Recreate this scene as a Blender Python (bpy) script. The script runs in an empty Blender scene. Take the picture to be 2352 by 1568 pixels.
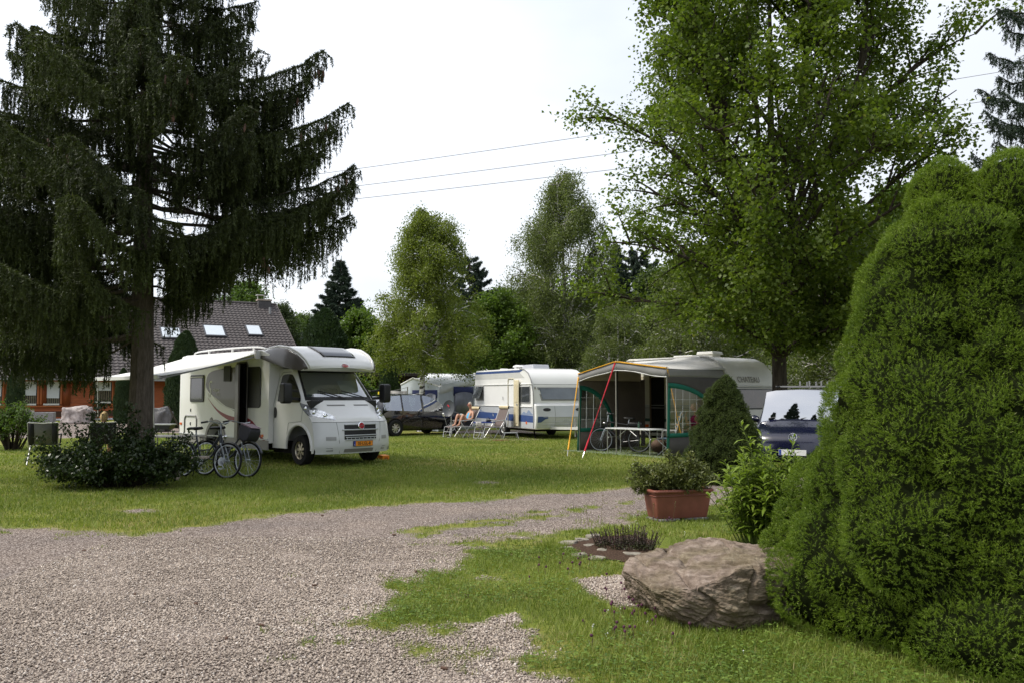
import bpy, bmesh, math, random
import numpy as np
from mathutils import Vector, Matrix, noise as mnoise

# ---------------------------------------------------------------- camera, sky, sun, exposure
SC = bpy.context.scene
COL = SC.collection
FPX = 18.0 / 22.3 * 2352.0
CAMH = 1.6
PITCH = math.atan(121.0 / FPX)
cam_data = bpy.data.cameras.new("camera")
cam_data.lens = 18.0
cam_data.sensor_width = 22.3
cam_data.clip_start = 0.05
cam_data.clip_end = 2000.0
cam = bpy.data.objects.new("camera", cam_data)
cam.location = (0, 0, CAMH)
cam.rotation_euler = (math.radians(90) + PITCH, 0, 0)
COL.objects.link(cam)
SC.camera = cam

SUN_EL, SUN_AZ = math.radians(52), math.radians(-93)     # azimuth from +Y (away from camera) towards +X
sun_dir = Vector((math.cos(SUN_EL) * math.sin(SUN_AZ), math.cos(SUN_EL) * math.cos(SUN_AZ), math.sin(SUN_EL)))
sl = bpy.data.lights.new("sun", 'SUN')
sl.energy = 2.2
sl.angle = math.radians(13)
sl.color = (1.0, 0.95, 0.86)
so = bpy.data.objects.new("sun", sl)
so.rotation_euler = sun_dir.to_track_quat('Z', 'Y').to_euler()
so.location = (0, 0, 40)
COL.objects.link(so)

W = bpy.data.worlds.new("World")
SC.world = W
W.use_nodes = True
nt = W.node_tree
nt.nodes.clear()
def wn(t, **k):
    n = nt.nodes.new(t)
    for a, b in k.items(): setattr(n, a, b)
    return n
wo = wn('ShaderNodeOutputWorld')
sky = wn('ShaderNodeTexSky', sky_type='NISHITA', sun_disc=False)
sky.sun_elevation = SUN_EL
sky.sun_rotation = SUN_AZ
sky.dust_density = 4.0
sky.air_density = 1.2
bg1 = wn('ShaderNodeBackground'); bg1.inputs[1].default_value = 0.03
nt.links.new(sky.outputs[0], bg1.inputs[0])
tc = wn('ShaderNodeTexCoord')
mp = wn('ShaderNodeMapping'); mp.inputs['Scale'].default_value = (1.0, 1.0, 2.2)
nt.links.new(tc.outputs['Generated'], mp.inputs[0])
nz = wn('ShaderNodeTexNoise'); nz.inputs['Scale'].default_value = 1.6; nz.inputs['Detail'].default_value = 5; nz.inputs['Roughness'].default_value = 0.5
nt.links.new(mp.outputs[0], nz.inputs[0])
rp = wn('ShaderNodeValToRGB')
rp.color_ramp.elements[0].position = 0.33; rp.color_ramp.elements[0].color = (0.52, 0.565, 0.66, 1)
rp.color_ramp.elements[1].position = 0.60; rp.color_ramp.elements[1].color = (0.78, 0.80, 0.84, 1)
nt.links.new(nz.outputs[0], rp.inputs[0])
# the cloud deck is brightest round the veiled sun
dt = wn('ShaderNodeVectorMath', operation='DOT_PRODUCT'); dt.inputs[1].default_value = sun_dir
nt.links.new(tc.outputs['Generated'], dt.inputs[0])
mr = wn('ShaderNodeMapRange'); mr.inputs[1].default_value = -0.3; mr.inputs[2].default_value = 1.0
mr.inputs[3].default_value = 0.62; mr.inputs[4].default_value = 1.05
nt.links.new(dt.outputs['Value'], mr.inputs[0])
bg2 = wn('ShaderNodeBackground')
nt.links.new(rp.outputs[0], bg2.inputs[0]); nt.links.new(mr.outputs[0], bg2.inputs[1])
ad = wn('ShaderNodeAddShader')
nt.links.new(bg1.outputs[0], ad.inputs[0]); nt.links.new(bg2.outputs[0], ad.inputs[1])
nt.links.new(ad.outputs[0], wo.inputs[0])

SC.view_settings.view_transform = 'Standard'
SC.view_settings.look = 'None'
SC.view_settings.gamma = 1.0
SC.view_settings.exposure = 0.64
SC.render.engine = 'CYCLES'
SC.cycles.max_bounces = 8
SC.cycles.transparent_max_bounces = 12
SC.cycles.use_denoising = True
SC.cycles.denoiser = 'OPENIMAGEDENOISE'
SC.cycles.denoising_input_passes = 'RGB_ALBEDO_NORMAL'
SC.cycles.denoising_prefilter = 'NONE'

# ---------------------------------------------------------------- picture helpers (V pixels of a 2352 x 1568 view)
def ray(x, y):
    r = (x - 1176.0) / FPX; u = -(y - 784.0) / FPX
    c, s = math.cos(PITCH), math.sin(PITCH)
    return Vector((r, c - s * u, s + c * u))
def at(x, y, D):
    d = ray(x, y)
    return Vector((d.x * D / d.y, D, CAMH + d.z * D / d.y))
def gp(x, y):
    d = ray(x, y); t = -CAMH / d.z
    return Vector((d.x * t, d.y * t, 0.0))
def proj(p):
    c, s = math.cos(PITCH), math.sin(PITCH)
    X, Y, Z = p[0], p[1], p[2] - CAMH
    dep = Y * c + Z * s; up = -Y * s + Z * c
    return (1176 + FPX * X / dep, 784 - FPX * up / dep)

# ---------------------------------------------------------------- materials
MATS = {}
def mat(name, col, rough=0.6, metal=0.0, spec=0.5, var=0.12, vscale=4.0, bump=0.0, bscale=60.0, trans=0.0, coat=0.0, alpha=1.0, ior=1.45, stretch=None, col2=None, emit=None):
    if name in MATS: return MATS[name]
    m = bpy.data.materials.new(name); m.use_nodes = True
    t = m.node_tree; b = t.nodes['Principled BSDF']
    b.inputs['Roughness'].default_value = rough
    b.inputs['Metallic'].default_value = metal
    b.inputs['Specular IOR Level'].default_value = spec
    b.inputs['IOR'].default_value = ior
    if coat: b.inputs['Coat Weight'].default_value = coat
    if trans: b.inputs['Transmission Weight'].default_value = trans
    if alpha < 1: b.inputs['Alpha'].default_value = alpha
    c = tuple(col) + (1,)
    tcn = t.nodes.new('ShaderNodeTexCoord'); src = tcn.outputs['Object']
    if stretch:
        mpn = t.nodes.new('ShaderNodeMapping'); mpn.inputs['Scale'].default_value = stretch
        t.links.new(src, mpn.inputs[0]); src = mpn.outputs[0]
    if var or col2:
        n = t.nodes.new('ShaderNodeTexNoise'); n.inputs['Scale'].default_value = vscale; n.inputs['Detail'].default_value = 6
        n.inputs['Roughness'].default_value = 0.6
        t.links.new(src, n.inputs[0])
        r = t.nodes.new('ShaderNodeValToRGB')
        r.color_ramp.elements[0].position = 0.3; r.color_ramp.elements[1].position = 0.7
        lo = tuple(max(0, x * (1 - var)) for x in col) + (1,)
        hi = tuple(min(1, x * (1 + var)) for x in (col2 or col)) + (1,)
        r.color_ramp.elements[0].color = lo; r.color_ramp.elements[1].color = hi
        t.links.new(n.outputs[0], r.inputs[0]); t.links.new(r.outputs[0], b.inputs['Base Color'])
    else:
        b.inputs['Base Color'].default_value = c
    if bump:
        n2 = t.nodes.new('ShaderNodeTexNoise'); n2.inputs['Scale'].default_value = bscale; n2.inputs['Detail'].default_value = 5
        t.links.new(src, n2.inputs[0])
        bp = t.nodes.new('ShaderNodeBump'); bp.inputs['Strength'].default_value = bump; bp.inputs['Distance'].default_value = 0.02
        t.links.new(n2.outputs[0], bp.inputs['Height']); t.links.new(bp.outputs[0], b.inputs['Normal'])
    MATS[name] = m
    return m
def leafmat(name, c1, c2, rough=0.55, trans=0.35, c3=None):
    """foliage: per-leaf colour by the face attribute rnd, part of the light passing through"""
    if name in MATS: return MATS[name]
    m = bpy.data.materials.new(name); m.use_nodes = True
    t = m.node_tree; b = t.nodes['Principled BSDF']; out = t.nodes['Material Output']
    a = t.nodes.new('ShaderNodeAttribute'); a.attribute_name = 'rnd'
    r = t.nodes.new('ShaderNodeValToRGB')
    r.color_ramp.elements[0].color = tuple(c1) + (1,); r.color_ramp.elements[1].color = tuple(c2) + (1,)
    if c3:
        e = r.color_ramp.elements.new(0.93); e.color = tuple(c2) + (1,)
        r.color_ramp.elements[2].position = 1.0
        r.color_ramp.elements[2].color = tuple(c3) + (1,)
    t.links.new(a.outputs['Fac'], r.inputs[0])
    t.links.new(r.outputs[0], b.inputs['Base Color'])
    b.inputs['Roughness'].default_value = rough
    b.inputs['Specular IOR Level'].default_value = 0.35
    if trans:
        tr = t.nodes.new('ShaderNodeBsdfTranslucent')
        g = t.nodes.new('ShaderNodeMixRGB'); g.blend_type = 'MULTIPLY'; g.inputs[0].default_value = 1.0
        g.inputs[2].default_value = (1.25, 1.35, 0.7, 1)
        t.links.new(r.outputs[0], g.inputs[1]); t.links.new(g.outputs[0], tr.inputs[0])
        mx = t.nodes.new('ShaderNodeMixShader'); mx.inputs[0].default_value = trans
        t.links.new(b.outputs[0], mx.inputs[1]); t.links.new(tr.outputs[0], mx.inputs[2])
        t.links.new(mx.outputs[0], out.inputs[0])
    MATS[name] = m
    return m
def glassmat(name, tint=(0.55, 0.65, 0.65), refl=0.25, dens=0.6, rough=0.02):
    """thin window pane: fresnel mirror over a tinted see-through sheet"""
    if name in MATS: return MATS[name]
    m = bpy.data.materials.new(name); m.use_nodes = True
    t = m.node_tree; t.nodes.remove(t.nodes['Principled BSDF']); out = t.nodes['Material Output']
    tr = t.nodes.new('ShaderNodeBsdfTransparent'); tr.inputs[0].default_value = tuple(x * dens for x in tint) + (1,)
    gl = t.nodes.new('ShaderNodeBsdfGlossy'); gl.inputs['Roughness'].default_value = rough; gl.inputs[0].default_value = (0.95, 0.97, 1, 1)
    fr = t.nodes.new('ShaderNodeFresnel'); fr.inputs[0].default_value = 1.5
    nzz = t.nodes.new('ShaderNodeTexNoise'); nzz.inputs['Scale'].default_value = 3.0
    tcn = t.nodes.new('ShaderNodeTexCoord'); t.links.new(tcn.outputs['Object'], nzz.inputs[0])
    bp = t.nodes.new('ShaderNodeBump'); bp.inputs['Strength'].default_value = 0.02; t.links.new(nzz.outputs[0], bp.inputs['Height'])
    t.links.new(bp.outputs[0], gl.inputs['Normal'])
    mt = t.nodes.new('ShaderNodeMath'); mt.operation = 'ADD'; mt.inputs[1].default_value = refl; mt.use_clamp = True
    t.links.new(fr.outputs[0], mt.inputs[0])
    mx = t.nodes.new('ShaderNodeMixShader')
    t.links.new(mt.outputs[0], mx.inputs[0]); t.links.new(tr.outputs[0], mx.inputs[1]); t.links.new(gl.outputs[0], mx.inputs[2])
    t.links.new(mx.outputs[0], out.inputs[0])
    MATS[name] = m
    return m

# ---------------------------------------------------------------- object helpers
def tag(o, label=None, cat=None, group=None, kind=None):
    if label: o['label'] = label
    if cat: o['category'] = cat
    if group: o['group'] = group
    if kind: o['kind'] = kind
    return o
def thing(name, label, cat, loc=(0, 0, 0), rotz=0.0, group=None):
    o = bpy.data.objects.new(name, None); o.empty_display_size = 0.2
    o.location = loc; o.rotation_euler = (0, 0, rotz)
    COL.objects.link(o)
    return tag(o, label, cat, group)
def link_mesh(name, me, parent=None, loc=None):
    o = bpy.data.objects.new(name, me); COL.objects.link(o)
    if parent is not None: o.parent = parent
    if loc is not None: o.location = loc
    return o
def copy_tree(o, parent=None):
    kids = [c for c in SC.objects if c.parent == o]
    c = o.copy(); COL.objects.link(c)
    if parent is not None: c.parent = parent
    for k in kids: copy_tree(k, c)
    return c

class MB:
    """collects simple shapes and links them as one mesh object"""
    def __init__(self): self.v = []; self.f = []; self.mi = []; self.cur = 0
    def add(self, vs, fs):
        b = len(self.v); self.v.extend([tuple(p) for p in vs])
        for f in fs: self.f.append(tuple(b + i for i in f)); self.mi.append(self.cur)
        return b
    def box(self, lo, hi, M=None):
        x0, y0, z0 = lo; x1, y1, z1 = hi
        vs = [Vector(p) for p in ((x0,y0,z0),(x1,y0,z0),(x1,y1,z0),(x0,y1,z0),(x0,y0,z1),(x1,y0,z1),(x1,y1,z1),(x0,y1,z1))]
        if M: vs = [M @ p for p in vs]
        self.add(vs, [(0,3,2,1),(4,5,6,7),(0,1,5,4),(1,2,6,5),(2,3,7,6),(3,0,4,7)])
        return self
    def bar(self, a, b, w, h=None, up=(0, 0, 1)):
        a, b = Vector(a), Vector(b); d = (b - a).normalized(); h = w if h is None else h
        u = Vector(up)
        if abs(d.dot(u)) > 0.98: u = Vector((1, 0, 0))
        s = d.cross(u).normalized(); u = s.cross(d).normalized()
        vs = [p + s * (w / 2 * i) + u * (h / 2 * j) for p in (a, b) for i, j in ((-1,-1),(1,-1),(1,1),(-1,1))]
        self.add(vs, [(3,2,1,0),(4,5,6,7),(0,1,5,4),(1,2,6,5),(2,3,7,6),(3,0,4,7)])
        return self
    def tube(self, pts, r, n=8, caps=True):
        pts = [Vector(p) for p in pts]
        rs = r if hasattr(r, '__len__') else [r] * len(pts)
        prev = None; rings = []
        vs = []
        for i, p in enumerate(pts):
            a = pts[max(0, i - 1)]; b = pts[min(len(pts) - 1, i + 1)]
            d = (b - a)
            d = d.normalized() if d.length > 1e-9 else Vector((0, 0, 1))
            if prev is None:
                u = Vector((0, 0, 1)) if abs(d.z) < 0.9 else Vector((1, 0, 0))
                s = d.cross(u).normalized()
            else:
                s = prev - d * prev.dot(d)
                s = s.normalized() if s.length > 1e-6 else d.orthogonal().normalized()
            prev = s; u = d.cross(s)
            for k in range(n):
                an = 2 * math.pi * k / n
                vs.append(p + (s * math.cos(an) + u * math.sin(an)) * rs[i])
        fs = []
        for i in range(len(pts) - 1):
            for k in range(n):
                a = i * n + k; b = i * n + (k + 1) % n
                fs.append((a, b, b + n, a + n))
        if caps:
            fs.append(tuple(reversed(range(n)))); fs.append(tuple(range((len(pts) - 1) * n, len(pts) * n)))
        self.add(vs, fs); return self
    def ring(self, c, R, r, axis='Y', n=28, m=6, a0=0.0, a1=2 * math.pi):
        c = Vector(c); full = abs(a1 - a0 - 2 * math.pi) < 1e-6
        pts = []
        cnt = n + (0 if full else 1)
        vs = []; fs = []
        for i in range(cnt):
            a = a0 + (a1 - a0) * i / n
            for k in range(m):
                q = 2 * math.pi * k / m; rr = R + r * math.cos(q); o = r * math.sin(q)
                if axis == 'Y': vs.append(c + Vector((rr * math.cos(a), o, rr * math.sin(a))))
                elif axis == 'X': vs.append(c + Vector((o, rr * math.cos(a), rr * math.sin(a))))
                else: vs.append(c + Vector((rr * math.cos(a), rr * math.sin(a), o)))
        for i in range(n):
            j = (i + 1) % cnt
            for k in range(m):
                l = (k + 1) % m
                fs.append((i * m + k, i * m + l, j * m + l, j * m + k))
        self.add(vs, fs); return self
    def lathe(self, prof, c=(0, 0, 0), axis='Z', n=24, caps=False):
        """prof: (radius, height) along the axis"""
        c = Vector(c); vs = []; fs = []
        for (r, h) in prof:
            for k in range(n):
                a = 2 * math.pi * k / n; x, y = r * math.cos(a), r * math.sin(a)
                vs.append(c + (Vector((x, y, h)) if axis == 'Z' else Vector((x, h, y)) if axis == 'Y' else Vector((h, x, y))))
        for i in range(len(prof) - 1):
            for k in range(n):
                l = (k + 1) % n; fs.append((i * n + k, i * n + l, (i + 1) * n + l, (i + 1) * n + k))
        if caps: fs.append(tuple(reversed(range(n)))); fs.append(tuple(range((len(prof) - 1) * n, len(prof) * n)))
        self.add(vs, fs); return self
    def prism(self, poly, y0, y1, plane='XZ', M=None):
        """closed polygon in a plane, extruded along the third axis"""
        def P(a, b, o): return Vector((a, o, b)) if plane == 'XZ' else Vector((a, b, o)) if plane == 'XY' else Vector((o, a, b))
        n = len(poly)
        vs = [P(a, b, y0) for a, b in poly] + [P(a, b, y1) for a, b in poly]
        if M: vs = [M @ p for p in vs]
        fs = [tuple(range(n)), tuple(reversed(range(n, 2 * n)))] + [(i, i + n, (i + 1) % n + n, (i + 1) % n) for i in range(n)]
        self.add(vs, fs); return self
    def grid(self, pts):
        """pts: rows of points"""
        R, C = len(pts), len(pts[0])
        vs = [p for row in pts for p in row]
        fs = [(i * C + j, i * C + j + 1, (i + 1) * C + j + 1, (i + 1) * C + j) for i in range(R - 1) for j in range(C - 1)]
        self.add(vs, fs); return self
    def ball(self, c, r, n=12, m=8, M=None):
        rx, ry, rz = r if hasattr(r, '__len__') else (r, r, r); c = Vector(c)
        vs = []; fs = []
        for i in range(m + 1):
            ph = math.pi * i / m
            for k in range(n):
                a = 2 * math.pi * k / n
                p = Vector((rx * math.sin(ph) * math.cos(a), ry * math.sin(ph) * math.sin(a), rz * math.cos(ph)))
                if M: p = M @ p
                vs.append(c + p)
        for i in range(m):
            for k in range(n):
                l = (k + 1) % n; fs.append((i * n + k, (i + 1) * n + k, (i + 1) * n + l, i * n + l))
        self.add(vs, fs); return self
    def build(self, name, m, parent=None, smooth=True, bevel=0.0, seg=2, angle=35, solid=0.0, subd=0, loc=None, label=None):
        me = bpy.data.meshes.new(name)
        me.from_pydata(self.v, [], self.f)
        ms = m if isinstance(m, (list, tuple)) else [m]
        for x in ms: me.materials.append(x)
        if len(ms) > 1: me.polygons.foreach_set('material_index', self.mi)
        bm = bmesh.new(); bm.from_mesh(me)
        bmesh.ops.remove_doubles(bm, verts=bm.verts, dist=1e-5)
        bmesh.ops.recalc_face_normals(bm, faces=bm.faces)
        bm.to_mesh(me); bm.free()
        if smooth:
            me.polygons.foreach_set('use_smooth', [True] * len(me.polygons))
            try: me.set_sharp_from_angle(angle=math.radians(angle))
            except Exception: pass
        o = link_mesh(name, me, parent, loc)
        if solid:
            s = o.modifiers.new('thick', 'SOLIDIFY'); s.thickness = solid; s.offset = 0
        if bevel:
            bv = o.modifiers.new('edge', 'BEVEL'); bv.width = bevel; bv.segments = seg; bv.limit_method = 'ANGLE'; bv.angle_limit = math.radians(40)
        if subd:
            sd = o.modifiers.new('round', 'SUBSURF'); sd.levels = subd; sd.render_levels = subd
        if label: o['label'] = label
        return o

def np_mesh(name, V, F, m, parent=None, rnd=None, smooth=False):
    """V (N,3), F (M,k) arrays -> one mesh object"""
    V = np.asarray(V, dtype=np.float32); F = np.asarray(F, dtype=np.int32)
    me = bpy.data.meshes.new(name)
    k = F.shape[1]
    me.vertices.add(len(V)); me.vertices.foreach_set('co', V.ravel())
    me.loops.add(F.size); me.loops.foreach_set('vertex_index', F.ravel())
    me.polygons.add(len(F))
    me.polygons.foreach_set('loop_start', np.arange(0, F.size, k, dtype=np.int32))
    me.polygons.foreach_set('loop_total', np.full(len(F), k, dtype=np.int32))
    if smooth: me.polygons.foreach_set('use_smooth', np.ones(len(F), dtype=bool))
    if rnd is not None:
        a = me.attributes.new('rnd', 'FLOAT', 'FACE'); a.data.foreach_set('value', np.asarray(rnd, dtype=np.float32))
    me.update(calc_edges=True)
    me.validate()
    ms = m if isinstance(m, (list, tuple)) else [m]
    for x in ms: me.materials.append(x)
    return link_mesh(name, me, parent)

FONT_CACHE = {}
def text_obj(s, size, m, name, parent, M, depth=0.002, bold=0.0, sx=1.0, shear=0.0):
    """lettering as a mesh part; M places it (x = reading direction, y = up, z = out of the surface)"""
    cu = bpy.data.curves.new('lettering', 'FONT'); cu.body = s; cu.size = size; cu.extrude = depth; cu.offset = bold; cu.shear = shear
    cu.align_x = 'CENTER'; cu.align_y = 'CENTER'; cu.resolution_u = 3
    to = bpy.data.objects.new('lettering', cu); COL.objects.link(to)
    dg = bpy.context.evaluated_depsgraph_get()
    me = bpy.data.meshes.new_from_object(to.evaluated_get(dg))
    bpy.data.objects.remove(to); bpy.data.curves.remove(cu)
    me.transform(M @ Matrix.Diagonal((sx, 1, 1, 1)))
    me.materials.clear(); me.materials.append(m)
    return link_mesh(name, me, parent)
def frame(o, x, y):
    """4x4 from an origin and the in-plane axes"""
    x = Vector(x).normalized(); y = Vector(y); z = x.cross(y).normalized(); y = z.cross(x)
    M = Matrix.Identity(4)
    for i, a in enumerate((x, y, z)):
        for j in range(3): M[j][i] = a[j]
    for j in range(3): M[j][3] = o[j]
    return M
def rot_to_np(D, N):
    """rows: unit axis D and rough normal N -> orthonormal D,S,N"""
    D = D / np.maximum(np.linalg.norm(D, axis=1, keepdims=True), 1e-9)
    S = np.cross(D, N); S /= np.maximum(np.linalg.norm(S, axis=1, keepdims=True), 1e-9)
    N2 = np.cross(S, D)
    return D, S, N2
def leaves(P, D, N, L, Wd, fold=0.25, seed=0):
    """one folded four-point leaf per row; L, Wd arrays or floats"""
    n = len(P); D, S, N = rot_to_np(D, N)
    L = np.broadcast_to(L, (n,))[:, None]; Wd = np.broadcast_to(Wd, (n,))[:, None]
    a = P; b = P + D * L * 0.42 + S * Wd * 0.5 + N * Wd * fold * 0.5; c = P + D * L - N * L * 0.12; d = P + D * L * 0.42 - S * Wd * 0.5 + N * Wd * fold * 0.5
    V = np.stack([a, b, c, d], axis=1).reshape(-1, 3)
    F = np.arange(4 * n).reshape(n, 4)
    return V, F
def needles(P, D, L, w, N=None, rng=None):
    """one thin triangle per row"""
    n = len(P)
    if N is None: N = rng.normal(size=(n, 3))
    D, S, N = rot_to_np(D, N)
    L = np.broadcast_to(L, (n,))[:, None]; w = np.broadcast_to(w, (n,))[:, None]
    V = np.stack([P - S * w * 0.5, P + S * w * 0.5, P + D * L], axis=1).reshape(-1, 3)
    return V, np.arange(3 * n).reshape(n, 3)
def fbm(P, scale, seed=0, oct=3):
    """cheap value noise with numpy, P (N,2 or 3) -> about -1..1"""
    P = np.asarray(P, dtype=np.float64)
    if P.shape[1] == 2: P = np.concatenate([P, np.zeros((len(P), 1))], axis=1)
    out = np.zeros(len(P)); amp = 1.0; tot = 0.0
    for o in range(oct):
        Q = P * scale * (2 ** o) + 17.3 * (o + seed + 1)
        I = np.floor(Q).astype(np.int64); f = Q - I; f = f * f * (3 - 2 * f)
        def h(i, j, k):
            x = (i * 374761393 + j * 668265263 + k * 2147483647 + (seed + o) * 144665) & 0x7fffffff
            x = ((x ^ (x >> 13)) * 1274126177) & 0x7fffffff
            return ((x ^ (x >> 16)) & 0xffff) / 32767.5 - 1.0
        i, j, k = I[:, 0], I[:, 1], I[:, 2]
        r = 0
        for a in (0, 1):
            for b in (0, 1):
                for c in (0, 1):
                    w = (f[:, 0] if a else 1 - f[:, 0]) * (f[:, 1] if b else 1 - f[:, 1]) * (f[:, 2] if c else 1 - f[:, 2])
                    r = r + w * h(i + a, j + b, k + c)
        out += amp * r; tot += amp; amp *= 0.5
    return out / tot
# ---------------------------------------------------------------- ground
def poly_sd(P, poly):
    """signed distance (inside positive) of points P (N,2) to polygon"""
    poly = np.asarray(poly, dtype=np.float64); n = len(poly)
    d = np.full(len(P), 1e9); ins = np.zeros(len(P), dtype=bool)
    for i in range(n):
        a = poly[i]; b = poly[(i + 1) % n]; e = b - a
        w = P - a
        t = np.clip((w @ e) / max(e @ e, 1e-12), 0, 1)
        q = w - t[:, None] * e
        d = np.minimum(d, np.hypot(q[:, 0], q[:, 1]))
        c = ((a[1] <= P[:, 1]) != (b[1] <= P[:, 1]))
        xs = a[0] + (P[:, 1] - a[1]) / (b[1] - a[1] + 1e-12) * e[0]
        ins ^= c & (P[:, 0] < xs)
    return np.where(ins, d, -d)
def gpoly(px): return [tuple(gp(x, y)[:2]) for x, y in px]
DRIVE = [(-12, 11.0)] + gpoly([(-200, 1196), (0, 1207), (200, 1228), (400, 1226), (600, 1188), (740, 1176), (900, 1162), (1100, 1150), (1300, 1133), (1480, 1118), (1700, 1104), (2000, 1090)]) \
    + [(12, 15.6), (12, 13.0)] + gpoly([(2000, 1128), (1720, 1150), (1480, 1172), (1400, 1200), (1200, 1232), (1050, 1256), (965, 1300), (915, 1345), (885, 1395), (960, 1455), (1090, 1462), (1150, 1490), (1185, 1535), (1200, 1600)]) + [(0.05, 3.0), (-12, 3.0)]
BOULDER_PATCH = gpoly([(1322, 1330), (1480, 1318), (1560, 1330), (1560, 1395), (1420, 1392), (1360, 1362)])
PITCH_PAD = gpoly([(1008, 1002), (1120, 1011), (1235, 1010), (1262, 998), (1180, 984), (1060, 988)])
DARKPATCHES = [gpoly([(1110, 1428), (1175, 1412), (1200, 1425), (1150, 1448)]), gpoly([(1085, 1450), (1130, 1440), (1160, 1470), (1100, 1480)])]
def gravel_mask(P):
    """0 grass .. 1 gravel for points (N,2)"""
    RP = P @ np.array([[.819, .574], [-.574, .819]])
    n1 = fbm(RP, 1.5, 3, 4) + .35 * fbm(RP[:, ::-1] * (1, -1), 3.4, 13, 2); n2 = fbm(P @ np.array([[.42, .907], [-.907, .42]]), 5.0, 5, 3)
    sd = poly_sd(P, DRIVE)
    south = np.clip((P[:, 0] + 1.9) / 0.8, 0, 1) * np.clip((11.5 - P[:, 1]) / 3, 0, 1)
    m = np.clip(0.5 + (sd + (0.42 + 0.60 * south) * n1 + (0.20 + 0.30 * south) * n2) / (0.60 + 0.35 * south), 0, 1)
    # the strip of grass between the wheel tracks and the worn tufts
    mid = gpoly([(880, 1215), (1100, 1190), (1300, 1166), (1480, 1142), (1480, 1152), (1300, 1184), (1100, 1214), (940, 1248)])
    ms = np.clip(0.5 + (poly_sd(P, mid) + 0.22 * n1 + 0.1 * n2) / 0.4, 0, 1)
    m = m * (1 - 0.75 * ms * np.clip(.75 + 1.6 * n2, 0, 1))
    tuft = np.clip((fbm(RP, 1.1, 21, 3) - 0.26) * 3.2, 0, 1) * np.clip((fbm(RP, 7.0, 23, 2) + 0.25) * 1.5, 0, 1) * (P[:, 1] < 11)
    near_edge = np.clip(1.3 - sd / 2.2, 0.15, 1)
    m = m * (1 - 0.8 * tuft * near_edge)
    for pl, wd in [(BOULDER_PATCH, 0.16)] + [(q, 0.2) for q in DARKPATCHES]:
        k = np.clip(0.5 + (poly_sd(P, pl) + 0.05 * n1 + 0.06 * n2) / wd, 0, 1)
        m = np.maximum(m, k)
    bare = np.clip((fbm(RP * (.55, 1), 1.1, 41, 4) - 0.33) * 3.5, 0, 1) * (P[:, 1] > 8.5) * (P[:, 1] < 16.5) * 0.72
    return np.maximum(m, bare)

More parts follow.
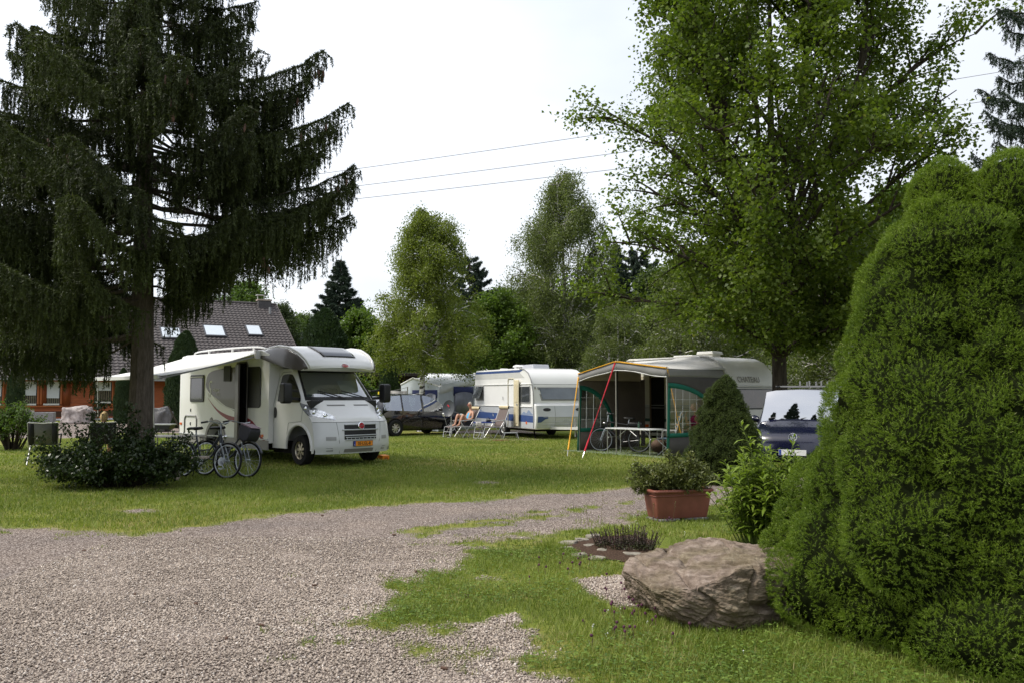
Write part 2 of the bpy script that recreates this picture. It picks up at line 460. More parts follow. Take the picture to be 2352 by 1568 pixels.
def ground_material(name, blend, tint=(1, 1, 1)):
    m = bpy.data.materials.new(name); m.use_nodes = True
    t = m.node_tree; b = t.nodes['Principled BSDF']; L = t.links.new
    b.inputs['Roughness'].default_value = 0.9; b.inputs['Specular IOR Level'].default_value = 0.15
    tcn = t.nodes.new('ShaderNodeTexCoord'); src = tcn.outputs['Object']
    def nse(s, d=5, ro=0.6, off=None):
        n = t.nodes.new('ShaderNodeTexNoise'); n.inputs['Scale'].default_value = s; n.inputs['Detail'].default_value = d; n.inputs['Roughness'].default_value = ro
        L(src, n.inputs[0]); return n.outputs[0]
    def ramp(f, stops):
        r = t.nodes.new('ShaderNodeValToRGB'); cr = r.color_ramp
        cr.elements[0].position, cr.elements[0].color = stops[0][0], tuple(stops[0][1]) + (1,)
        cr.elements[1].position, cr.elements[1].color = stops[-1][0], tuple(stops[-1][1]) + (1,)
        for p, c in stops[1:-1]:
            e = cr.elements.new(p); e.color = tuple(c) + (1,)
        L(f, r.inputs[0]); return r.outputs[0]
    def mix(f, a, c, mode='MIX'):
        x = t.nodes.new('ShaderNodeMixRGB'); x.blend_type = mode
        if isinstance(f, float): x.inputs[0].default_value = f
        else: L(f, x.inputs[0])
        for k, s in ((1, a), (2, c)):
            if isinstance(s, tuple): x.inputs[k].default_value = s + (1,)
            else: L(s, x.inputs[k])
        return x.outputs[0]
    big = ramp(nse(0.35), [(0.36, (0.105, 0.145, 0.024)), (0.5, (0.165, 0.190, 0.034)), (0.66, (0.235, 0.215, 0.065))])
    fine = ramp(nse(28, 6, 0.7), [(0.3, (0.45, 0.5, 0.4)), (0.72, (1.5, 1.45, 1.35))])
    grass = mix(1.0, big, fine, 'MULTIPLY')
    straw = ramp(nse(1.4, 6, 0.7), [(0.56, (0, 0, 0)), (0.72, (0.75, 0.75, 0.75))])
    grass = mix(straw, grass, (0.27, 0.215, 0.11))
    if not blend:
        L(grass, b.inputs['Base Color'])
        bp = t.nodes.new('ShaderNodeBump'); bp.inputs['Strength'].default_value = 0.7; bp.inputs['Distance'].default_value = 0.03
        L(nse(45, 5, 0.7), bp.inputs['Height']); L(bp.outputs[0], b.inputs['Normal'])
        return m
    vo = t.nodes.new('ShaderNodeTexVoronoi'); vo.inputs['Scale'].default_value = 58; L(src, vo.inputs['Vector'])
    sep = t.nodes.new('ShaderNodeSeparateColor'); L(vo.outputs['Color'], sep.inputs[0])
    stone = ramp(sep.outputs[0], [(0.0, (0.20, 0.165, 0.145)), (0.35, (0.36, 0.30, 0.262)), (0.75, (0.48, 0.41, 0.362)), (1.0, (0.64, 0.58, 0.53))])
    patch = ramp(nse(0.8, 5), [(0.3, (0.80, 0.80, 0.82)), (0.7, (1.12, 1.09, 1.05))])
    stone = mix(1.0, stone, patch, 'MULTIPLY')
    gap = ramp(vo.outputs['Distance'], [(0.25, (1, 1, 1)), (0.62, (0.28, 0.26, 0.25))])
    stone = mix(1.0, stone, gap, 'MULTIPLY')
    at_ = t.nodes.new('ShaderNodeAttribute'); at_.attribute_name = 'gravel'
    ns = nse(14, 5, 0.7)
    a1 = t.nodes.new('ShaderNodeMath'); a1.operation = 'ADD'; L(at_.outputs['Fac'], a1.inputs[0]); L(ns, a1.inputs[1])
    mr_ = t.nodes.new('ShaderNodeMapRange'); mr_.inputs[1].default_value = 0.78; mr_.inputs[2].default_value = 1.12; L(a1.outputs[0], mr_.inputs[0])
    L(mix(mr_.outputs[0], grass, stone), b.inputs['Base Color'])
    inv = t.nodes.new('ShaderNodeMath'); inv.operation = 'MULTIPLY'; inv.inputs[1].default_value = -1; L(vo.outputs['Distance'], inv.inputs[0])
    bp = t.nodes.new('ShaderNodeBump'); bp.inputs['Strength'].default_value = 0.8; bp.inputs['Distance'].default_value = 0.012
    L(inv.outputs[0], bp.inputs['Height']); L(bp.outputs[0], b.inputs['Normal'])
    return m
M_LAWN = ground_material('lawn_ground', False)
M_DRIVE = ground_material('gravel_ground', True)

g = MB(); g.add([(-300, -60, 0), (300, -60, 0), (300, 500, 0), (-300, 500, 0)], [(0, 1, 2, 3)])
tag(g.build('ground', M_LAWN, smooth=False), 'short mown campsite lawn, green with straw coloured patches', kind='structure')

def gravel_sheet(name, x0, x1, y0, y1, step, maskf, z, label):
    nx = int((x1 - x0) / step) + 1; ny = int((y1 - y0) / step) + 1
    X, Y = np.meshgrid(np.linspace(x0, x1, nx), np.linspace(y0, y1, ny), indexing='ij')
    P = np.stack([X.ravel(), Y.ravel()], axis=1)
    m = maskf(P)
    idx = np.arange(nx * ny).reshape(nx, ny)
    F = np.stack([idx[:-1, :-1], idx[1:, :-1], idx[1:, 1:], idx[:-1, 1:]], axis=-1).reshape(-1, 4)
    keep = m[F].max(axis=1) > 0.02
    F = F[keep]
    used = np.unique(F); remap = np.full(nx * ny, -1); remap[used] = np.arange(len(used))
    V = np.concatenate([P[used], np.full((len(used), 1), z)], axis=1)
    mm = m[used]
    V[:, 2] += np.where(mm > 0.6, 0.012 * fbm(P[used], 2.2, 8, 3), 0).clip(-0.003, 0.02)
    o = np_mesh(name, V, remap[F], M_DRIVE, smooth=True)
    a = o.data.attributes.new('gravel', 'FLOAT', 'POINT'); a.data.foreach_set('value', mm.astype(np.float32))
    return tag(o, label, kind='structure')
gravel_sheet('gravel_drive', -11.5, 8.5, 3.0, 17.0, 0.07, gravel_mask, 0.004, 'pale pinkish gravel drive with tufts of grass at its edges')
def pad_mask(poly, w):
    def f(P): return np.clip(0.5 + (poly_sd(P, poly) + 0.25 * fbm(P, 2.0, 4, 3)) / w, 0, 1)
    return f
gravel_sheet('gravel_pad', -4.2, 2.8, 27.0, 37.5, 0.12, pad_mask(PITCH_PAD, 0.8), 0.004, 'grey gravel pad under the loungers beside the caravan')
ROAD_FAR = [(-60, 30.5), (-14.2, 30.5), (-11.5, 34.0), (-9.0, 40), (-11, 50), (-22, 47.5), (-60, 36)]
gravel_sheet('gravel_road', -55, -8.5, 30, 51, 0.3, pad_mask(ROAD_FAR, 1.0), 0.005, 'pinkish gravel road in front of the wooden house')

# ---------------------------------------------------------------- grass blades, pebbles, clover
rngg = np.random.default_rng(5)
def scatter(n, x0, x1, y0, y1):
    return np.stack([rngg.uniform(x0, x1, n), rngg.uniform(y0, y1, n)], axis=1)
def in_view(P, pad=0.6):
    return np.abs(P[:, 0]) < (P[:, 1] * 0.63 + pad)
BOULDER_FOOT = gpoly([(1462, 1372), (1500, 1392), (1572, 1424), (1637, 1438), (1702, 1436), (1770, 1424), (1840, 1405), (1840, 1330), (1600, 1318), (1490, 1338)])
BED = gpoly([(1288, 1252), (1345, 1278), (1440, 1300), (1540, 1280), (1540, 1232), (1400, 1228), (1330, 1238)])
M_BLADE = leafmat('grass_blade', (0.088, 0.132, 0.016), (0.245, 0.295, 0.054), rough=0.6, trans=0.3, c3=(0.34, 0.29, 0.13))
def grass_field(name, n, x0, x1, y0, y1, h0, h1, w, label):
    P = scatter(n, x0, x1, y0, y1); P = P[in_view(P)]
    m = gravel_mask(P) if y1 < 18 else np.zeros(len(P))
    clump = fbm(P, 3.0, 31, 3)
    keep = rngg.random(len(P)) > np.clip(m * 1.35 - 0.08, 0, 1) + np.clip(-clump * 0.5, 0, 0.5)
    keep &= poly_sd(P, BED) < 0.0
    keep &= poly_sd(P, BOULDER_FOOT) < 0.02
    P = P[keep]; m = m[keep]; clump = clump[keep]; k = len(P)
    h = rngg.uniform(h0, h1, k) * (1 + 0.5 * clump) * (1 - 0.45 * m)
    az = rngg.uniform(0, 2 * math.pi, k); lean = rngg.uniform(0.1, 0.75, k)
    D = np.stack([np.cos(az) * lean, np.sin(az) * lean, np.ones(k)], axis=1); D /= np.linalg.norm(D, axis=1, keepdims=True)
    B = np.concatenate([P, np.zeros((k, 1))], axis=1)
    S = np.stack([np.cos(az + 1.57 + rngg.normal(0, .6, k)), np.sin(az + 1.57), np.zeros(k)], axis=1)
    mid = B + D * h[:, None] * 0.55; dz = np.stack([np.cos(az), np.sin(az), np.full(k, -0.35)], axis=1)
    tip = mid + (D + 0.55 * dz * lean[:, None]) * h[:, None] * 0.5
    ww = (w * rngg.uniform(0.6, 1.3, k))[:, None]
    V = np.stack([B - S * ww * .5, B + S * ww * .5, mid + S * ww * .4, tip, mid - S * ww * .4], axis=1).reshape(-1, 3)
    i = np.arange(k)[:, None] * 5
    F = np.concatenate([i + np.array([[0, 1, 2, 4]]), i + np.array([[4, 2, 3, 3]])[:, :4]], axis=0)
    # quads + tip triangles: keep as two arrays joined as triangles
    T = np.concatenate([i + np.array([[0, 1, 2]]), i + np.array([[0, 2, 4]]), i + np.array([[4, 2, 3]])], axis=0)
    col = np.clip(0.42 + 0.55 * fbm(P, 0.8, 9, 4) + 0.35 * clump + rngg.normal(0, 0.2, k), 0, 0.92)
    dry = rngg.random(k) < (0.06 + 0.35 * m + np.clip(1.6 * fbm(P, 1.7, 77, 3) - .25, 0, .6)); col[dry] = rngg.uniform(0.93, 1.0, dry.sum())
    return tag(np_mesh(name, V, T, M_BLADE, rnd=np.tile(col, 3)), label, kind='stuff')
grass_field('grass', 125000, -2.2, 4.5, 4.0, 8.6, 0.022, 0.070, 0.0042, 'short green grass blades of the near lawn')
grass_field('grass', 260000, -11, 9, 8.4, 17.5, 0.03, 0.065, 0.008, 'short green grass blades around the gravel drive')
grass_field('grass', 200000, -16, 9, 17.5, 34, 0.03, 0.06, 0.013, 'short green grass blades of the camping lawn')
# a taller tuft left of the flower bed
def tuft(px, n, rad, h, name='grass_tuft'):
    c = gp(*px); a = rngg.uniform(0, 6.28, n); r = rad * np.sqrt(rngg.random(n))
    P = np.stack([c.x + r * np.cos(a), c.y + r * np.sin(a), np.zeros(n)], axis=1)
    D = np.stack([np.cos(a) * .35 + rngg.normal(0, .2, n), np.sin(a) * .35 + rngg.normal(0, .2, n), np.ones(n)], axis=1)
    return needles(P, D, rngg.uniform(.5, 1, n) * h, 0.006, rng=rngg)
VV = []; FF = []; off = 0
for (px, n, r, h) in [((1272, 1262), 240, .16, .16), ((1130, 1300), 120, .15, .09), ((1010, 1330), 160, .25, .08), ((980, 1420), 150, .25, .08), ((1650, 1452), 200, .3, .10), ((1480, 1440), 200, .3, .10), ((1350, 1200), 80, .2, .08), ((1560, 1470), 260, .35, .09), ((1760, 1500), 260, .35, .10)]:
    V, F = tuft(px, n, r, h); VV.append(V); FF.append(F + off); off += len(V)
VV = np.concatenate(VV); FF = np.concatenate(FF)
tag(np_mesh('grass', VV, FF, M_BLADE, rnd=rngg.uniform(0.2, 0.9, len(FF))), 'taller green grass tufts by the boulder and flower bed', kind='stuff')

# pebbles
P = scatter(210000, -4.4, 3.2, 4.1, 9.4); P = P[in_view(P)]
P = P[rngg.random(len(P)) < np.clip(1.6 - (P[:, 1] - 4.1) / 4.4, 0.25, 1)]
m = gravel_mask(P); P = P[(m > 0.30 + 0.35 * rngg.random(len(P)))]
k = len(P)
oct_v = np.array([[1, 0, 0], [-1, 0, 0], [0, 1, 0], [0, -1, 0], [0, 0, 1], [0, 0, -1]], dtype=float)
oct_f = np.array([[0, 2, 4], [2, 1, 4], [1, 3, 4], [3, 0, 4], [2, 0, 5], [1, 2, 5], [3, 1, 5], [0, 3, 5]])
sz = rngg.uniform(0.004, 0.0105, k) * np.where(rngg.random(k) < 0.04, 1.5, 1)
sc3 = np.stack([sz * rngg.uniform(.9, 1.5, k), sz * rngg.uniform(.7, 1.1, k), sz * rngg.uniform(.45, .8, k)], axis=1)
a = rngg.uniform(0, 6.28, k); ca, sa = np.cos(a), np.sin(a)
Q = oct_v[None] * sc3[:, None, :]
tl = rngg.normal(0, 0.35, (k, 2))
Q2 = np.stack([Q[..., 0] * ca[:, None] - Q[..., 1] * sa[:, None], Q[..., 0] * sa[:, None] + Q[..., 1] * ca[:, None], Q[..., 2] + Q[..., 0] * tl[:, :1] + Q[..., 1] * tl[:, 1:]], axis=-1)
Q2 += np.stack([P[:, 0], P[:, 1], 0.006 + sz * 0.35], axis=1)[:, None, :]
F = (oct_f[None] + (np.arange(k) * 6)[:, None, None]).reshape(-1, 3)
M_PEB = leafmat('pebble_stone', (0.22, 0.178, 0.143), (0.57, 0.48, 0.40), rough=0.8, trans=0, c3=(0.66, 0.60, 0.54))
tag(np_mesh('gravel', Q2.reshape(-1, 3), F, M_PEB, rnd=np.repeat(np.clip(rngg.normal(.5, .26, k) + .35 * fbm(P, .7, 91, 4), 0, 1), 8), smooth=True), 'loose rounded pinkish pebbles of the drive', kind='stuff')

# broad clover and plantain leaves in the near lawn
P = scatter(60000, -1.8, 3.4, 4.2, 8.6); P = P[in_view(P)]
dens = np.clip(0.35 + 0.9 * fbm(P, 1.2, 55, 3), 0, 1)
P = P[(gravel_mask(P) < 0.35) & (rngg.random(len(P)) < dens) & (poly_sd(P, BOULDER_FOOT) < 0) & (poly_sd(P, BED) < 0)]
k = len(P); a = rngg.uniform(0, 6.28, k)
V, F = leaves(np.concatenate([P, rngg.uniform(.015, .05, (k, 1))], axis=1), np.stack([np.cos(a), np.sin(a), rngg.uniform(-.2, .5, k)], axis=1), np.stack([rngg.normal(0, .3, k), rngg.normal(0, .3, k), np.ones(k)], axis=1), rngg.uniform(.015, .045, k), rngg.uniform(.010, .02, k))
M_CLOVER = leafmat('clover_leaf', (0.060, 0.115, 0.014), (0.170, 0.245, 0.036), trans=0.25)
tag(np_mesh('weeds', V, F, M_CLOVER, rnd=rngg.random(k)), 'broad clover and plantain leaves in the near lawn', kind='stuff')
# clover heads (purple) and daisies (white)
def heads(name, pts, r, h, m, label):
    mb = MB()
    for x, y in pts:
        z = h * random.uniform(.6, 1.2); mb.tube([(x, y, 0), (x + random.uniform(-.02, .02), y, z)], 0.0015, n=4, caps=False)
        mb.ball((x, y, z), (r * random.uniform(.7, 1.1),) * 2 + (r,), n=7, m=5)
    return tag(mb.build(name, m), label, kind='stuff')
random.seed(11)
cl = []
for cx, cy, n, sx, sy in [(1430, 1370, 9, 60, 45), (1470, 1410, 22, 90, 60), (1400, 1450, 14, 120, 40), (1330, 1300, 8, 40, 20), (1560, 1420, 5, 60, 40), (1700, 1215, 8, 60, 15), (1520, 1205, 6, 60, 12), (1250, 1320, 6, 50, 30)]:
    for _ in range(n):
        p = gp(cx + random.gauss(0, sx / 2), cy + random.gauss(0, sy / 2))
        if poly_sd(np.array([[p.x, p.y]]), BOULDER_FOOT)[0] < 0 and p.y > 4.2: cl.append((p.x, p.y))
heads('clover_heads', cl, 0.011, 0.085, mat('clover_head', (0.10, 0.028, 0.06), 0.8, var=0.5, vscale=3), 'dark purple clover and self heal flower heads dotted over the lawn')
ds = []
for _ in range(16):
    p = gp(random.uniform(1300, 1800), random.uniform(1380, 1520))
    if poly_sd(np.array([[p.x, p.y]]), BOULDER_FOOT)[0] < -0.02: ds.append((p.x, p.y))
for _ in range(60):
    p = gp(random.uniform(900, 1700), random.uniform(1050, 1230)); ds.append((p.x, p.y))
ds = [d for d in ds if gravel_mask(np.array([d]))[0] < .4]
heads('daisies', ds, 0.0055, 0.035, mat('daisy_white', (0.75, 0.75, 0.70), 0.7), 'small white daisies dotted over the lawn')
# fallen brown spruce cones on the gravel
conem = mat('cone_brown', (0.10, 0.055, 0.035), 0.8, var=0.4, vscale=60, bump=0.5, bscale=90)
cmesh = None
for i, (px, py) in enumerate([(450, 1390), (722, 1348), (955, 1316), (1071, 1371), (193, 1267), (660, 1174), (1020, 1540), (905, 1230), (1175, 1277), (520, 1470), (310, 1368), (740, 1185), (600, 1440), (1430, 1262)]):
    p = gp(px, py)
    if cmesh is None:
        mb = MB(); mb.lathe([(0.002, -.05), (.014, -.042), (.019, -.015), (.018, .015), (.011, .042), (.002, .055)], axis='X', n=9)
        o = mb.build('fallen_cone', conem); cmesh = o.data
    else: o = link_mesh('fallen_cone', cmesh)
    o.location = (p.x, p.y, 0.016); o.rotation_euler = (0, 0, random.uniform(0, 6.3)); o.scale = (0.5, .62, .62)
    tag(o, 'small brown fallen spruce cone lying loose on the gravel drive', 'cone', 'fallen cones on the gravel drive')
# ---------------------------------------------------------------- trees
def bez(a, b, c, n):
    t = np.linspace(0, 1, n)[:, None]
    return (1 - t) ** 2 * a + 2 * t * (1 - t) * b + t ** 2 * c
def interp_prof(prof, z):
    zs = [p[0] for p in prof]; rs = [p[1] for p in prof]
    return np.interp(z, zs, rs)
M_BARK = mat('bark_dark', (0.060, 0.050, 0.040), 0.95, spec=0.1, var=0.45, vscale=6, bump=1.0, bscale=22, stretch=(3, 3, 0.5))
M_BARK_SPRUCE = mat('bark_spruce', (0.105, 0.088, 0.072), 0.95, spec=0.1, var=0.4, vscale=9, bump=1.0, bscale=26, stretch=(3, 3, 0.6))
M_TWIG = mat('twig_dark', (0.045, 0.036, 0.028), 0.95, spec=0.1, var=0.3, vscale=8)
def birch_bark():
    m = mat('bark_birch', (0.62, 0.60, 0.56), 0.8, spec=0.2, var=0.15, vscale=5)
    t = m.node_tree; b = t.nodes['Principled BSDF']
    tcn = t.nodes.new('ShaderNodeTexCoord'); mpn = t.nodes.new('ShaderNodeMapping'); mpn.inputs['Scale'].default_value = (3, 3, 9)
    n = t.nodes.new('ShaderNodeTexNoise'); n.inputs['Scale'].default_value = 1.0; n.inputs['Detail'].default_value = 4
    t.links.new(tcn.outputs['Object'], mpn.inputs[0]); t.links.new(mpn.outputs[0], n.inputs[0])
    r = t.nodes.new('ShaderNodeValToRGB'); r.color_ramp.elements[0].position = 0.44; r.color_ramp.elements[1].position = 0.52
    r.color_ramp.elements[0].color = (0.05, 0.045, 0.04, 1); r.color_ramp.elements[1].color = (0.60, 0.58, 0.54, 1)
    t.links.new(n.outputs[0], r.inputs[0]); t.links.new(r.outputs[0], b.inputs['Base Color'])
    return m
M_BIRCH = birch_bark()
LF_LIME = leafmat('leaf_lime', (0.056, 0.098, 0.011), (0.170, 0.222, 0.030), trans=0.45, c3=(0.30, 0.31, 0.08))
LF_BIRCH = leafmat('leaf_birch', (0.090, 0.128, 0.016), (0.215, 0.250, 0.042), trans=0.40)
LF_BIRCH2 = leafmat('leaf_birch_grey', (0.078, 0.105, 0.030), (0.175, 0.210, 0.066), trans=0.40)
LF_MID = leafmat('leaf_mid', (0.045, 0.090, 0.014), (0.130, 0.195, 0.034), trans=0.35)
LF_FRESH = leafmat('leaf_fresh', (0.055, 0.105, 0.012), (0.135, 0.200, 0.030), trans=0.40)
LF_DARK = leafmat('leaf_dark', (0.028, 0.050, 0.014), (0.078, 0.110, 0.030), trans=0.3)
LF_SPRUCE = leafmat('needle_spruce', (0.022, 0.031, 0.009), (0.064, 0.086, 0.019), rough=0.65, trans=0.18, c3=(0.11, 0.13, 0.028))
LF_FIR = leafmat('needle_fir', (0.016, 0.032, 0.020), (0.048, 0.075, 0.045), rough=0.6, trans=0.1)
LF_CONICA = leafmat('needle_conica', (0.062, 0.118, 0.008), (0.215, 0.300, 0.024), rough=0.55, trans=0.28, c3=(0.42, 0.45, 0.17))
LF_THUJA = leafmat('spray_thuja', (0.018, 0.040, 0.013), (0.050, 0.082, 0.026), trans=0.12)
LF_SHRUB = leafmat('leaf_shrub', (0.014, 0.028, 0.009), (0.045, 0.070, 0.020), rough=0.35, trans=0.2, c3=(0.10, 0.14, 0.04))
LF_AZALEA = leafmat('leaf_azalea', (0.075, 0.092, 0.026), (0.190, 0.205, 0.065), rough=0.4, trans=0.2, c3=(0.24, 0.13, 0.06))
LF_WILLOW = leafmat('leaf_perennial', (0.095, 0.160, 0.016), (0.210, 0.285, 0.036), rough=0.45, trans=0.35, c3=(0.26, 0.31, 0.07))

def gen_tree(seed, H, z0, r0, prof, n1=22, n2=9, n3=5, leaf_n=22, leaf=0.09, droop=0.0, lean=(0, 0), rise=0.45, stems=None, twiglen=0.55, gap=0.0, asym=None, jit=0.16, rmin=0.012, rvar=(.66, 1.06)):
    """trunk+limbs mesh data and leaf arrays, base at the origin; prof = (height, radius) of the crown"""
    r = np.random.default_rng(seed); mb = MB()
    top = np.array([lean[0], lean[1], H * 0.95])
    def axis(z):
        t = np.clip(z / H, 0, 1)
        return np.array([lean[0] * t ** 1.3, lean[1] * t ** 1.3, z])
    zz = np.linspace(0, H * 0.93, 12)
    wob = r.normal(0, r0 * 0.25, (12, 2)); wob[:3] *= 0.2
    tr = np.array([axis(z) for z in zz]); tr[:, :2] += np.cumsum(wob, axis=0) * 0.4
    rad = r0 * (1 - (zz / (H * 0.95)) ** 0.85) + 0.02
    rad[0] *= 1.35
    mb.tube(tr, rad, n=9)
    starts = []
    stem_paths = [tr]
    if stems:
        for (zs, az, tz, tr_) in stems:
            a = axis(zs); c = axis(tz) + np.array([math.cos(az) * tr_, math.sin(az) * tr_, 0])
            b = (a + c) / 2 + np.array([math.cos(az) * tr_ * .12, math.sin(az) * tr_ * .12, (tz - zs) * -0.02])
            p = bez(a, b, c, 10); p[1:-1, :2] += r.normal(0, 0.06, (8, 2))
            rs = np.linspace(r0 * 0.55, 0.03, 10)
            mb.tube(p, rs, n=7); stem_paths.append(p)
    segs = []
    ga = r.uniform(0, 6.28)
    for i in range(n1):
        zt = z0 + (prof[-1][0] - z0) * ((i + r.uniform(0.1, 0.9)) / n1) ** 0.9
        az = ga + i * 2.39996 + r.normal(0, .3)
        R = interp_prof(prof, zt) * r.uniform(*rvar)
        if asym: R *= asym(az, zt)
        e = axis(zt) + np.array([math.cos(az) * R, math.sin(az) * R, 0])
        # start: nearest stem lower down
        zs = max(z0 * 0.92, zt - R * rise - r.uniform(0, .5)); best = None
        for sp in stem_paths:
            j = int(np.argmin(np.abs(sp[:, 2] - zs))); d = np.linalg.norm(sp[j, :2] - e[:2])
            if best is None or d < best[0]: best = (d, sp[j])
        a = best[1]
        mid = (a + e) / 2 + np.array([0, 0, 0.18 * R]) + r.normal(0, 0.08 * R + .02, 3)
        if droop: e = e - np.array([0, 0, droop * R * 0.35])
        p = bez(a, mid, e, 9); L1 = np.linalg.norm(e - a)
        rb = min(r0 * 0.42, 0.016 + 0.016 * L1)
        mb.tube(p, np.linspace(rb, rmin, 9), n=6, caps=False)
        for k in range(n2):
            t = r.uniform(0.22, 1.0) if n2 > 1 else .6
            q = p[int(t * 8)] + (p[min(8, int(t * 8) + 1)] - p[int(t * 8)]) * (t * 8 % 1)
            out = e - a; out = out / (np.linalg.norm(out) + 1e-6)
            d = out * 0.7 + r.normal(0, 0.62, 3); d[2] = d[2] * 0.6 + 0.12
            d /= np.linalg.norm(d)
            L2 = L1 * r.uniform(0.16, 0.36) * (1.15 - 0.5 * t) + 0.2
            c = q + d * L2 - np.array([0, 0, droop * L2 * 0.5])
            b = q + d * L2 * 0.5 + np.array([0, 0, L2 * 0.10])
            s = bez(q, b, c, 5)
            mb.tube(s, np.linspace(max(rmin, rb * .4), rmin * .5, 5), n=4, caps=False)
            for w in range(n3):
                u = r.uniform(0.15, 1.0); x = s[int(u * 4)] + (s[min(4, int(u * 4) + 1)] - s[int(u * 4)]) * (u * 4 % 1)
                dd = d * 0.6 + r.normal(0, 0.7, 3); dd /= np.linalg.norm(dd)
                if droop: dd = dd * (1 - droop) + np.array([0, 0, -1.0]) * droop; dd /= np.linalg.norm(dd)
                l3 = twiglen * r.uniform(0.5, 1.3)
                segs.append(np.concatenate([x, x + dd * l3, [r.random()]]))
            segs.append(np.concatenate([s[2], c, [r.random()]]))
    segs = np.array(segs)
    if gap: segs = segs[r.random(len(segs)) > gap]
    m = len(segs); k = leaf_n
    t = r.random((m, k)) ** 0.8
    P = segs[:, None, :3] + (segs[:, None, 3:6] - segs[:, None, :3]) * t[..., None]
    P = P + r.normal(0, jit * twiglen, P.shape)
    tone = np.repeat(segs[:, 6], k)
    P = P.reshape(-1, 3); n = len(P)
    D = r.normal(0, 1, (n, 3)); D[:, 2] = D[:, 2] * 0.5 - 0.5 - droop
    N = r.normal(0, 0.65, (n, 3)); N[:, 2] += 1.0
    sz = leaf * r.uniform(0.65, 1.25, n)
    V, F = leaves(P, D, N, sz, sz * (0.85 if droop < .3 else 0.7))
    rnd = np.clip(0.25 + 0.35 * tone + r.normal(0, .17, n), 0, 1)
    return mb, V, F, rnd
TREE_DATA = {}
def place_tree(name, key, label, loc, rot, scale, group=None, cat='tree', maker=None):
    """a tree thing > trunk, crown; repeats of a kind share their meshes"""
    t = thing(name, label, cat, loc, rot, group)
    if key in TREE_DATA:
        a, b = TREE_DATA[key]
        link_mesh('trunk', a, t); link_mesh('crown', b, t)
    else:
        mb, V, F, rnd, bark, lf = maker()
        o = mb.build('trunk', bark, t); c = np_mesh('crown', V, F, lf, t, rnd=rnd)
        TREE_DATA[key] = (o.data, c.data)
    t.scale = scale if hasattr(scale, '__len__') else (scale,) * 3
    return t

# --- the lime tree by the blue car
LIME_AT = gp(1793, 1043)
prof = [(2.6, 2.9), (3.4, 4.3), (4.8, 4.55), (6.5, 4.7), (8.0, 4.5), (9.5, 4.4), (11, 4.2), (12.5, 3.7), (14, 2.9), (15.5, 1.0)]
def mk_lime():
    mb, V, F, rnd = gen_tree(3, 15.0, 3.0, 0.215, prof, n1=88, n2=12, n3=6, leaf_n=21, leaf=0.108, rise=0.62, twiglen=0.6, jit=0.22,
        stems=[(3.9, math.radians(172), 9.5, 1.3), (4.1, math.radians(200), 12, 0.8), (4.3, math.radians(15), 11.5, 1.9), (4.0, math.radians(280), 10.5, 1.7), (5.0, math.radians(330), 10, 2.2), (4.6, math.radians(130), 10, 2.0)],
        asym=lambda az, z: (0.70 if (z < 5.6 and math.sin(az) < -.2) else 1.0) + (0.18 if abs(z - 10.2) < .6 and math.cos(az) > .8 else 0))
    return mb, V, F, rnd, M_BARK, LF_LIME
place_tree('lime_tree', 'lime', 'tall broad lime tree with dark forked trunk between blue car and pale caravan', LIME_AT, 0, 1, maker=mk_lime)

# --- birches
B1 = at(968, 905, 36.0); B1.z = 0
def mk_birch1():
    p = [(3.2, 2.0), (3.7, 2.7), (4.6, 2.75), (5.6, 2.3), (6.4, 1.75), (7.4, 1.5), (8.6, 1.35), (9.3, 1.0), (9.8, 0.4)]
    mb, V, F, rnd = gen_tree(8, 9.6, 3.2, 0.14, p, n1=52, n2=9, n3=6, leaf_n=26, leaf=0.085, droop=0.55, rise=0.9, twiglen=0.75, lean=(0.35, 0.2), gap=0.05, rvar=(.7, 1.1))
    return mb, V, F, rnd, M_BIRCH, LF_BIRCH
place_tree('birch_tree', 'birch1', 'yellow green birch with leaning white trunk behind the black car', B1, 0, 1, maker=mk_birch1)
B2 = at(1303, 905, 46.0); B2.z = 0
def mk_birch2():
    p = [(2.4, 2.6), (3.5, 3.2), (6, 3.25), (8, 3.15), (9.5, 2.9), (11, 2.5), (12.2, 1.9), (13.2, 1.2), (14.2, 0.5)]
    mb, V, F, rnd = gen_tree(15, 14.0, 2.6, 0.19, p, n1=66, n2=9, n3=6, leaf_n=30, leaf=0.10, droop=0.65, rise=1.1, twiglen=1.0, lean=(-0.3, 0), gap=0.04, rvar=(.65, 1.1), stems=[(3.5, 2.4, 10.5, 1.4), (4, .4, 11, 1.2), (4.5, 4.5, 10, 1.2)])
    return mb, V, F, rnd, M_BIRCH, LF_BIRCH2
place_tree('birch_tree', 'birch2', 'tall grey green weeping birch with white trunk behind the striped caravan', B2, 0, 1, maker=mk_birch2)

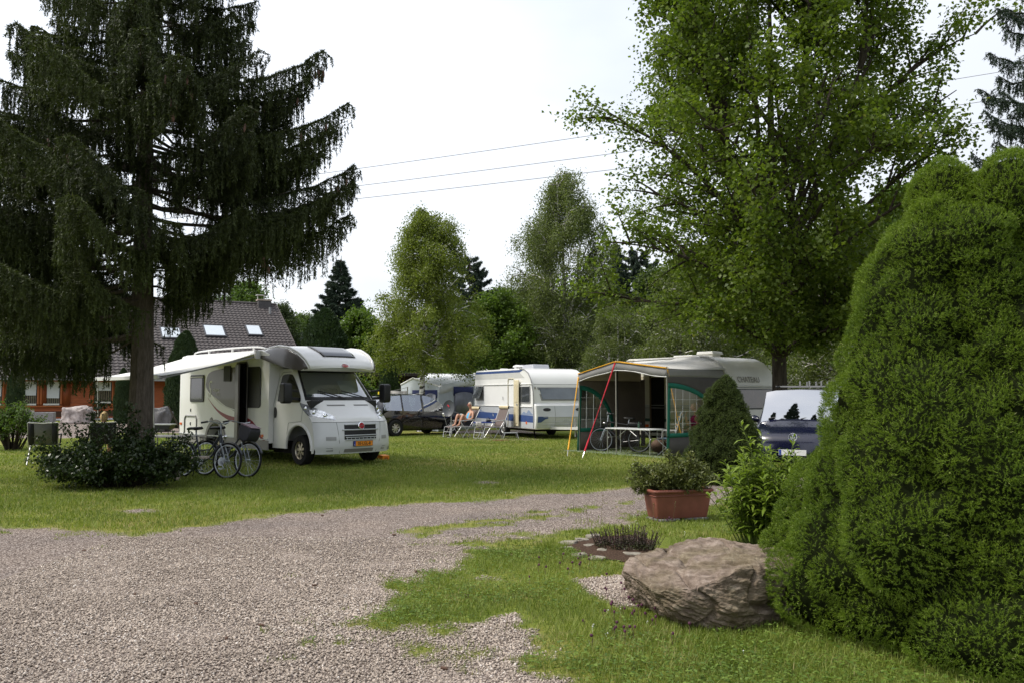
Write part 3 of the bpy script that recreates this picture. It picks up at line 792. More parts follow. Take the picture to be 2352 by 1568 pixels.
# --- big spruce on the left
def gen_spruce(seed, H, zlow, prof, nb, r0, hang=1.0, fixed=(), dens=1.0, needle=0.055, w=0.016, up=0.28, xlim=None, tin=.22):
    r = np.random.default_rng(seed); mb = MB()
    zz = np.linspace(0, H, 14); rad = r0 * (1 - zz / H) ** 0.8 + 0.01; rad[0] *= 1.3; rad[1] *= 1.02
    tr = np.stack([0.03 * np.sin(zz * .7), 0.02 * np.cos(zz * .6), zz], axis=1)
    mb.tube(tr, rad, n=10)
    br = []
    for i in range(nb):
        u = (i + r.random()) / nb
        z = zlow + (H * 0.97 - zlow) * u
        az = i * 2.39996 + r.normal(0, .35)
        br.append((z, az, interp_prof(prof, z) * r.uniform(0.82, 1.05), None))
    for f in fixed: br.append(f)
    if xlim: br = [(z, az, min(R, float(np.interp(zt if zt is not None else z, *xlim)) / math.cos(az)) if math.cos(az) > .15 else R, zt) for (z, az, R, zt) in br]
    NP = []; ND = []; NL = []; NT = []; cones = []
    for (z, az, R, ztip) in br:
        d = np.array([math.cos(az), math.sin(az), 0.0])
        a = np.array([0, 0, z]); zt = z + up * R * 0.25 if ztip is None else ztip
        za = z if ztip is None else max(zlow * .8, ztip - 0.1 * R)
        a[2] = za
        e = d * R + np.array([0, 0, zt])
        b = d * R * 0.62 + np.array([0, 0, min(za, zt) - 0.16 * R])
        n = 14; p = bez(a, b, e, n)
        p[1:-1] += r.normal(0, 0.02, (n - 2, 3))
        mb.tube(p, np.linspace(0.016 + 0.007 * R, 0.005, n), n=5, caps=False)
        side = np.array([-d[1], d[0], 0.0])
        nt_ = int(R * 46 * dens) + 4
        tone = r.uniform(0, 0.5)
        for k in range(nt_):
            t = r.uniform(tin, 1.0); x = p[int(t * (n - 1))] + (p[min(n - 1, int(t * (n - 1)) + 1)] - p[int(t * (n - 1))]) * (t * (n - 1) % 1)
            # a side twig, then a hanging tassel
            sgn = 1 if r.random() < .5 else -1
            ls = R * 0.20 * (1.12 - t) * r.uniform(.3, 1.5) + 0.05
            y = x + side * sgn * ls + d * ls * .6 - np.array([0, 0, ls * 0.3])
            lh = hang * r.uniform(0.14, 0.62) * (0.45 + 0.75 * math.sin(math.pi * min(1, t * 0.92)))
            if t > 0.93: lh *= 0.5
            zend = y[2] - lh
            q = np.array([y[0] + r.normal(0, .03), y[1] + r.normal(0, .03), zend])
            for (s0, s1, cnt) in ((x, y, int(ls / 0.022) + 2), (y, q, int(lh / 0.013) + 3)):
                u = r.random(cnt); pts = s0 + (s1 - s0) * u[:, None]
                ax = (s1 - s0) / (np.linalg.norm(s1 - s0) + 1e-6)
                dd = ax * 0.9 + r.normal(0, 0.55, (cnt, 3))
                NP.append(pts); ND.append(dd); NL.append(needle * r.uniform(.7, 1.3, cnt)); NT.append(np.clip(tone + 0.35 * u + r.normal(0, .15, cnt), 0, .9))
            if lh > 0.2 and t > .45: cones.append(q + np.array([0, 0, lh * .55]))
        # needles on the branch itself and its bright tip
        cnt = int(R * 60 * dens) + 10
        u = 0.3 + 0.7 * r.random(cnt); ii = np.minimum((u * (n - 1)).astype(int), n - 2)
        pts = p[ii] + (p[ii + 1] - p[ii]) * (u * (n - 1) - ii)[:, None]
        NP.append(pts); ND.append(d * .6 + r.normal(0, .6, (cnt, 3))); NL.append(needle * r.uniform(.8, 1.3, cnt)); NT.append(np.clip(tone + 0.2 + 0.4 * (u - .3) + r.normal(0, .15, cnt), 0, 1))
    P = np.concatenate(NP); D = np.concatenate(ND); L = np.concatenate(NL); T = np.concatenate(NT)
    V, F = needles(P, D, L, w, rng=r)
    return mb, V, F, np.clip(T, 0, 1), cones
SP_AT = at(316, 1078, 16.6); SP_AT.z = 0
sf = 16.6 / FPX
def tip(px, py):     # a branch whose tip shows at this pixel, growing sideways
    R = (px - 316) * sf; z = CAMH + (905 - py) * sf
    return (z - 0.3, 0.0 if R > 0 else math.pi, abs(R), z)
prof = [(1.9, 3.4), (2.8, 3.6), (4, 3.75), (5.2, 3.75), (6.5, 3.6), (8, 3.0), (9.5, 2.2), (11, 1.7), (12.5, 1.1), (14, .3)]
fx = []
for px, py in [(742, 122), (700, 170), (792, 236), (760, 290), (806, 378), (804, 418), (770, 450), (790, 486), (755, 540), (715, 590), (680, 560), (612, 590), (560, 600), (640, 250), (520, 100), (470, 20), (30, 70), (95, 20), (-120, 200), (-60, 320), (-150, 420), (690, 330), (-40, 560), (-100, 640), (60, 780), (-60, 730), (120, 820)]:
    z, az, R, zt = tip(px, py); fx.append((z, az + random.uniform(-.25, .25), R, zt))
for az, R, z in [(-1.9, 3.3, 3.5), (-2.4, 3.2, 3.1), (-1.5, 3.0, 3.8), (-2.8, 3.6, 3.0), (-1.0, 2.8, 4.6), (-2.1, 2.8, 4.6), (-0.6, 3.1, 5.0), (-1.6, 2.7, 5.6), (-2.6, 3.2, 5.2), (-2.0, 2.6, 7.0), (-1.2, 2.4, 8.0), (-1.5, 1.7, 8.7), (-1.3, 1.5, 9.5), (-1.8, 1.6, 7.7), (-1.65, 1.3, 10.3), (-1.45, 1.5, 6.4), (-2.9, 3.4, 3.6), (2.8, 3.3, 3.2), (2.2, 3.3, 3.4), (-3.0, 3.2, 6.6), (2.6, 3.4, 4.0)]:
    fx.append((z + .2, az, R, z))
mb, V, F, rnd, cones = gen_spruce(21, 14.2, 3.5, prof, 112, 0.235, hang=1.0, tin=.30, fixed=fx, dens=1.25, needle=0.070, w=0.021, xlim=([2.4, 3.8, 4.3, 4.8, 5.2, 5.5], [.5, .75, 1.3, 2.2, 3.3, 9]))
t = thing('spruce_tree', 'huge dark spruce with drooping branches and bare trunk standing before the motorhome', 'tree', SP_AT)
mb.build('trunk', M_BARK_SPRUCE, t); np_mesh('crown', V, F, LF_SPRUCE, t, rnd=rnd)
# hanging cones: the clusters the photo shows plus a few
M_CONE = mat('cone_pink', (0.145, 0.085, 0.070), 0.85, var=0.3, vscale=40, bump=0.6, bscale=70)
cm = None; random.seed(4)
cand = np.array(cones)[::3]; pq = [proj(Vector(c) + SP_AT) for c in cand]; cpx = np.array([q[0] for q in pq]); cpy = np.array([q[1] for q in pq])
spots = []
for cx, cy, n, sx, sy in [(590 * .68, 300 * .68 + 20, 14, 26, 50), (135, 330, 11, 24, 36), (590, 600, 6, 14, 26), (690, 270, 7, 40, 26), (760, 420, 6, 20, 24), (600, 260, 5, 40, 26), (735, 160, 6, 20, 20), (20, 420, 4, 20, 20)]:
    for _ in range(n): spots.append((cx + random.gauss(0, sx / 2), cy + random.gauss(0, sy / 2)))
for i, (px, py) in enumerate(spots):
    p = cand[np.argmin((cpx - px) ** 2 + (cpy - py) ** 2 + 2500 * (cand[:, 1] > -.2) + np.array([random.uniform(0, 900) for _ in cand]))]
    p = Vector(p) + SP_AT
    if cm is None:
        mb = MB(); mb.lathe([(.003, 0), (.018, -.015), (.025, -.06), (.023, -.11), (.012, -.155), (.002, -.17)], n=8); o = mb.build('cone', M_CONE, t); cm = o.data
    else: o = link_mesh('cone', cm, t)
    o.location = p - SP_AT; o.rotation_euler = (random.uniform(-.15, .15), random.uniform(-.15, .15), 0)

# --- spruce at the right edge
RS = at(2490, 905, 17.0); RS.z = 0
mb, V, F, rnd, _ = gen_spruce(33, 12.5, 1.6, [(1.5, 2.5), (4, 2.35), (6, 1.75), (7.2, 1.85), (8.5, 1.55), (9.6, 1.3), (12.4, .2)], 95, 0.16, hang=0.35, dens=1.7, needle=0.06, w=0.018, up=0.9)
t = thing('spruce_tree', 'blue green spruce reaching in beside the dwarf conifer with stiff upright twigs', 'tree', RS)
mb.build('trunk', M_BARK_SPRUCE, t); np_mesh('crown', V, F, LF_FIR, t, rnd=rnd)

# --- dwarf conifers (needle cushions)
def gen_conica(seed, prof, leaders, nspr, spr, nn, lump=0.16, lumps=2.1, needle_l=0.013, needle_w=0.0022, tipc=0.2, pil=0.10, ncush=110):
    """prof (z, r); leaders: (dx, dy, z, r) extra blobs; returns core MB and needles"""
    r = np.random.default_rng(seed)
    zs = np.array([p[0] for p in prof]); H = zs[-1]
    def cush(n):
        z = r.random(n * 3) * H; Rz = interp_prof(prof, z); z = z[r.random(n * 3) < (Rz + .1) / (Rz.max() + .1)][:n]; t_ = r.uniform(0, 6.2832, len(z)); Rz = interp_prof(prof, z)
        return np.stack([np.cos(t_) * Rz, np.sin(t_) * Rz, z], axis=1)
    cush0 = cush(16); cush1 = cush(ncush); cush2 = cush(ncush * 6)
    def surf(th, z):
        R = interp_prof(prof, z)
        P = np.stack([np.cos(th) * R, np.sin(th) * R, z], axis=1)
        n1 = fbm(P, lumps, seed, 2); n2 = fbm(P, lumps * 3.1, seed + 3, 2)
        k = 1 + lump * (1.2 * n1 + 0.55 * n2) + 0.0
        Rk = R * k + 0.02 * n2
        Q = np.stack([np.cos(th) * R, np.sin(th) * R, z], axis=1)
        d0 = np.full(len(Q), 9.0); d1 = np.full(len(Q), 9.0); d2 = np.full(len(Q), 9.0)
        for c in cush0: d0 = np.minimum(d0, np.linalg.norm((Q - c) * (1, 1, .7), axis=1))
        for c in cush1: d1 = np.minimum(d1, np.linalg.norm((Q - c) * (1, 1, .8), axis=1))
        for c in cush2: d2 = np.minimum(d2, np.linalg.norm(Q - c, axis=1))
        Rk = Rk + pil * .8 * (np.sqrt(np.clip(1 - (d0 / (pil * 4.2)) ** 2, 0, 1)) - .6) + pil * .95 * (np.sqrt(np.clip(1 - (d1 / (pil * 1.75)) ** 2, 0, 1)) - .6) + pil * .40 * (np.sqrt(np.clip(1 - (d2 / (pil * .80)) ** 2, 0, 1)) - .55)
        return np.stack([np.cos(th) * Rk, np.sin(th) * Rk, z], axis=1)
    # candidate points area-weighted
    zc = r.random(nspr * 2) * H; Rc = interp_prof(prof, zc)
    keep = r.random(len(zc)) < (Rc + 0.12) / (Rc.max() + 0.12); zc = zc[keep][:nspr]; th = r.uniform(0, 2 * math.pi, len(zc))
    P = surf(th, zc); e = 0.012
    N = np.cross(surf(th + e, zc) - surf(th - e, zc), surf(th, zc + e) - surf(th, zc - e)); N /= np.linalg.norm(N, axis=1, keepdims=True)
    for (dx, dy, z, R, fr) in leaders:
        n = int(nspr * fr); u = r.normal(size=(n, 3)); u /= np.linalg.norm(u, axis=1, keepdims=True)
        kk = 1 + 0.22 * fbm(u + dx, 2.6, seed + 9, 2)
        Pb = np.array([dx, dy, z]) + u * R * kk[:, None] * np.array([1, 1, 1.35])
        P = np.concatenate([P, Pb]); N = np.concatenate([N, u])
    # shoots
    n = len(P)
    D = N + r.normal(0, .27, (n, 3)); D[:, 2] += 0.22; D /= np.linalg.norm(D, axis=1, keepdims=True)
    L = spr * r.uniform(0.6, 1.5, n); P0 = P - D * (L * 0.75 + r.uniform(0, spr * 0.45, n))[:, None]
    tone = np.clip(0.38 + 0.25 * fbm(P, 2.2, seed + 5, 3) + r.normal(0, .12, n), 0.02, .85)
    u = np.linspace(0.05, 1.0, nn)[None, :] + r.uniform(-.05, .05, (n, nn))
    Q = P0[:, None, :] + D[:, None, :] * (L[:, None] * u)[..., None]
    dd = D[:, None, :] * (0.55 + 0.5 * u[..., None]) + r.normal(0, 0.75, (n, nn, 3))
    ll = needle_l * r.uniform(.7, 1.3, (n, nn))
    V, F = needles(Q.reshape(-1, 3), dd.reshape(-1, 3), ll.ravel(), needle_w, rng=r)
    T = np.clip(tone[:, None] + 0.22 * (u - .4) + r.normal(0, .08, (n, nn)), 0, .92)
    br = r.random((n, nn)) < 0.02 * (u > .85) * 6 * tipc; T = np.where(br, 1.0, T)
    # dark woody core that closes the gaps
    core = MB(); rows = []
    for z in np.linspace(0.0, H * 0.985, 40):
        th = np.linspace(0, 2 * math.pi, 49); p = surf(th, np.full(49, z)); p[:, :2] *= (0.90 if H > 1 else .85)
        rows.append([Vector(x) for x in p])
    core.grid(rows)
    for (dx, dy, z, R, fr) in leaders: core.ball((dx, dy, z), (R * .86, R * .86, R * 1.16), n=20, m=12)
    return core, V, F, T.ravel()
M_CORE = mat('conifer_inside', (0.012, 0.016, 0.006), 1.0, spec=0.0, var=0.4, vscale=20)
BIG_AT = Vector(((2238 - 1176) / FPX * 5.75, 5.75, 0))
prof = [(0, 1.18), (.12, 1.27), (.45, 1.30), (.75, 1.25), (1.0, 1.15), (1.25, 1.03), (1.6, .93), (1.97, .79), (2.3, .66), (2.55, .56), (2.75, .46), (2.88, .32), (2.96, .05)]
core, V, F, rnd = gen_conica(5, prof, [(-.15, .05, 2.93, .25, .075), (.20, -.16, 2.83, .32, .12), (-.30, -.12, 2.70, .20, .05)], 64000, 0.034, 13, lump=0.10, lumps=1.6, needle_l=0.0160, needle_w=0.0032, pil=.17, ncush=70)
t = thing('dwarf_conifer', 'very large cone shaped dwarf conifer with two tops and fine bright green needles', 'conifer', BIG_AT)
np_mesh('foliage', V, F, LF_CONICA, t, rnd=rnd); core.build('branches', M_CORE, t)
MED_AT = gp(1668, 1108)
prof = [(0, .62), (.15, .72), (.5, .70), (.9, .60), (1.2, .49), (1.5, .36), (1.72, .24), (1.86, .12), (1.92, .03)]
core, V, F, rnd = gen_conica(9, prof, [(.03, 0, 1.80, .13, .03), (-.10, .0, 1.68, .13, .03), (.16, -.05, 1.52, .16, .04)], 15000, 0.042, 11, lump=0.12, lumps=3.0, needle_l=0.022, needle_w=0.0048, tipc=0.05, pil=.075, ncush=70)
t = thing('dwarf_conifer', 'smaller dark green cone shaped dwarf conifer between awning and blue car', 'conifer', MED_AT)
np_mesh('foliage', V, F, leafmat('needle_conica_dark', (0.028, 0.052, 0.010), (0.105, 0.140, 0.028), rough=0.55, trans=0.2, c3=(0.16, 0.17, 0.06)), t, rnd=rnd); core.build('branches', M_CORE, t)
# ---------------------------------------------------------------- shrubs and garden plants
def gen_shrub(seed, w, d, h, ns, leaf, lw, leaf_n, n2=6, sprigs=(), droop=0.0, jit=.03, stem_r=.008, axial=False, updir=0.15):
    r = np.random.default_rng(seed); mb = MB(); segs = []
    targets = []
    for i in range(ns):
        a = r.uniform(0, 6.28); q = math.sqrt(r.random()); z = h * r.uniform(0.45, 1.0) * math.sqrt(max(0.05, 1 - (q * .85) ** 2))
        targets.append((math.cos(a) * q * w / 2, math.sin(a) * q * d / 2, z))
    targets += list(sprigs)
    for (x, y, z) in targets:
        e = np.array([x, y, z]); a = np.array([x * .25 + r.normal(0, .03), y * .25 + r.normal(0, .03), 0.0])
        b = (a + e) / 2 + np.array([x * .1, y * .1, h * .18]); p = bez(a, b, e, 7)
        mb.tube(p, np.linspace(stem_r, stem_r * .35, 7), n=4, caps=False)
        for k in range(n2):
            t = r.uniform(0.3, 1.0); i = min(5, int(t * 6)); s = p[i] + (p[i + 1] - p[i]) * (t * 6 - i)
            dd = (p[i + 1] - p[i]); dd = dd / (np.linalg.norm(dd) + 1e-6) * .6 + r.normal(0, .7, 3); dd[2] += updir; dd /= np.linalg.norm(dd)
            l = h * r.uniform(.08, .24)
            mb.tube([s, s + dd * l], [stem_r * .4, stem_r * .2], n=3, caps=False)
            segs.append(np.concatenate([s, s + dd * l, [r.random()]]))
        segs.append(np.concatenate([p[3], e, [r.random()]]))
    segs = np.array(segs); m = len(segs); k = leaf_n
    t = r.random((m, k)); P = segs[:, None, :3] + (segs[:, None, 3:6] - segs[:, None, :3]) * t[..., None] + r.normal(0, jit, (m, k, 3))
    ax = segs[:, 3:6] - segs[:, :3]; ax /= np.linalg.norm(ax, axis=1, keepdims=True)
    D = np.repeat(ax, k, axis=0) * (0.5 if axial else .25) + r.normal(0, .6, (m * k, 3)); D[:, 2] -= droop
    N = r.normal(0, .5, (m * k, 3)); N[:, 2] += 1
    P = P.reshape(-1, 3); P[:, 2] = np.maximum(P[:, 2], 0.02)
    sz = leaf * r.uniform(.6, 1.3, m * k)
    V, F = leaves(P, D, N, sz, sz * lw)
    rnd = np.clip(.2 + .4 * np.repeat(segs[:, 6], k) + r.normal(0, .18, m * k), 0, 1)
    return mb, V, F, rnd
def shrub(name, label, cat, loc, args, lf, bark=None, group=None, rot=0, **kw):
    mb, V, F, rnd = gen_shrub(*args, **kw)
    t = thing(name, label, cat, loc, rot, group)
    mb.build('stems', bark or M_TWIG, t); np_mesh('foliage', V, F, lf, t, rnd=rnd)
    return t
# the dark shrub under the spruce
LS = at(272, 1100, 14.4); LS.z = 0
spr = [(-.95, -.1, 1.05), (-.55, .1, 1.2), (-.35, 0, 1.45), (-.75, .1, .95), (-1.35, 0, .7), (-1.45, 0, .45), (-1.5, .1, .9), (.25, .15, 1.15), (.55, .1, 1.0), (.95, 0, .95), (1.2, 0, .85), (1.45, 0, .65), (.1, .2, 1.35), (-.1, .2, 1.1)]
shrub('shrub', 'low wide dark green leafy shrub around the foot of the spruce', 'shrub', LS, (2, 2.75, 1.5, 0.86, 120, 0.058, .72, 26), LF_SHRUB, n2=8, sprigs=spr, jit=.05)
# willow leaved perennial before the blue car
def gen_perennial(seed, n, w, d, h, leaf):
    r = np.random.default_rng(seed); mb = MB(); PP = []; DD = []; SS = []; TT = []
    for i in range(n):
        a = r.uniform(0, 6.28); q = math.sqrt(r.random()); hh = h * r.uniform(.55, 1.0) * (1 - .45 * q ** 2)
        e = np.array([math.cos(a) * q * w / 2, math.sin(a) * q * d / 2, hh]); s = np.array([e[0] * .45, e[1] * .45, 0])
        if i == 0: e = np.array([-.24, 0, 1.32]); 
        if i == 1: e = np.array([.0, .05, 1.20])
        if i == 2: e = np.array([.34, 0, 1.16])
        p = bez(s, (s + e) / 2 + np.array([0, 0, .1]), e, 9); mb.tube(p, np.linspace(.007, .003, 9), n=5, caps=False)
        k = int(hh / .024)
        for j in range(k):
            t = 0.12 + .88 * j / k; ii = min(7, int(t * 8)); x = p[ii] + (p[ii + 1] - p[ii]) * (t * 8 - ii)
            an = j * 2.4 + r.normal(0, .3)
            PP.append(x); DD.append([math.cos(an), math.sin(an), r.uniform(.1, .9) + .5 * (t > .88)]); SS.append(leaf * r.uniform(.6, 1.2) * (1.1 - .5 * max(0, t - .8) / .2)); TT.append(np.clip(.25 + .5 * t + r.normal(0, .15), 0, 1))
    P = np.array(PP); D = np.array(DD); S = np.array(SS); N = r.normal(0, .2, D.shape); N[:, 2] += 1
    # arching leaf of two joined pieces
    Dn, Sd, Nn = rot_to_np(D, N); w_ = S[:, None] * .17
    a = P; b = P + Dn * S[:, None] * .32 + Nn * S[:, None] * .03; c = P + Dn * S[:, None] * .70 - np.array([0, 0, .10]) * S[:, None]; e = P + Dn * S[:, None] - np.array([0, 0, .36]) * S[:, None]
    V = np.stack([a, b + Sd * w_ * .5, c + Sd * w_ * .42, e, c - Sd * w_ * .42, b - Sd * w_ * .5], axis=1).reshape(-1, 3)
    i = np.arange(len(P))[:, None] * 6
    F = np.concatenate([i + np.array([[0, 1, 5, 5]])[:, [0, 1, 2, 2]], ], axis=0)
    T = np.concatenate([i + np.array([[0, 1, 5]]), i + np.array([[5, 1, 2]]), i + np.array([[5, 2, 4]]), i + np.array([[4, 2, 3]])], axis=0)
    return mb, V, T, np.tile(np.array(TT), 4)
PR = at(1756, 1240, 8.9); PR.z = 0
mb, V, F, rnd = gen_perennial(4, 120, 1.2, .9, 1.2, .165)
t = thing('perennial', 'bright green perennial with long willow like leaves beside the big dwarf conifer', 'plant', PR)
mb.build('stems', mat('stem_green', (0.10, 0.14, 0.03), .7, var=.2), t); np_mesh('foliage', V, F, LF_WILLOW, t, rnd=rnd)

# planter with an azalea
PL = gp(1556, 1190)
t = thing('planter', 'rectangular red brown plastic planter with a rolled rim standing on flat stones', 'planter', PL, math.radians(17))
M_POT = mat('planter_plastic', (0.205, 0.072, 0.050), 0.5, spec=.35, var=.18, vscale=5, bump=.05, bscale=80)
def tub(z0, z1, l0, w0, l1, w1, r):
    rows = []
    for (z, l, w) in ((z0, l0, w0), (z0 + .02, l0 + .015, w0 + .015), ((z0 + z1) * .45, l0 * .45 + l1 * .55, w0 * .45 + w1 * .55), (z1, l1, w1)):
        row = []
        for cx, cy, a0 in ((l / 2 - r, w / 2 - r, 0), (-l / 2 + r, w / 2 - r, 90), (-l / 2 + r, -w / 2 + r, 180), (l / 2 - r, -w / 2 + r, 270)):
            for k in range(6):
                a = math.radians(a0 + 90 * k / 5); row.append(Vector((cx + r * math.cos(a), cy + r * math.sin(a), z)))
        row.append(row[0].copy()); rows.append(row)
    return rows
mb = MB(); mb.grid(tub(.03, .36, .70, .30, .80, .38, .035)); rows = tub(.04, .355, .66, .27, .77, .35, .03)
mb.grid([list(reversed(q)) for q in rows]); mb.add([rows[0][i] for i in range(24)], [tuple(range(24))])
mb.build('tub', M_POT, t, smooth=True)
def loop(z, l, w, r):
    return [p for p in tub(z, z + .1, l, w, l, w, r)[0]]
mb = MB(); mb.tube(loop(.375, .83, .41, .05), .021, n=8, caps=False); mb.tube(loop(.315, .80, .38, .045), .008, n=6, caps=False); mb.build('rim', M_POT, t)
mb = MB(); mb.add([(-.38, -.17, .33), (.38, -.17, .33), (.38, .17, .33), (-.38, .17, .33)], [(0, 1, 2, 3)]); mb.build('soil', mat('soil', (.03, .022, .016), 1, var=.4, vscale=30, bump=.8, bscale=60), t)
M_SLATE = mat('slab_stone', (.20, .19, .18), .85, var=.3, vscale=12, bump=.5, bscale=40)
for (dx, dy, l, w, rz) in [(-.22, -.02, .30, .34, .2), (.22, .0, .34, .32, -.1)]:
    mb = MB(); mb.prism([(-l / 2, -w / 2), (l / 2 * .9, -w / 2 * 1.05), (l / 2, w / 2 * .9), (-l / 2 * .92, w / 2)], 0, .028, 'XY')
    o = mb.build('stone_slab', M_SLATE, None, bevel=.006)
    c = Matrix.Rotation(math.radians(17), 3, 'Z') @ Vector((dx, dy, 0)); o.location = PL + c; o.rotation_euler = (0, 0, math.radians(17) + rz)
    tag(o, 'flat grey stone slab under the left end of the planter' if dx < 0 else 'flat grey stone slab under the right end of the planter', 'stone')
spr = [(-.62, -.05, .18), (-.60, 0, .30), (-.52, 0, .36), (-.56, -.1, .08), (-.5, -.1, .02), (.42, 0, .24), (.38, .05, .32), (-.1, 0, .50), (.2, 0, .48), (.02, .05, .46)]
shrub('azalea', 'spreading olive green azalea with reddish buds growing in the planter', 'plant', PL + Vector((-.01, 0, .33)), (6, .98, .55, .40, 85, .050, .42, 22), LF_AZALEA, n2=8, sprigs=spr, jit=.025, axial=True)

# flower bed with purple flower spikes
BEDC = gp(1410, 1262)
mb = MB(); rr = random.Random(3); poly = [(p[0] - BEDC.x, p[1] - BEDC.y) for p in gpoly([(1296, 1255), (1330, 1242), (1385, 1232), (1450, 1230), (1500, 1242), (1498, 1280), (1440, 1292), (1360, 1280)])]
rows = []
for k in (1.0, .75, .4, .02): rows.append([Vector((x * k, y * k, .012 + .045 * (1 - k) + rr.uniform(-.004, .004))) for x, y in poly + [poly[0]]])
mb.grid(rows)
o = mb.build('mulch', mat('mulch', (.075, .048, .034), 1, spec=.1, var=.5, vscale=60, bump=1, bscale=90), None, loc=BEDC)
tag(o, 'dark brown bark mulch of the small flower bed', kind='stuff')
M_EDGE = mat('edging_stone', (.25, .225, .18), .85, var=.3, vscale=9, bump=.7, bscale=35)
def stone_mesh(seed, l, w, h, jag=.12, n=3):
    bm = bmesh.new(); bmesh.ops.create_icosphere(bm, subdivisions=n, radius=1)
    for v in bm.verts:
        p = v.co.copy(); q = Vector([abs(c) ** .55 * (1 if c > 0 else -1) for c in p]); q = q / max(1, q.length / 1.25)
        k = 1 + jag * mnoise.noise(p * 1.7 + Vector((seed, 0, 0))) + jag * .5 * mnoise.noise(p * 4 + Vector((0, seed, 0)))
        v.co = Vector((q.x * l / 2 * k, q.y * w / 2 * k, q.z * h / 2 * k))
    me = bpy.data.meshes.new('stone'); bm.to_mesh(me); bm.free()
    me.polygons.foreach_set('use_smooth', [True] * len(me.polygons))
    return me
words = ['pale flat edging stone at the {} of the flower bed']
EDGE = [((1306, 1249), .20, 'left tip'), ((1337, 1243), .16, 'far left rim'), ((1362, 1234), .18, 'far rim'), ((1300, 1262), .16, 'near left rim'), ((1362, 1258), .20, 'middle, left of the purple flowers,'), ((1393, 1268), .20, 'near rim, second below the flowers'), ((1425, 1270), .20, 'near rim, third below the flowers'), ((1455, 1277), .18, 'near rim touching the boulder'), ((1330, 1278), .15, 'lowest rim in the grass'), ((1372, 1285), .16, 'lowest rim, further along,')]
for i, (px, l, w_) in enumerate(EDGE):
    me = stone_mesh(i * 3.1, l, l * .62, .045, .22); me.materials.append(M_EDGE)
    o = link_mesh('edging_stone', me); p = gp(*px); o.location = (p.x, p.y, .016); o.rotation_euler = (rr.uniform(-.08, .08), rr.uniform(-.1, .1), rr.uniform(-.5, .5))
    tag(o, 'pale flat edging stone at the %s of the flower bed' % w_, 'stone', 'edging stones of the flower bed')
def gen_spikes(seed, n, w, d, h):
    r = np.random.default_rng(seed); mb = MB(); P = []; D = []; S = []; T = []
    for i in range(n):
        a = r.uniform(0, 6.28); q = math.sqrt(r.random()); x, y = math.cos(a) * q * w / 2, math.sin(a) * q * d / 2
        hh = h * r.uniform(.55, 1) * (1 - .3 * q * q); lx, ly = x * .25 + r.normal(0, .02), y * .25 + r.normal(0, .02)
        mb.tube([(x, y, 0), (x + lx, y + ly, hh)], [.003, .002], n=3, caps=False)
        for z in np.arange(.03, hh, .011):
            t = z / hh; an = r.uniform(0, 6.28); P.append([x + lx * t, y + ly * t, z]); D.append([math.cos(an), math.sin(an), .7 if t > .5 else .2])
            S.append((.017 if t > .45 else .030) * r.uniform(.8, 1.3)); T.append(np.clip((.70 if t > .45 else .2) + r.normal(0, .12), 0, 1))
    P = np.array(P); N = r.normal(0, .4, P.shape); N[:, 2] += 1; S = np.array(S)
    V, F = leaves(P, np.array(D), N, S, S * .6); return mb, V, F, np.array(T)
LF_BUGLE = leafmat('bugle_spike', (0.055, 0.075, 0.02), (0.085, 0.04, 0.055), trans=.15, c3=(0.13, 0.07, 0.085))
FP = gp(1440, 1262)
mb, V, F, rnd = gen_spikes(6, 170, .62, .42, .27)
t = thing('flowering_plant', 'low plant with dense purple brown flower spikes in the stone edged bed', 'plant', FP); mb.build('stems', M_TWIG, t); np_mesh('foliage', V, F, LF_BUGLE, t, rnd=rnd)
# thin grass stalks beside planter
mb = MB()
for (px, py, h) in [(1380, 1205, .36), (1352, 1208, .2), (1500, 1196, .22), (1545, 1198, .25), (1590, 1192, .2)]:
    p = gp(px, py); q = Vector((rr.uniform(-.04, .04), 0, h)); mb.tube([p, p + q * .6, p + q], [.002, .0016, .001], n=4); mb.ball(p + q, (.006, .006, .014), n=6, m=4)
    for k in range(4): mb.ball(p + q * (.7 + .07 * k) + Vector((rr.uniform(-.01, .01), 0, 0)), .005, n=5, m=4)
tag(mb.build('grass_stalks', mat('stalk', (.16, .13, .06), .8, var=.3)), 'thin dry seed stalks standing before the planter', kind='stuff')

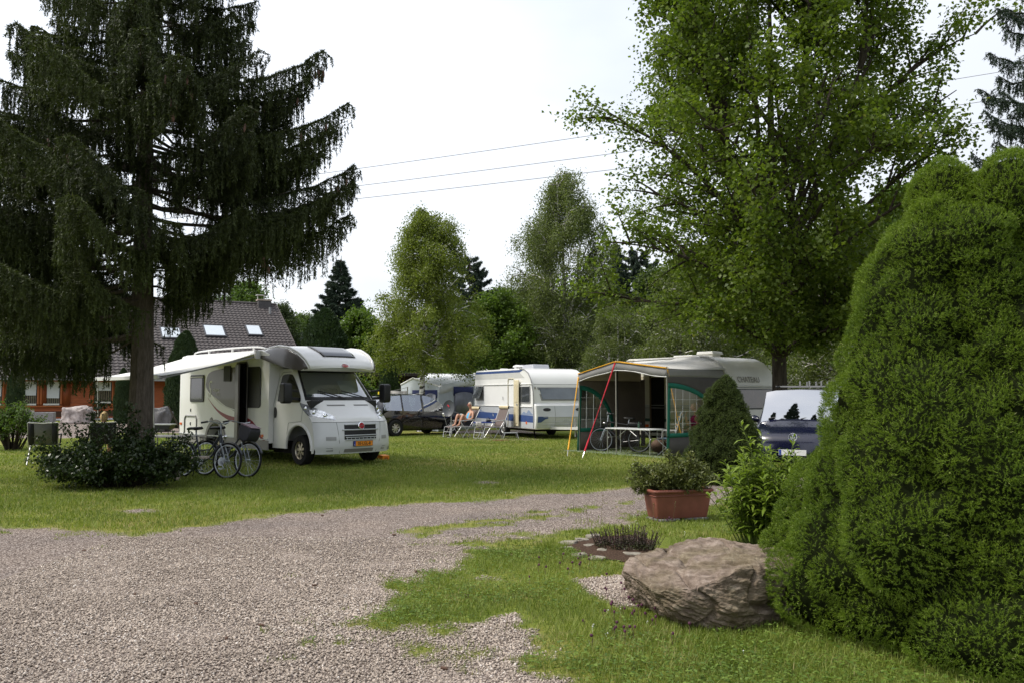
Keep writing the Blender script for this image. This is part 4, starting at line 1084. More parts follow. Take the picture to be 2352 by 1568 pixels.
# boulder
BOULDER_O = (gp(1640, 1330).x, 6.35, 0)
def boulder():
    bm = bmesh.new()
    # hull: seen from the camera, x right, y away, z up, metres
    o0 = Vector(BOULDER_O)
    top = [(1430, 1309, 6.35), (1446, 1282, 6.55), (1475, 1268, 6.75), (1558, 1247, 6.95), (1632, 1233, 7.05), (1676, 1240, 7.0), (1798, 1263, 6.8), (1880, 1280, 6.5), (1880, 1300, 6.15), (1770, 1288, 6.05), (1694, 1308, 5.80), (1650, 1331, 5.68), (1598, 1350, 5.64), (1503, 1352, 5.80), (1484, 1322, 6.05)]
    bot = [(1455, 1378), (1496, 1400), (1572, 1433), (1637, 1447), (1702, 1445), (1770, 1432), (1860, 1412), (1880, 1340), (1600, 1322), (1480, 1342)]
    pts = [at(*q) - o0 for q in top] + [gp(*q) - o0 - Vector((0, 0, .03)) for q in bot] + [at(1462, 1352, 6.2) - o0, at(1540, 1400, 5.74) - o0, at(1690, 1400, 5.62) - o0]
    for p in pts: bm.verts.new(p)
    bmesh.ops.convex_hull(bm, input=bm.verts)
    for v in [v for v in bm.verts if not v.link_faces]: bm.verts.remove(v)
    bmesh.ops.triangulate(bm, faces=bm.faces)
    for _ in range(6): bmesh.ops.subdivide_edges(bm, edges=bm.edges, cuts=1, use_grid_fill=True)
    bmesh.ops.smooth_vert(bm, verts=bm.verts, factor=.5, use_axis_x=True, use_axis_y=True, use_axis_z=True)
    bm.normal_update()
    out = []
    for v in bm.verts:
        p = v.co; n = v.normal
        # tilted layering with broken ledges
        st = p.z * 5.2 + p.x * 1.6 - p.y * 0.9
        q = Vector((p.x * 2.2, p.y * 2.2, p.z * 4.0))
        big = mnoise.noise(q) * .030
        ridg = (1 - abs(mnoise.noise(Vector((p.x * 3.0, p.y * 3.0, st * 2.2))))) * .026 - .016
        lay = (mnoise.noise(Vector((p.x * 1.5, p.y * 1.5, st * 9.0)))) * .012
        fin = mnoise.fractal(Vector((p.x * 11, p.y * 16, p.z * 22)), .65, 2.1, 6) * .013
        crack = -max(0, .06 - abs(mnoise.noise(Vector((p.x * 1.7 + 3, p.y * 1.7, p.z * 2.6))))) * .7
        cut = -max(0, .055 - abs(p.x - .27 - .45 * (p.z - .2) + .05 * mnoise.noise(p * 5))) * 1.6 if (p.y < .1 and n.z < .75) else 0
        k = 1.0 if p.z > .02 else .3
        out.append(p + n * (big + ridg + lay + fin + crack + cut) * k)
    for v, c in zip(bm.verts, out): v.co = c
    me = bpy.data.meshes.new('boulder'); bm.to_mesh(me); bm.free()
    me.polygons.foreach_set('use_smooth', [True] * len(me.polygons))
    return me
def boulder_mat():
    m = bpy.data.materials.new('boulder_rock'); m.use_nodes = True; t = m.node_tree; b = t.nodes['Principled BSDF']; L = t.links.new
    b.inputs['Roughness'].default_value = .85; b.inputs['Specular IOR Level'].default_value = .25
    tcn = t.nodes.new('ShaderNodeTexCoord'); mpn = t.nodes.new('ShaderNodeMapping'); mpn.inputs['Scale'].default_value = (2.0, 2.6, 9); mpn.inputs['Rotation'].default_value = (.18, -.28, .35)
    L(tcn.outputs['Object'], mpn.inputs[0])
    n = t.nodes.new('ShaderNodeTexNoise'); n.inputs['Scale'].default_value = 3.6; n.inputs['Detail'].default_value = 12; n.inputs['Roughness'].default_value = .74; n.inputs['Distortion'].default_value = .5; L(mpn.outputs[0], n.inputs[0])
    r = t.nodes.new('ShaderNodeValToRGB'); cr = r.color_ramp
    cr.elements[0].position = .30; cr.elements[0].color = (.085, .064, .047, 1); cr.elements[1].position = .74; cr.elements[1].color = (.40, .355, .31, 1)
    e = cr.elements.new(.45); e.color = (.165, .13, .10, 1); e = cr.elements.new(.56); e.color = (.25, .205, .165, 1)
    L(n.outputs[0], r.inputs[0])
    n2 = t.nodes.new('ShaderNodeTexNoise'); n2.inputs['Scale'].default_value = 3; n2.inputs['Detail'].default_value = 6; L(tcn.outputs['Object'], n2.inputs[0])
    r2 = t.nodes.new('ShaderNodeValToRGB'); r2.color_ramp.elements[0].position = .40; r2.color_ramp.elements[0].color = (.78, .76, .62, 1); r2.color_ramp.elements[1].position = .6; r2.color_ramp.elements[1].color = (1.05, 1, 1, 1); L(n2.outputs[0], r2.inputs[0])
    mx = t.nodes.new('ShaderNodeMixRGB'); mx.blend_type = 'MULTIPLY'; mx.inputs[0].default_value = 1; L(r.outputs[0], mx.inputs[1]); L(r2.outputs[0], mx.inputs[2]); L(mx.outputs[0], b.inputs['Base Color'])
    bp = t.nodes.new('ShaderNodeBump'); bp.inputs['Strength'].default_value = 1.0; bp.inputs['Distance'].default_value = .018; L(n.outputs[0], bp.inputs['Height']); L(bp.outputs[0], b.inputs['Normal'])
    return m
me = boulder(); me.materials.append(boulder_mat())
o = link_mesh('boulder', me); o.location = BOULDER_O
tag(o, 'large flat topped grey brown layered boulder on the lawn beside the big dwarf conifer', 'boulder')
# ---------------------------------------------------------------- vehicle materials
M_WHITE = mat('paint_white', (0.74, 0.74, 0.72), 0.28, spec=.5, var=.03, vscale=2, coat=.3)
M_CREAM = mat('panel_cream', (0.66, 0.65, 0.60), 0.4, var=.05, vscale=2)
M_SILVER = mat('paint_silver', (0.50, 0.52, 0.54), 0.35, metal=.2, var=.04, vscale=2, coat=.3)
M_TAUPE = mat('paint_taupe', (0.095, 0.085, 0.078), 0.35, var=.06, vscale=2, coat=.2)
M_SKIRT = mat('skirt_grey', (0.23, 0.22, 0.205), 0.45, var=.08, vscale=3)
M_RED = mat('stripe_red', (0.22, 0.012, 0.018), 0.4, var=.06)
M_BLACK = mat('plastic_black', (0.012, 0.012, 0.013), 0.45, var=.2)
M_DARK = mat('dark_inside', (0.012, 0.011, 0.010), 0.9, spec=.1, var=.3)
M_TYRE = mat('tyre_rubber', (0.016, 0.016, 0.016), 0.85, spec=.2, var=.2, vscale=20)
M_ALU = mat('alloy_silver', (0.52, 0.52, 0.50), 0.32, metal=.75, var=.06)
M_CHROME = mat('chrome', (0.75, 0.76, 0.77), 0.12, metal=1, var=.03)
M_LAMP = mat('lamp_lens', (0.55, 0.57, 0.59), 0.12, metal=.7, var=.5, vscale=14, bump=.15, bscale=18, coat=1)
M_AMBER = mat('lens_amber', (0.65, 0.12, 0.02), 0.25, var=.1)
M_REDLENS = mat('lens_red', (0.40, 0.02, 0.015), 0.25, var=.1)
M_GLASS = glassmat('glass_clear', (0.55, 0.64, 0.64), refl=.26, dens=.85)
M_GLASS_D = glassmat('glass_dark', (0.12, 0.12, 0.12), refl=.04, dens=.35)
M_PANE = mat('acrylic_dark', (0.018, 0.018, 0.019), 0.10, spec=.5, var=.3, vscale=3, coat=.5)
M_PLATE = mat('plate_orange', (0.72, 0.25, 0.015), 0.45, var=.04)
M_PLATE_W = mat('plate_white', (0.72, 0.72, 0.70), 0.45, var=.04)
M_EUBLUE = mat('plate_blue', (0.02, 0.05, 0.30), 0.45, var=.05)
M_INK = mat('ink_black', (0.012, 0.012, 0.012), 0.6, var=.1)
M_GREYLETTER = mat('letter_grey', (0.20, 0.20, 0.19), 0.5, var=.1)
M_LIGHTLETTER = mat('letter_light', (0.60, 0.60, 0.58), 0.4, var=.05)
M_BADGERED = mat('badge_red', (0.38, 0.012, 0.02), 0.3, var=.1)
M_SEAT = mat('seat_fabric', (0.10, 0.10, 0.105), 0.9, var=.2)
M_GREYGASKET = mat('seal_grey', (0.25, 0.25, 0.25), 0.6, var=.1)

def wheel(parent, x, y, z, r, wd, spokes=7, rim_r=None, side=-1, m_rim=None, name='wheel'):
    """tyre part with a rim sub-part (spokes, hub); side = the outer face along y"""
    rim_r = rim_r or r * .62
    mb = MB(); mb.lathe([(rim_r * .98, -wd / 2), (r * .90, -wd / 2), (r * .985, -wd * .36), (r, -wd * .2), (r, wd * .2), (r * .985, wd * .36), (r * .90, wd / 2), (rim_r * .98, wd / 2), (rim_r * .9, 0), (rim_r * .98, -wd / 2)], axis='Y', n=36)
    w = mb.build(name, M_TYRE, parent, loc=(x, y, z), angle=40)
    mb = MB(); f = side * wd * .36
    mb.lathe([(rim_r * 1.0, f), (rim_r * .93, f + side * .012), (rim_r * .86, f - side * .01), (rim_r * .86, -f * .4)], axis='Y', n=32)
    for k in range(spokes):
        a = 2 * math.pi * k / spokes + .3
        c, s_ = math.cos(a), math.sin(a); t = Vector((-s_, 0, c))
        p0 = Vector((c * rim_r * .1, f, s_ * rim_r * .1)); p1 = Vector((c * rim_r * .9, f - side * .012, s_ * rim_r * .9))
        w0, w1 = rim_r * .10, rim_r * .15
        vs = [p0 - t * w0, p0 + t * w0, p1 + t * w1, p1 - t * w1]; vs += [v + Vector((0, -side * .025, 0)) for v in vs]
        mb.add(vs, [(0, 1, 2, 3), (7, 6, 5, 4), (0, 4, 5, 1), (1, 5, 6, 2), (2, 6, 7, 3), (3, 7, 4, 0)])
    mb.lathe([(.001, f + side * .014), (rim_r * .18, f + side * .012), (rim_r * .24, f - side * .005), (rim_r * .24, -f * .2)], axis='Y', n=16)
    mb.build('rim', m_rim or M_ALU, w, angle=30)
    mb = MB(); mb.lathe([(.001, 0), (rim_r * .88, 0)], (0, f - side * .05, 0), axis='Y', n=24); mb.build('brake', M_DARK, w)
    return w
def arcpts(cx, cz, r, a0, a1, n):
    return [(cx + r * math.cos(math.radians(a0 + (a1 - a0) * i / n)), cz + r * math.sin(math.radians(a0 + (a1 - a0) * i / n))) for i in range(n + 1)]
def smooth_poly(pts, n=6, closed=True):
    """Catmull-Rom through 2D points"""
    out = []; N = len(pts)
    rng_ = range(N) if closed else range(N - 1)
    for i in rng_:
        p0, p1, p2, p3 = [np.array(pts[(i + k - 1) % N] if closed else pts[min(max(i + k - 1, 0), N - 1)]) for k in range(4)]
        for k in range(n):
            t = k / n
            out.append(tuple(.5 * ((2 * p1) + (-p0 + p2) * t + (2 * p0 - 5 * p1 + 4 * p2 - p3) * t * t + (-p0 + 3 * p1 - 3 * p2 + p3) * t ** 3)))
    if not closed: out.append(tuple(pts[-1]))
    return out
def side_patch(name, poly, y, m, parent, th=.006, bevel=0.0, smooth=True):
    """flat piece on a vehicle's side: polygon in x,z, thickness outwards from y (sign of y)"""
    s = 1 if y > 0 else -1
    mb = MB(); mb.prism(poly, y, y + s * th); return mb.build(name, m, parent, bevel=bevel, smooth=smooth)
def rrect(x0, z0, x1, z1, r, n=4):
    o = []
    for cx, cz, a in ((x1 - r, z1 - r, 0), (x0 + r, z1 - r, 90), (x0 + r, z0 + r, 180), (x1 - r, z0 + r, 270)): o += arcpts(cx, cz, r, a, a + 90, n)
    return o

# ---------------------------------------------------------------- the motorhome
MH_PHI = math.radians(45.5)
wc = gp(694, 1068)                       # near front wheel
h = Vector((math.sin(MH_PHI), -math.cos(MH_PHI), 0)); l = Vector((math.cos(MH_PHI), math.sin(MH_PHI), 0))
MHO = wc + l * .92
MH = thing('motorhome', 'white motorhome with grey swoosh and red stripe, extended awning and orange number plate', 'motorhome', MHO, math.atan2(h.y, h.x))
# body
prof_body = [(-5.93, .46), (-5.98, .9), (-5.98, 2.35), (-5.93, 2.52), (-5.80, 2.63), (-5.6, 2.66), (-1.55, 2.66), (-1.15, 2.55), (-1.14, 2.12), (-1.14, .46), (-3.33, .46)] + [(x, z) for x, z in arcpts(-3.80, .40, .47, 8, 172, 14)] + [(-4.27, .46)]
mb = MB(); mb.prism(prof_body, -1.14, 1.14); body = mb.build('body', M_WHITE, MH, bevel=.05, seg=3, angle=40)
mb = MB(); mb.box((-5.9, -1.0, .30), (-1.0, 1.0, .50)); mb.box((-1.3, -.9, .25), (.4, .9, .5)); mb.build('underbody', M_DARK, MH)
for s in (-1, 1):
    for x0, x1 in ((-5.95, -4.30), (-3.30, -1.13)):
        mb = MB(); mb.prism([(x0, .30), (x1, .30), (x1, .52), (x0, .54)], s * 1.13, s * 1.155); mb.build('skirt', M_SKIRT, MH, bevel=.006)
    mb = MB(); mb.box((-5.95, min(s * 1.14, s * 1.165), .535), (-1.15, max(s * 1.14, s * 1.165), .56)); mb.build('trim_strip', M_SILVER, MH)
    mb = MB(); mb.prism(arcpts(-3.80, .40, .56, 4, 176, 18) + arcpts(-3.80, .40, .47, 172, 8, 18), s * 1.13, s * 1.17); mb.build('wheel_arch', M_SKIRT, MH)
# cap over the cab
def cap_pt(u, v):
    """u 0..1 from the roof to the front lip, v -1..1 across (|v|>.78 wraps down the side)"""
    xs = [-1.75, -1.4, -.95, -.5, -.1, .16, .28, .30]; zt = [2.665, 2.73, 2.76, 2.71, 2.57, 2.41, 2.28, 2.22]; ww = [1.14, 1.145, 1.15, 1.14, 1.10, 1.05, 1.00, .97]; zb = [2.50, 2.42, 2.32, 2.23, 2.17, 2.15, 2.14, 2.14]
    t = np.linspace(0, 1, 8)
    x, z, w, b = (float(np.interp(u, t, q)) for q in (xs, zt, ww, zb))
    s = 1 if v >= 0 else -1; a = abs(v)
    pl = (a * 1.0) ** 2.6 * .30 * max(0, (u - .45) / .55)
    if a <= .78: y = w * .90 * (a / .78); zz = z - .05 * (a / .78) ** 3
    else:
        q = (a - .78) / .22; y = w * (.90 + .10 * math.sin(q * math.pi / 2)); zz = (z - .05) + (b - (z - .05)) * (1 - math.cos(q * math.pi / 2)) ** .9
    return Vector((x - pl, s * y, zz))
def surf(fn, us, vs, off=0.0):
    rows = []
    for u in us:
        row = []
        for v in vs:
            p = fn(u, v)
            if off:
                e = 1e-3; du = fn(min(1, u + e), v) - fn(max(0, u - e), v); dv = fn(u, min(1, v + e)) - fn(u, max(-1, v - e))
                n = du.cross(dv)
                if n.length > 1e-12: n.normalize()
                c = p - Vector((-1.0, 0, 1.6))
                if n.dot(c) < 0: n = -n
                p = p + n * off
            row.append(p)
        rows.append(row)
    return rows
mb = MB(); vs = np.concatenate([np.linspace(-1, -.78, 9), np.linspace(-.7, .7, 15), np.linspace(.78, 1, 9)])
us = np.linspace(0, 1, 28); rows = surf(cap_pt, us, vs); mb.grid(rows)
under = [[Vector((p.x, p.y, p.z)) for p in (r[0], r[-1])] for r in rows]
mb.grid([[a, Vector((a.x, 0, a.z)), b] for a, b in under])
fr = rows[-1]; mb.add(list(fr), [tuple(range(len(fr)))])
mb.build('roof_cap', M_WHITE, MH, angle=50)
for s in (-1, 1):
    mb = MB(); R = []
    for u in np.linspace(0.0, .985, 26):
        lo = .80 + .12 * max(0, .25 - u) / .25; hi = 1.0 - .0 * u
        if u > .8: hi = 1.0 - .12 * (u - .8) / .2
        R.append([cap_pt(u, s * v) + (cap_pt(u, s * v) - Vector((cap_pt(u, 0).x - .02, 0, 2.2))).normalized() * .006 for v in np.linspace(lo, hi, 8)])
    mb.grid(R); mb.build('swoosh', M_TAUPE, MH, angle=60)
    mb = MB(); mb.tube([cap_pt(u, s * .755) + Vector((0, 0, .02)) for u in np.linspace(.1, .97, 20)], .028, n=8); mb.build('roof_edge', M_WHITE, MH)
    mb = MB(); pts = [(-5.5, 2.66), (-5.3, 2.74), (-4.2, 2.77), (-2.8, 2.77), (-2.0, 2.75), (-1.6, 2.70)]
    mb.tube([(x, s * .98, z) for x, z in smooth_poly(pts, 4, False)], .022, n=8)
    for x in (-4.6, -3.3, -2.2): mb.bar((x, s * .98, 2.64), (x, s * .98, 2.77), .04)
    mb.build('roof_rail', M_WHITE, MH)
mb = MB(); mb.grid(surf(cap_pt, np.linspace(.40, .66, 10), np.linspace(-.36, .36, 12), .012)); mb.build('skylight', M_PANE, MH, solid=.012)
for (x, y, lx, ly, hh) in [(-2.2, .05, .75, .52, .14), (-4.4, .1, .42, .42, .08)]:
    mb = MB(); mb.prism([(x - lx / 2, 2.66), (x + lx / 2, 2.66), (x + lx / 2 - .03, 2.66 + hh * .7), (x + lx / 4, 2.66 + hh), (x - lx / 3, 2.66 + hh * .8), (x - lx / 2 + .02, 2.66 + hh * .45)], y - ly / 2, y + ly / 2)
    mb.build('roof_hatch', M_WHITE, MH, bevel=.02)
# cab shell
CZ = [.28, .45, .62, .75, .90, .99, 1.08, 1.16, 1.27, 1.40, 1.47, 1.62, 1.82, 2.02, 2.20]
CX = [.84, .93, .955, .95, .935, .92, .86, .74, .58, .42, .35, .215, .03, -.15, -.32]
CK = [.10, .13, .15, .16, .17, .18, .19, .20, .21, .19, .17, .16, .15, .14, .13]
def side_y(z): return 1.02 if z < 1.36 else 1.02 - .205 * (z - 1.36)
def cab_pt(u, v):
    t = np.linspace(0, 1, len(CZ)); z, x, k = (float(np.interp(u, t, q)) for q in (CZ, CX, CK))
    w = side_y(z) - (.04 if z < .4 else 0); a = abs(v); s = 1 if v >= 0 else -1
    return Vector((x - k * 2.2 * a ** 3.2, s * w * (a if a < .9 else .9 + .1 * math.sin((a - .9) / .1 * math.pi / 2)), z))
def uz(z): return float(np.interp(z, CZ, np.linspace(0, 1, len(CZ))))
WS0, WS1 = uz(1.47), uz(2.16)
def shell(u0, u1, nu, v0=-1, v1=1, nv=29):
    return surf(cab_pt, np.linspace(u0, u1, nu), np.linspace(v0, v1, nv))
mb = MB(); mb.grid(shell(0, uz(.99), 14)); mb.build('bumper', mat('paint_white_cool', (.66, .67, .68), .32, var=.03, vscale=2, coat=.3), MH, angle=50)
mb = MB(); mb.grid(shell(uz(.992), WS0, 12)); mb.build('bonnet', M_WHITE, MH, angle=50)
mb = MB(); mb.grid(shell(WS0, WS1, 12, -.90, .90)); mb.build('windscreen', M_GLASS, MH, angle=60)
mb = MB()
for a, b in ((-1, -.90), (.90, 1)): mb.grid(shell(WS0, 1, 12, a, b, 5))
mb.grid(shell(WS1, 1, 3, -1, 1)); mb.build('cab_pillars', M_WHITE, MH, angle=50)
mb = MB()      # black band round the windscreen
mb.grid(surf(cab_pt, np.linspace(WS0 - .004, WS0 + .035, 3), np.linspace(-.91, .91, 21), .004)); mb.grid(surf(cab_pt, np.linspace(WS1 - .02, WS1 + .006, 3), np.linspace(-.91, .91, 21), .004))
for s in (-1, 1): mb.grid(surf(cab_pt, np.linspace(WS0, WS1, 9), np.linspace(.87, .91, 3) * s, .004))
mb.build('windscreen_seal', M_BLACK, MH)
# cab sides with the wheel arch
for s in (-1, 1):
    lowp = [(-1.15, .36), (-.52, .36)] + arcpts(0, .38, .52, 178, 2, 16) + [(.53, .30)]
    edge = [cab_pt(uz(z), s) for z in (.30, .45, .62, .75, .9, 1.0, 1.1, 1.2, 1.36)]
    lowp = lowp + [(p.x, p.z) for p in edge if p.x > .53 or p.z > .8] + [(-1.15, 1.36)]
    bm = bmesh.new(); vv = [bm.verts.new((x, s * (side_y(z) if x > -.6 else 1.02 + .0), z)) for x, z in lowp]; f = bm.faces.new(vv); bmesh.ops.triangulate(bm, faces=[f])
    up_ = [(-1.15, 1.36)] + [(cab_pt(uz(z), s).x, z) for z in (1.36, 1.5, 1.65, 1.8, 1.95, 2.1, 2.2)] + [(-1.15, 2.2)]
    vv = [bm.verts.new((x, s * side_y(z), z)) for x, z in up_]; f = bm.faces.new(vv); bmesh.ops.triangulate(bm, faces=[f])
    bmesh.ops.remove_doubles(bm, verts=bm.verts, dist=1e-4); bmesh.ops.recalc_face_normals(bm, faces=bm.faces)
    me = bpy.data.meshes.new('cab_side'); bm.to_mesh(me); bm.free(); me.materials.append(M_WHITE); link_mesh('cab_side', me, MH)
    mb = MB(); mb.ring((0, s * 1.02, .38), .545, .035, 'Y', 24, 8, math.radians(-2), math.radians(182)); mb.build('wheel_arch', M_WHITE, MH)
    wp = smooth_poly([(-.98, 1.50), (-.99, 1.95), (-.92, 2.06), (-.60, 2.07), (-.42, 1.98), (-.05, 1.62), (.03, 1.46), (-.1, 1.42), (-.9, 1.44)], 4)
    bm = bmesh.new(); vv = [bm.verts.new((x, s * (side_y(z) + .006), z)) for x, z in wp]; f = bm.faces.new(vv); bmesh.ops.triangulate(bm, faces=[f]); me = bpy.data.meshes.new('side_window'); bm.to_mesh(me); bm.free(); me.materials.append(M_PANE); link_mesh('side_window', me, MH)
    for x0 in (-1.08,):
        side_patch('door_handle', smooth_poly([(-1.06, 1.06), (-1.0, 1.08), (-.98, 1.18), (-1.0, 1.28), (-1.06, 1.30), (-1.08, 1.18)], 4), s * 1.02, M_BLACK, MH, .02)
    mb = MB(); mb.tube([(x, s * (side_y(z) + .001), z) for x, z in [(-1.1, .5), (-1.12, 1.4), (-1.10, 2.0), (-.98, 2.12), (-.62, 2.13)]], .006, n=4); mb.tube([(x, s * (side_y(z) + .001), z) for x, z in [(-.55, .55), (-.45, .95), (.1, 1.0), (.16, 1.36)]], .006, n=4); mb.build('door_gap', M_GREYGASKET, MH)
    # mirror
    mb = MB(); mb.bar((-.08, s * 1.0, 1.50), (-.06, s * 1.30, 1.52), .05, .07); mb.bar((-.08, s * 1.0, 1.68), (-.06, s * 1.30, 1.70), .04, .05); arm = mb.build('mirror', M_BLACK, MH, bevel=.01)
    mb = MB(); mb.prism(rrect(-.11, 1.40, .12, 1.86, .07), s * 1.26, s * 1.47); mb.build('mirror_housing', M_BLACK, arm, bevel=.035, seg=3)
    # head lamps on the corner
    def hl(u, v): return cab_pt(u, v)
    z0a, z0b = uz(1.04), uz(1.13); z1a, z1b = uz(1.16), uz(1.42)
    R = []
    for i in range(8):
        t = i / 7; row = []
        for j in range(10):
            q = j / 9; v = s * (.58 + .41 * q); lo = 1.03 + .10 * q; hi = 1.12 + .30 * q ** .8
            u = uz(lo + (hi - lo) * t); p = cab_pt(u, v); c = Vector((-.2, 0, .9)); row.append(p + (p - c).normalized() * .008)
        R.append(row)
    mb = MB(); mb.grid(R); hlp = mb.build('headlight', M_LAMP, MH, angle=70)
    for (v, z, r_) in ((.72, 1.13, .055), (.86, 1.20, .060), (.93, 1.29, .05)):
        mb = MB(); p = cab_pt(uz(z), s * v); mb.ball(p + Vector((.012, s * .008, 0)), (r_ * .5, r_, r_), n=14, m=8); mb.build('reflector', M_CHROME, hlp)
    # fog recess and step recess in the bumper
    for (va, vb, za, zb_) in ((.60, .80, .585, .665), (.66, .80, .34, .42)):
        mb = MB(); mb.grid(surf(cab_pt, np.linspace(uz(za), uz(zb_), 4), np.linspace(va, vb, 6) * s, .004)); mb.build('fog_recess', mat('recess_grey', (.33, .33, .33), .5, var=.1), MH)
    mb = MB(); mb.tube([cab_pt(uz(z), s * v) + Vector((.003, 0, 0)) for z, v in [(.30, .50), (.55, .53), (.8, .56), (.98, .58)]], .006, n=4); mb.build('panel_gap', M_GREYGASKET, MH)
    mb = MB(); mb.grid(surf(cab_pt, np.linspace(uz(1.34), uz(1.37), 3), np.linspace(.12, .55, 9) * s, .003)); mb.build('bonnet_vent', M_GREYLETTER, MH)
mb = MB(); mb.grid(surf(cab_pt, np.linspace(uz(.60), uz(.925), 8), np.linspace(-.42, .42, 17), .003)); mb.build('grille', M_BLACK, MH)
mb = MB()
for z, vv_, r_ in ((.815, .47, .016), (.69, .42, .014), (.645, .40, .010), (.93, .42, .012), (.595, .40, .010)): mb.tube([cab_pt(uz(z), v) + Vector((.02, 0, 0)) for v in np.linspace(-vv_, vv_, 14)], r_, n=6)
for v in np.linspace(-.36, .36, 8): mb.bar(cab_pt(uz(.60), v) + Vector((.012, 0, 0)), cab_pt(uz(.64), v) + Vector((.012, 0, 0)), .012)
mb.build('grille_bars', M_SILVER, MH)
mb = MB(); mb.tube([cab_pt(uz(.985), v) + Vector((.002, 0, .0)) for v in np.linspace(-.98, .98, 40)], .006, n=4); mb.build('bonnet_gap', M_GREYGASKET, MH)
mb = MB(); mb.grid(surf(cab_pt, np.linspace(uz(.31), uz(.39), 4), np.linspace(-.40, .40, 13), .004)); mb.build('air_intake', M_SKIRT, MH)
# badge, plate
b0 = cab_pt(uz(.90), 0); Mb = frame(b0 + Vector((.03, 0, 0)), (0, 1, 0), (-.1, 0, 1))
mb = MB(); mb.lathe([(.001, .012), (.075, .010), (.088, 0), (.088, -.04)], n=24); me_ = mb.build('badge', M_CHROME, MH); me_.data.transform(Mb)
mb = MB(); mb.lathe([(.001, .018), (.066, .014), (.066, .0)], n=24); o = mb.build('emblem', M_BADGERED, me_); o.data.transform(Mb)
text_obj('FIAT', .050, M_CHROME, 'lettering', me_, Mb @ Matrix.Translation((0, 0, .0185)), .001, sx=.75)
p0 = cab_pt(uz(.50), 0) + Vector((.022, .06, 0)); Mp = frame(p0, (0, 1, 0), (0, 0, 1))
mb = MB(); mb.box((-.265, -.06, -.012), (.265, .06, 0)); pf = mb.build('number_plate', M_INK, MH); pf.data.transform(Mp)
mb = MB(); mb.box((-.205, -.052, 0), (.257, .052, .003)); o = mb.build('plate_field', M_PLATE, pf); o.data.transform(Mp)
mb = MB(); mb.box((-.257, -.052, 0), (-.206, .052, .003)); o = mb.build('country_band', M_EUBLUE, pf); o.data.transform(Mp)
text_obj('05-LGL-8', .098, M_INK, 'lettering', pf, Mp @ Matrix.Translation((.026, -.002, .0035)), .001, bold=.002, sx=.92)
text_obj('NL', .032, M_LIGHTLETTER, 'lettering', pf, Mp @ Matrix.Translation((-.231, -.03, .0035)), .001)
# oval maker's badge on the cap
q = cap_pt(.90, 0); Mq = frame(q + Vector((.004, 0, .004)), (0, 1, 0), (-.55, 0, .8))
mb = MB(); mb.lathe([(.001, .006), (.075, .005), (.08, 0)], n=24); o = mb.build('oval_badge', M_BADGERED, MH); o.data.transform(Mq @ Matrix.Diagonal((1.25, .6, 1, 1)))
mb = MB(); mb.ring((0, 0, .004), .078, .007, 'Z', 24, 5); o2 = mb.build('badge_ring', M_CHROME, o); o2.data.transform(Mq @ Matrix.Diagonal((1.25, .6, 1, 1)))
text_obj('BÜRSTNER', .034, M_WHITE, 'lettering', o, Mq @ Matrix.Translation((0, 0, .007)), .001, sx=.9)
# wipers, dashboard, seats
for y0, y1 in ((-.62, -.02), (-.05, .60)):
    mb = MB(); mb.tube([cab_pt(WS0 + .012, y1 / .95) + Vector((.03, 0, .02)), cab_pt(WS0 + .055, (y0 + y1) / 2 / .95) + Vector((.03, 0, .02)), cab_pt(WS0 + .085, y0 / .95) + Vector((.03, 0, .03))], .014, n=5)
    mb.build('wiper', M_BLACK, MH)
mb = MB(); mb.prism([(.30, 1.30), (.30, 1.47), (-.05, 1.44), (-.22, 1.36), (-.25, .9), (.2, .9)], -.9, .9); mb.build('dashboard', M_BLACK, MH, bevel=.02)
for s in (-1, 1):
    mb = MB(); mb.prism(smooth_poly([(-.95, .9), (-.45, .92), (-.45, 1.05), (-.85, 1.06), (-.98, 1.5), (-1.03, 1.72), (-1.12, 1.72), (-1.08, 1.3)], 3), s * .45 - .24, s * .45 + .24); mb.build('seat', M_SEAT, MH, bevel=.03)
mb = MB(); mb.ring((0, 0, 0), .19, .014, 'X', 20, 6); o = mb.build('steering_wheel', M_BLACK, MH); o.location = (-.32, .45, 1.42); o.rotation_euler = (0, math.radians(-25), 0)
mb = MB(); mb.box((-3.2, -1.0, .6), (-3.15, 1.0, 2.5)); mb.build('inner_wall', mat('inner_beige', (.30, .26, .21), .8, var=.1), MH)
mb = MB(); mb.prism([(x, z) for x, z in rrect(.0, 0, .55, .5, .03)], 0, .012, 'YZ'); o = mb.build('sun_visor', M_PLATE_W, MH); o.location = (-.12, .25, 1.55); o.rotation_euler = (0, math.radians(-40), 0)
# right side of the living part (towards the camera): y < 0
Y = -1.14
ws = rrect(-5.30, 1.40, -4.50, 2.12, .05); side_patch('window', ws, Y, M_BLACK, MH, .025, .006)
wo_ = [c for c in SC.objects if c.parent == MH and c.name.startswith('window')][-1]
side_patch('pane', rrect(-5.22, 1.47, -4.58, 2.03, .03), Y - .026, M_PANE, wo_, .004)
mb = MB(); mb.box((-5.28, Y - .045, 2.05), (-4.52, Y - .03, 2.075)); mb.build('window_rail', M_LIGHTLETTER, wo_)
side_patch('side_swoosh', smooth_poly([(-4.42, 1.85), (-4.30, 2.12), (-3.95, 2.22), (-3.30, 2.27), (-2.72, 2.28)], 5, False) + smooth_poly([(-2.72, 1.16), (-3.3, 1.32), (-3.85, 1.52), (-4.25, 1.68), (-4.42, 1.85)], 5, False)[:-1], Y, M_TAUPE, MH, .004)
side_patch('side_stripe', smooth_poly([(-4.02, 1.58), (-3.5, 1.36), (-2.72, 1.22)], 5, False) + smooth_poly([(-2.72, 1.19), (-3.5, 1.33), (-4.0, 1.555)], 5, False), Y - .005, M_LIGHTLETTER, MH, .002)
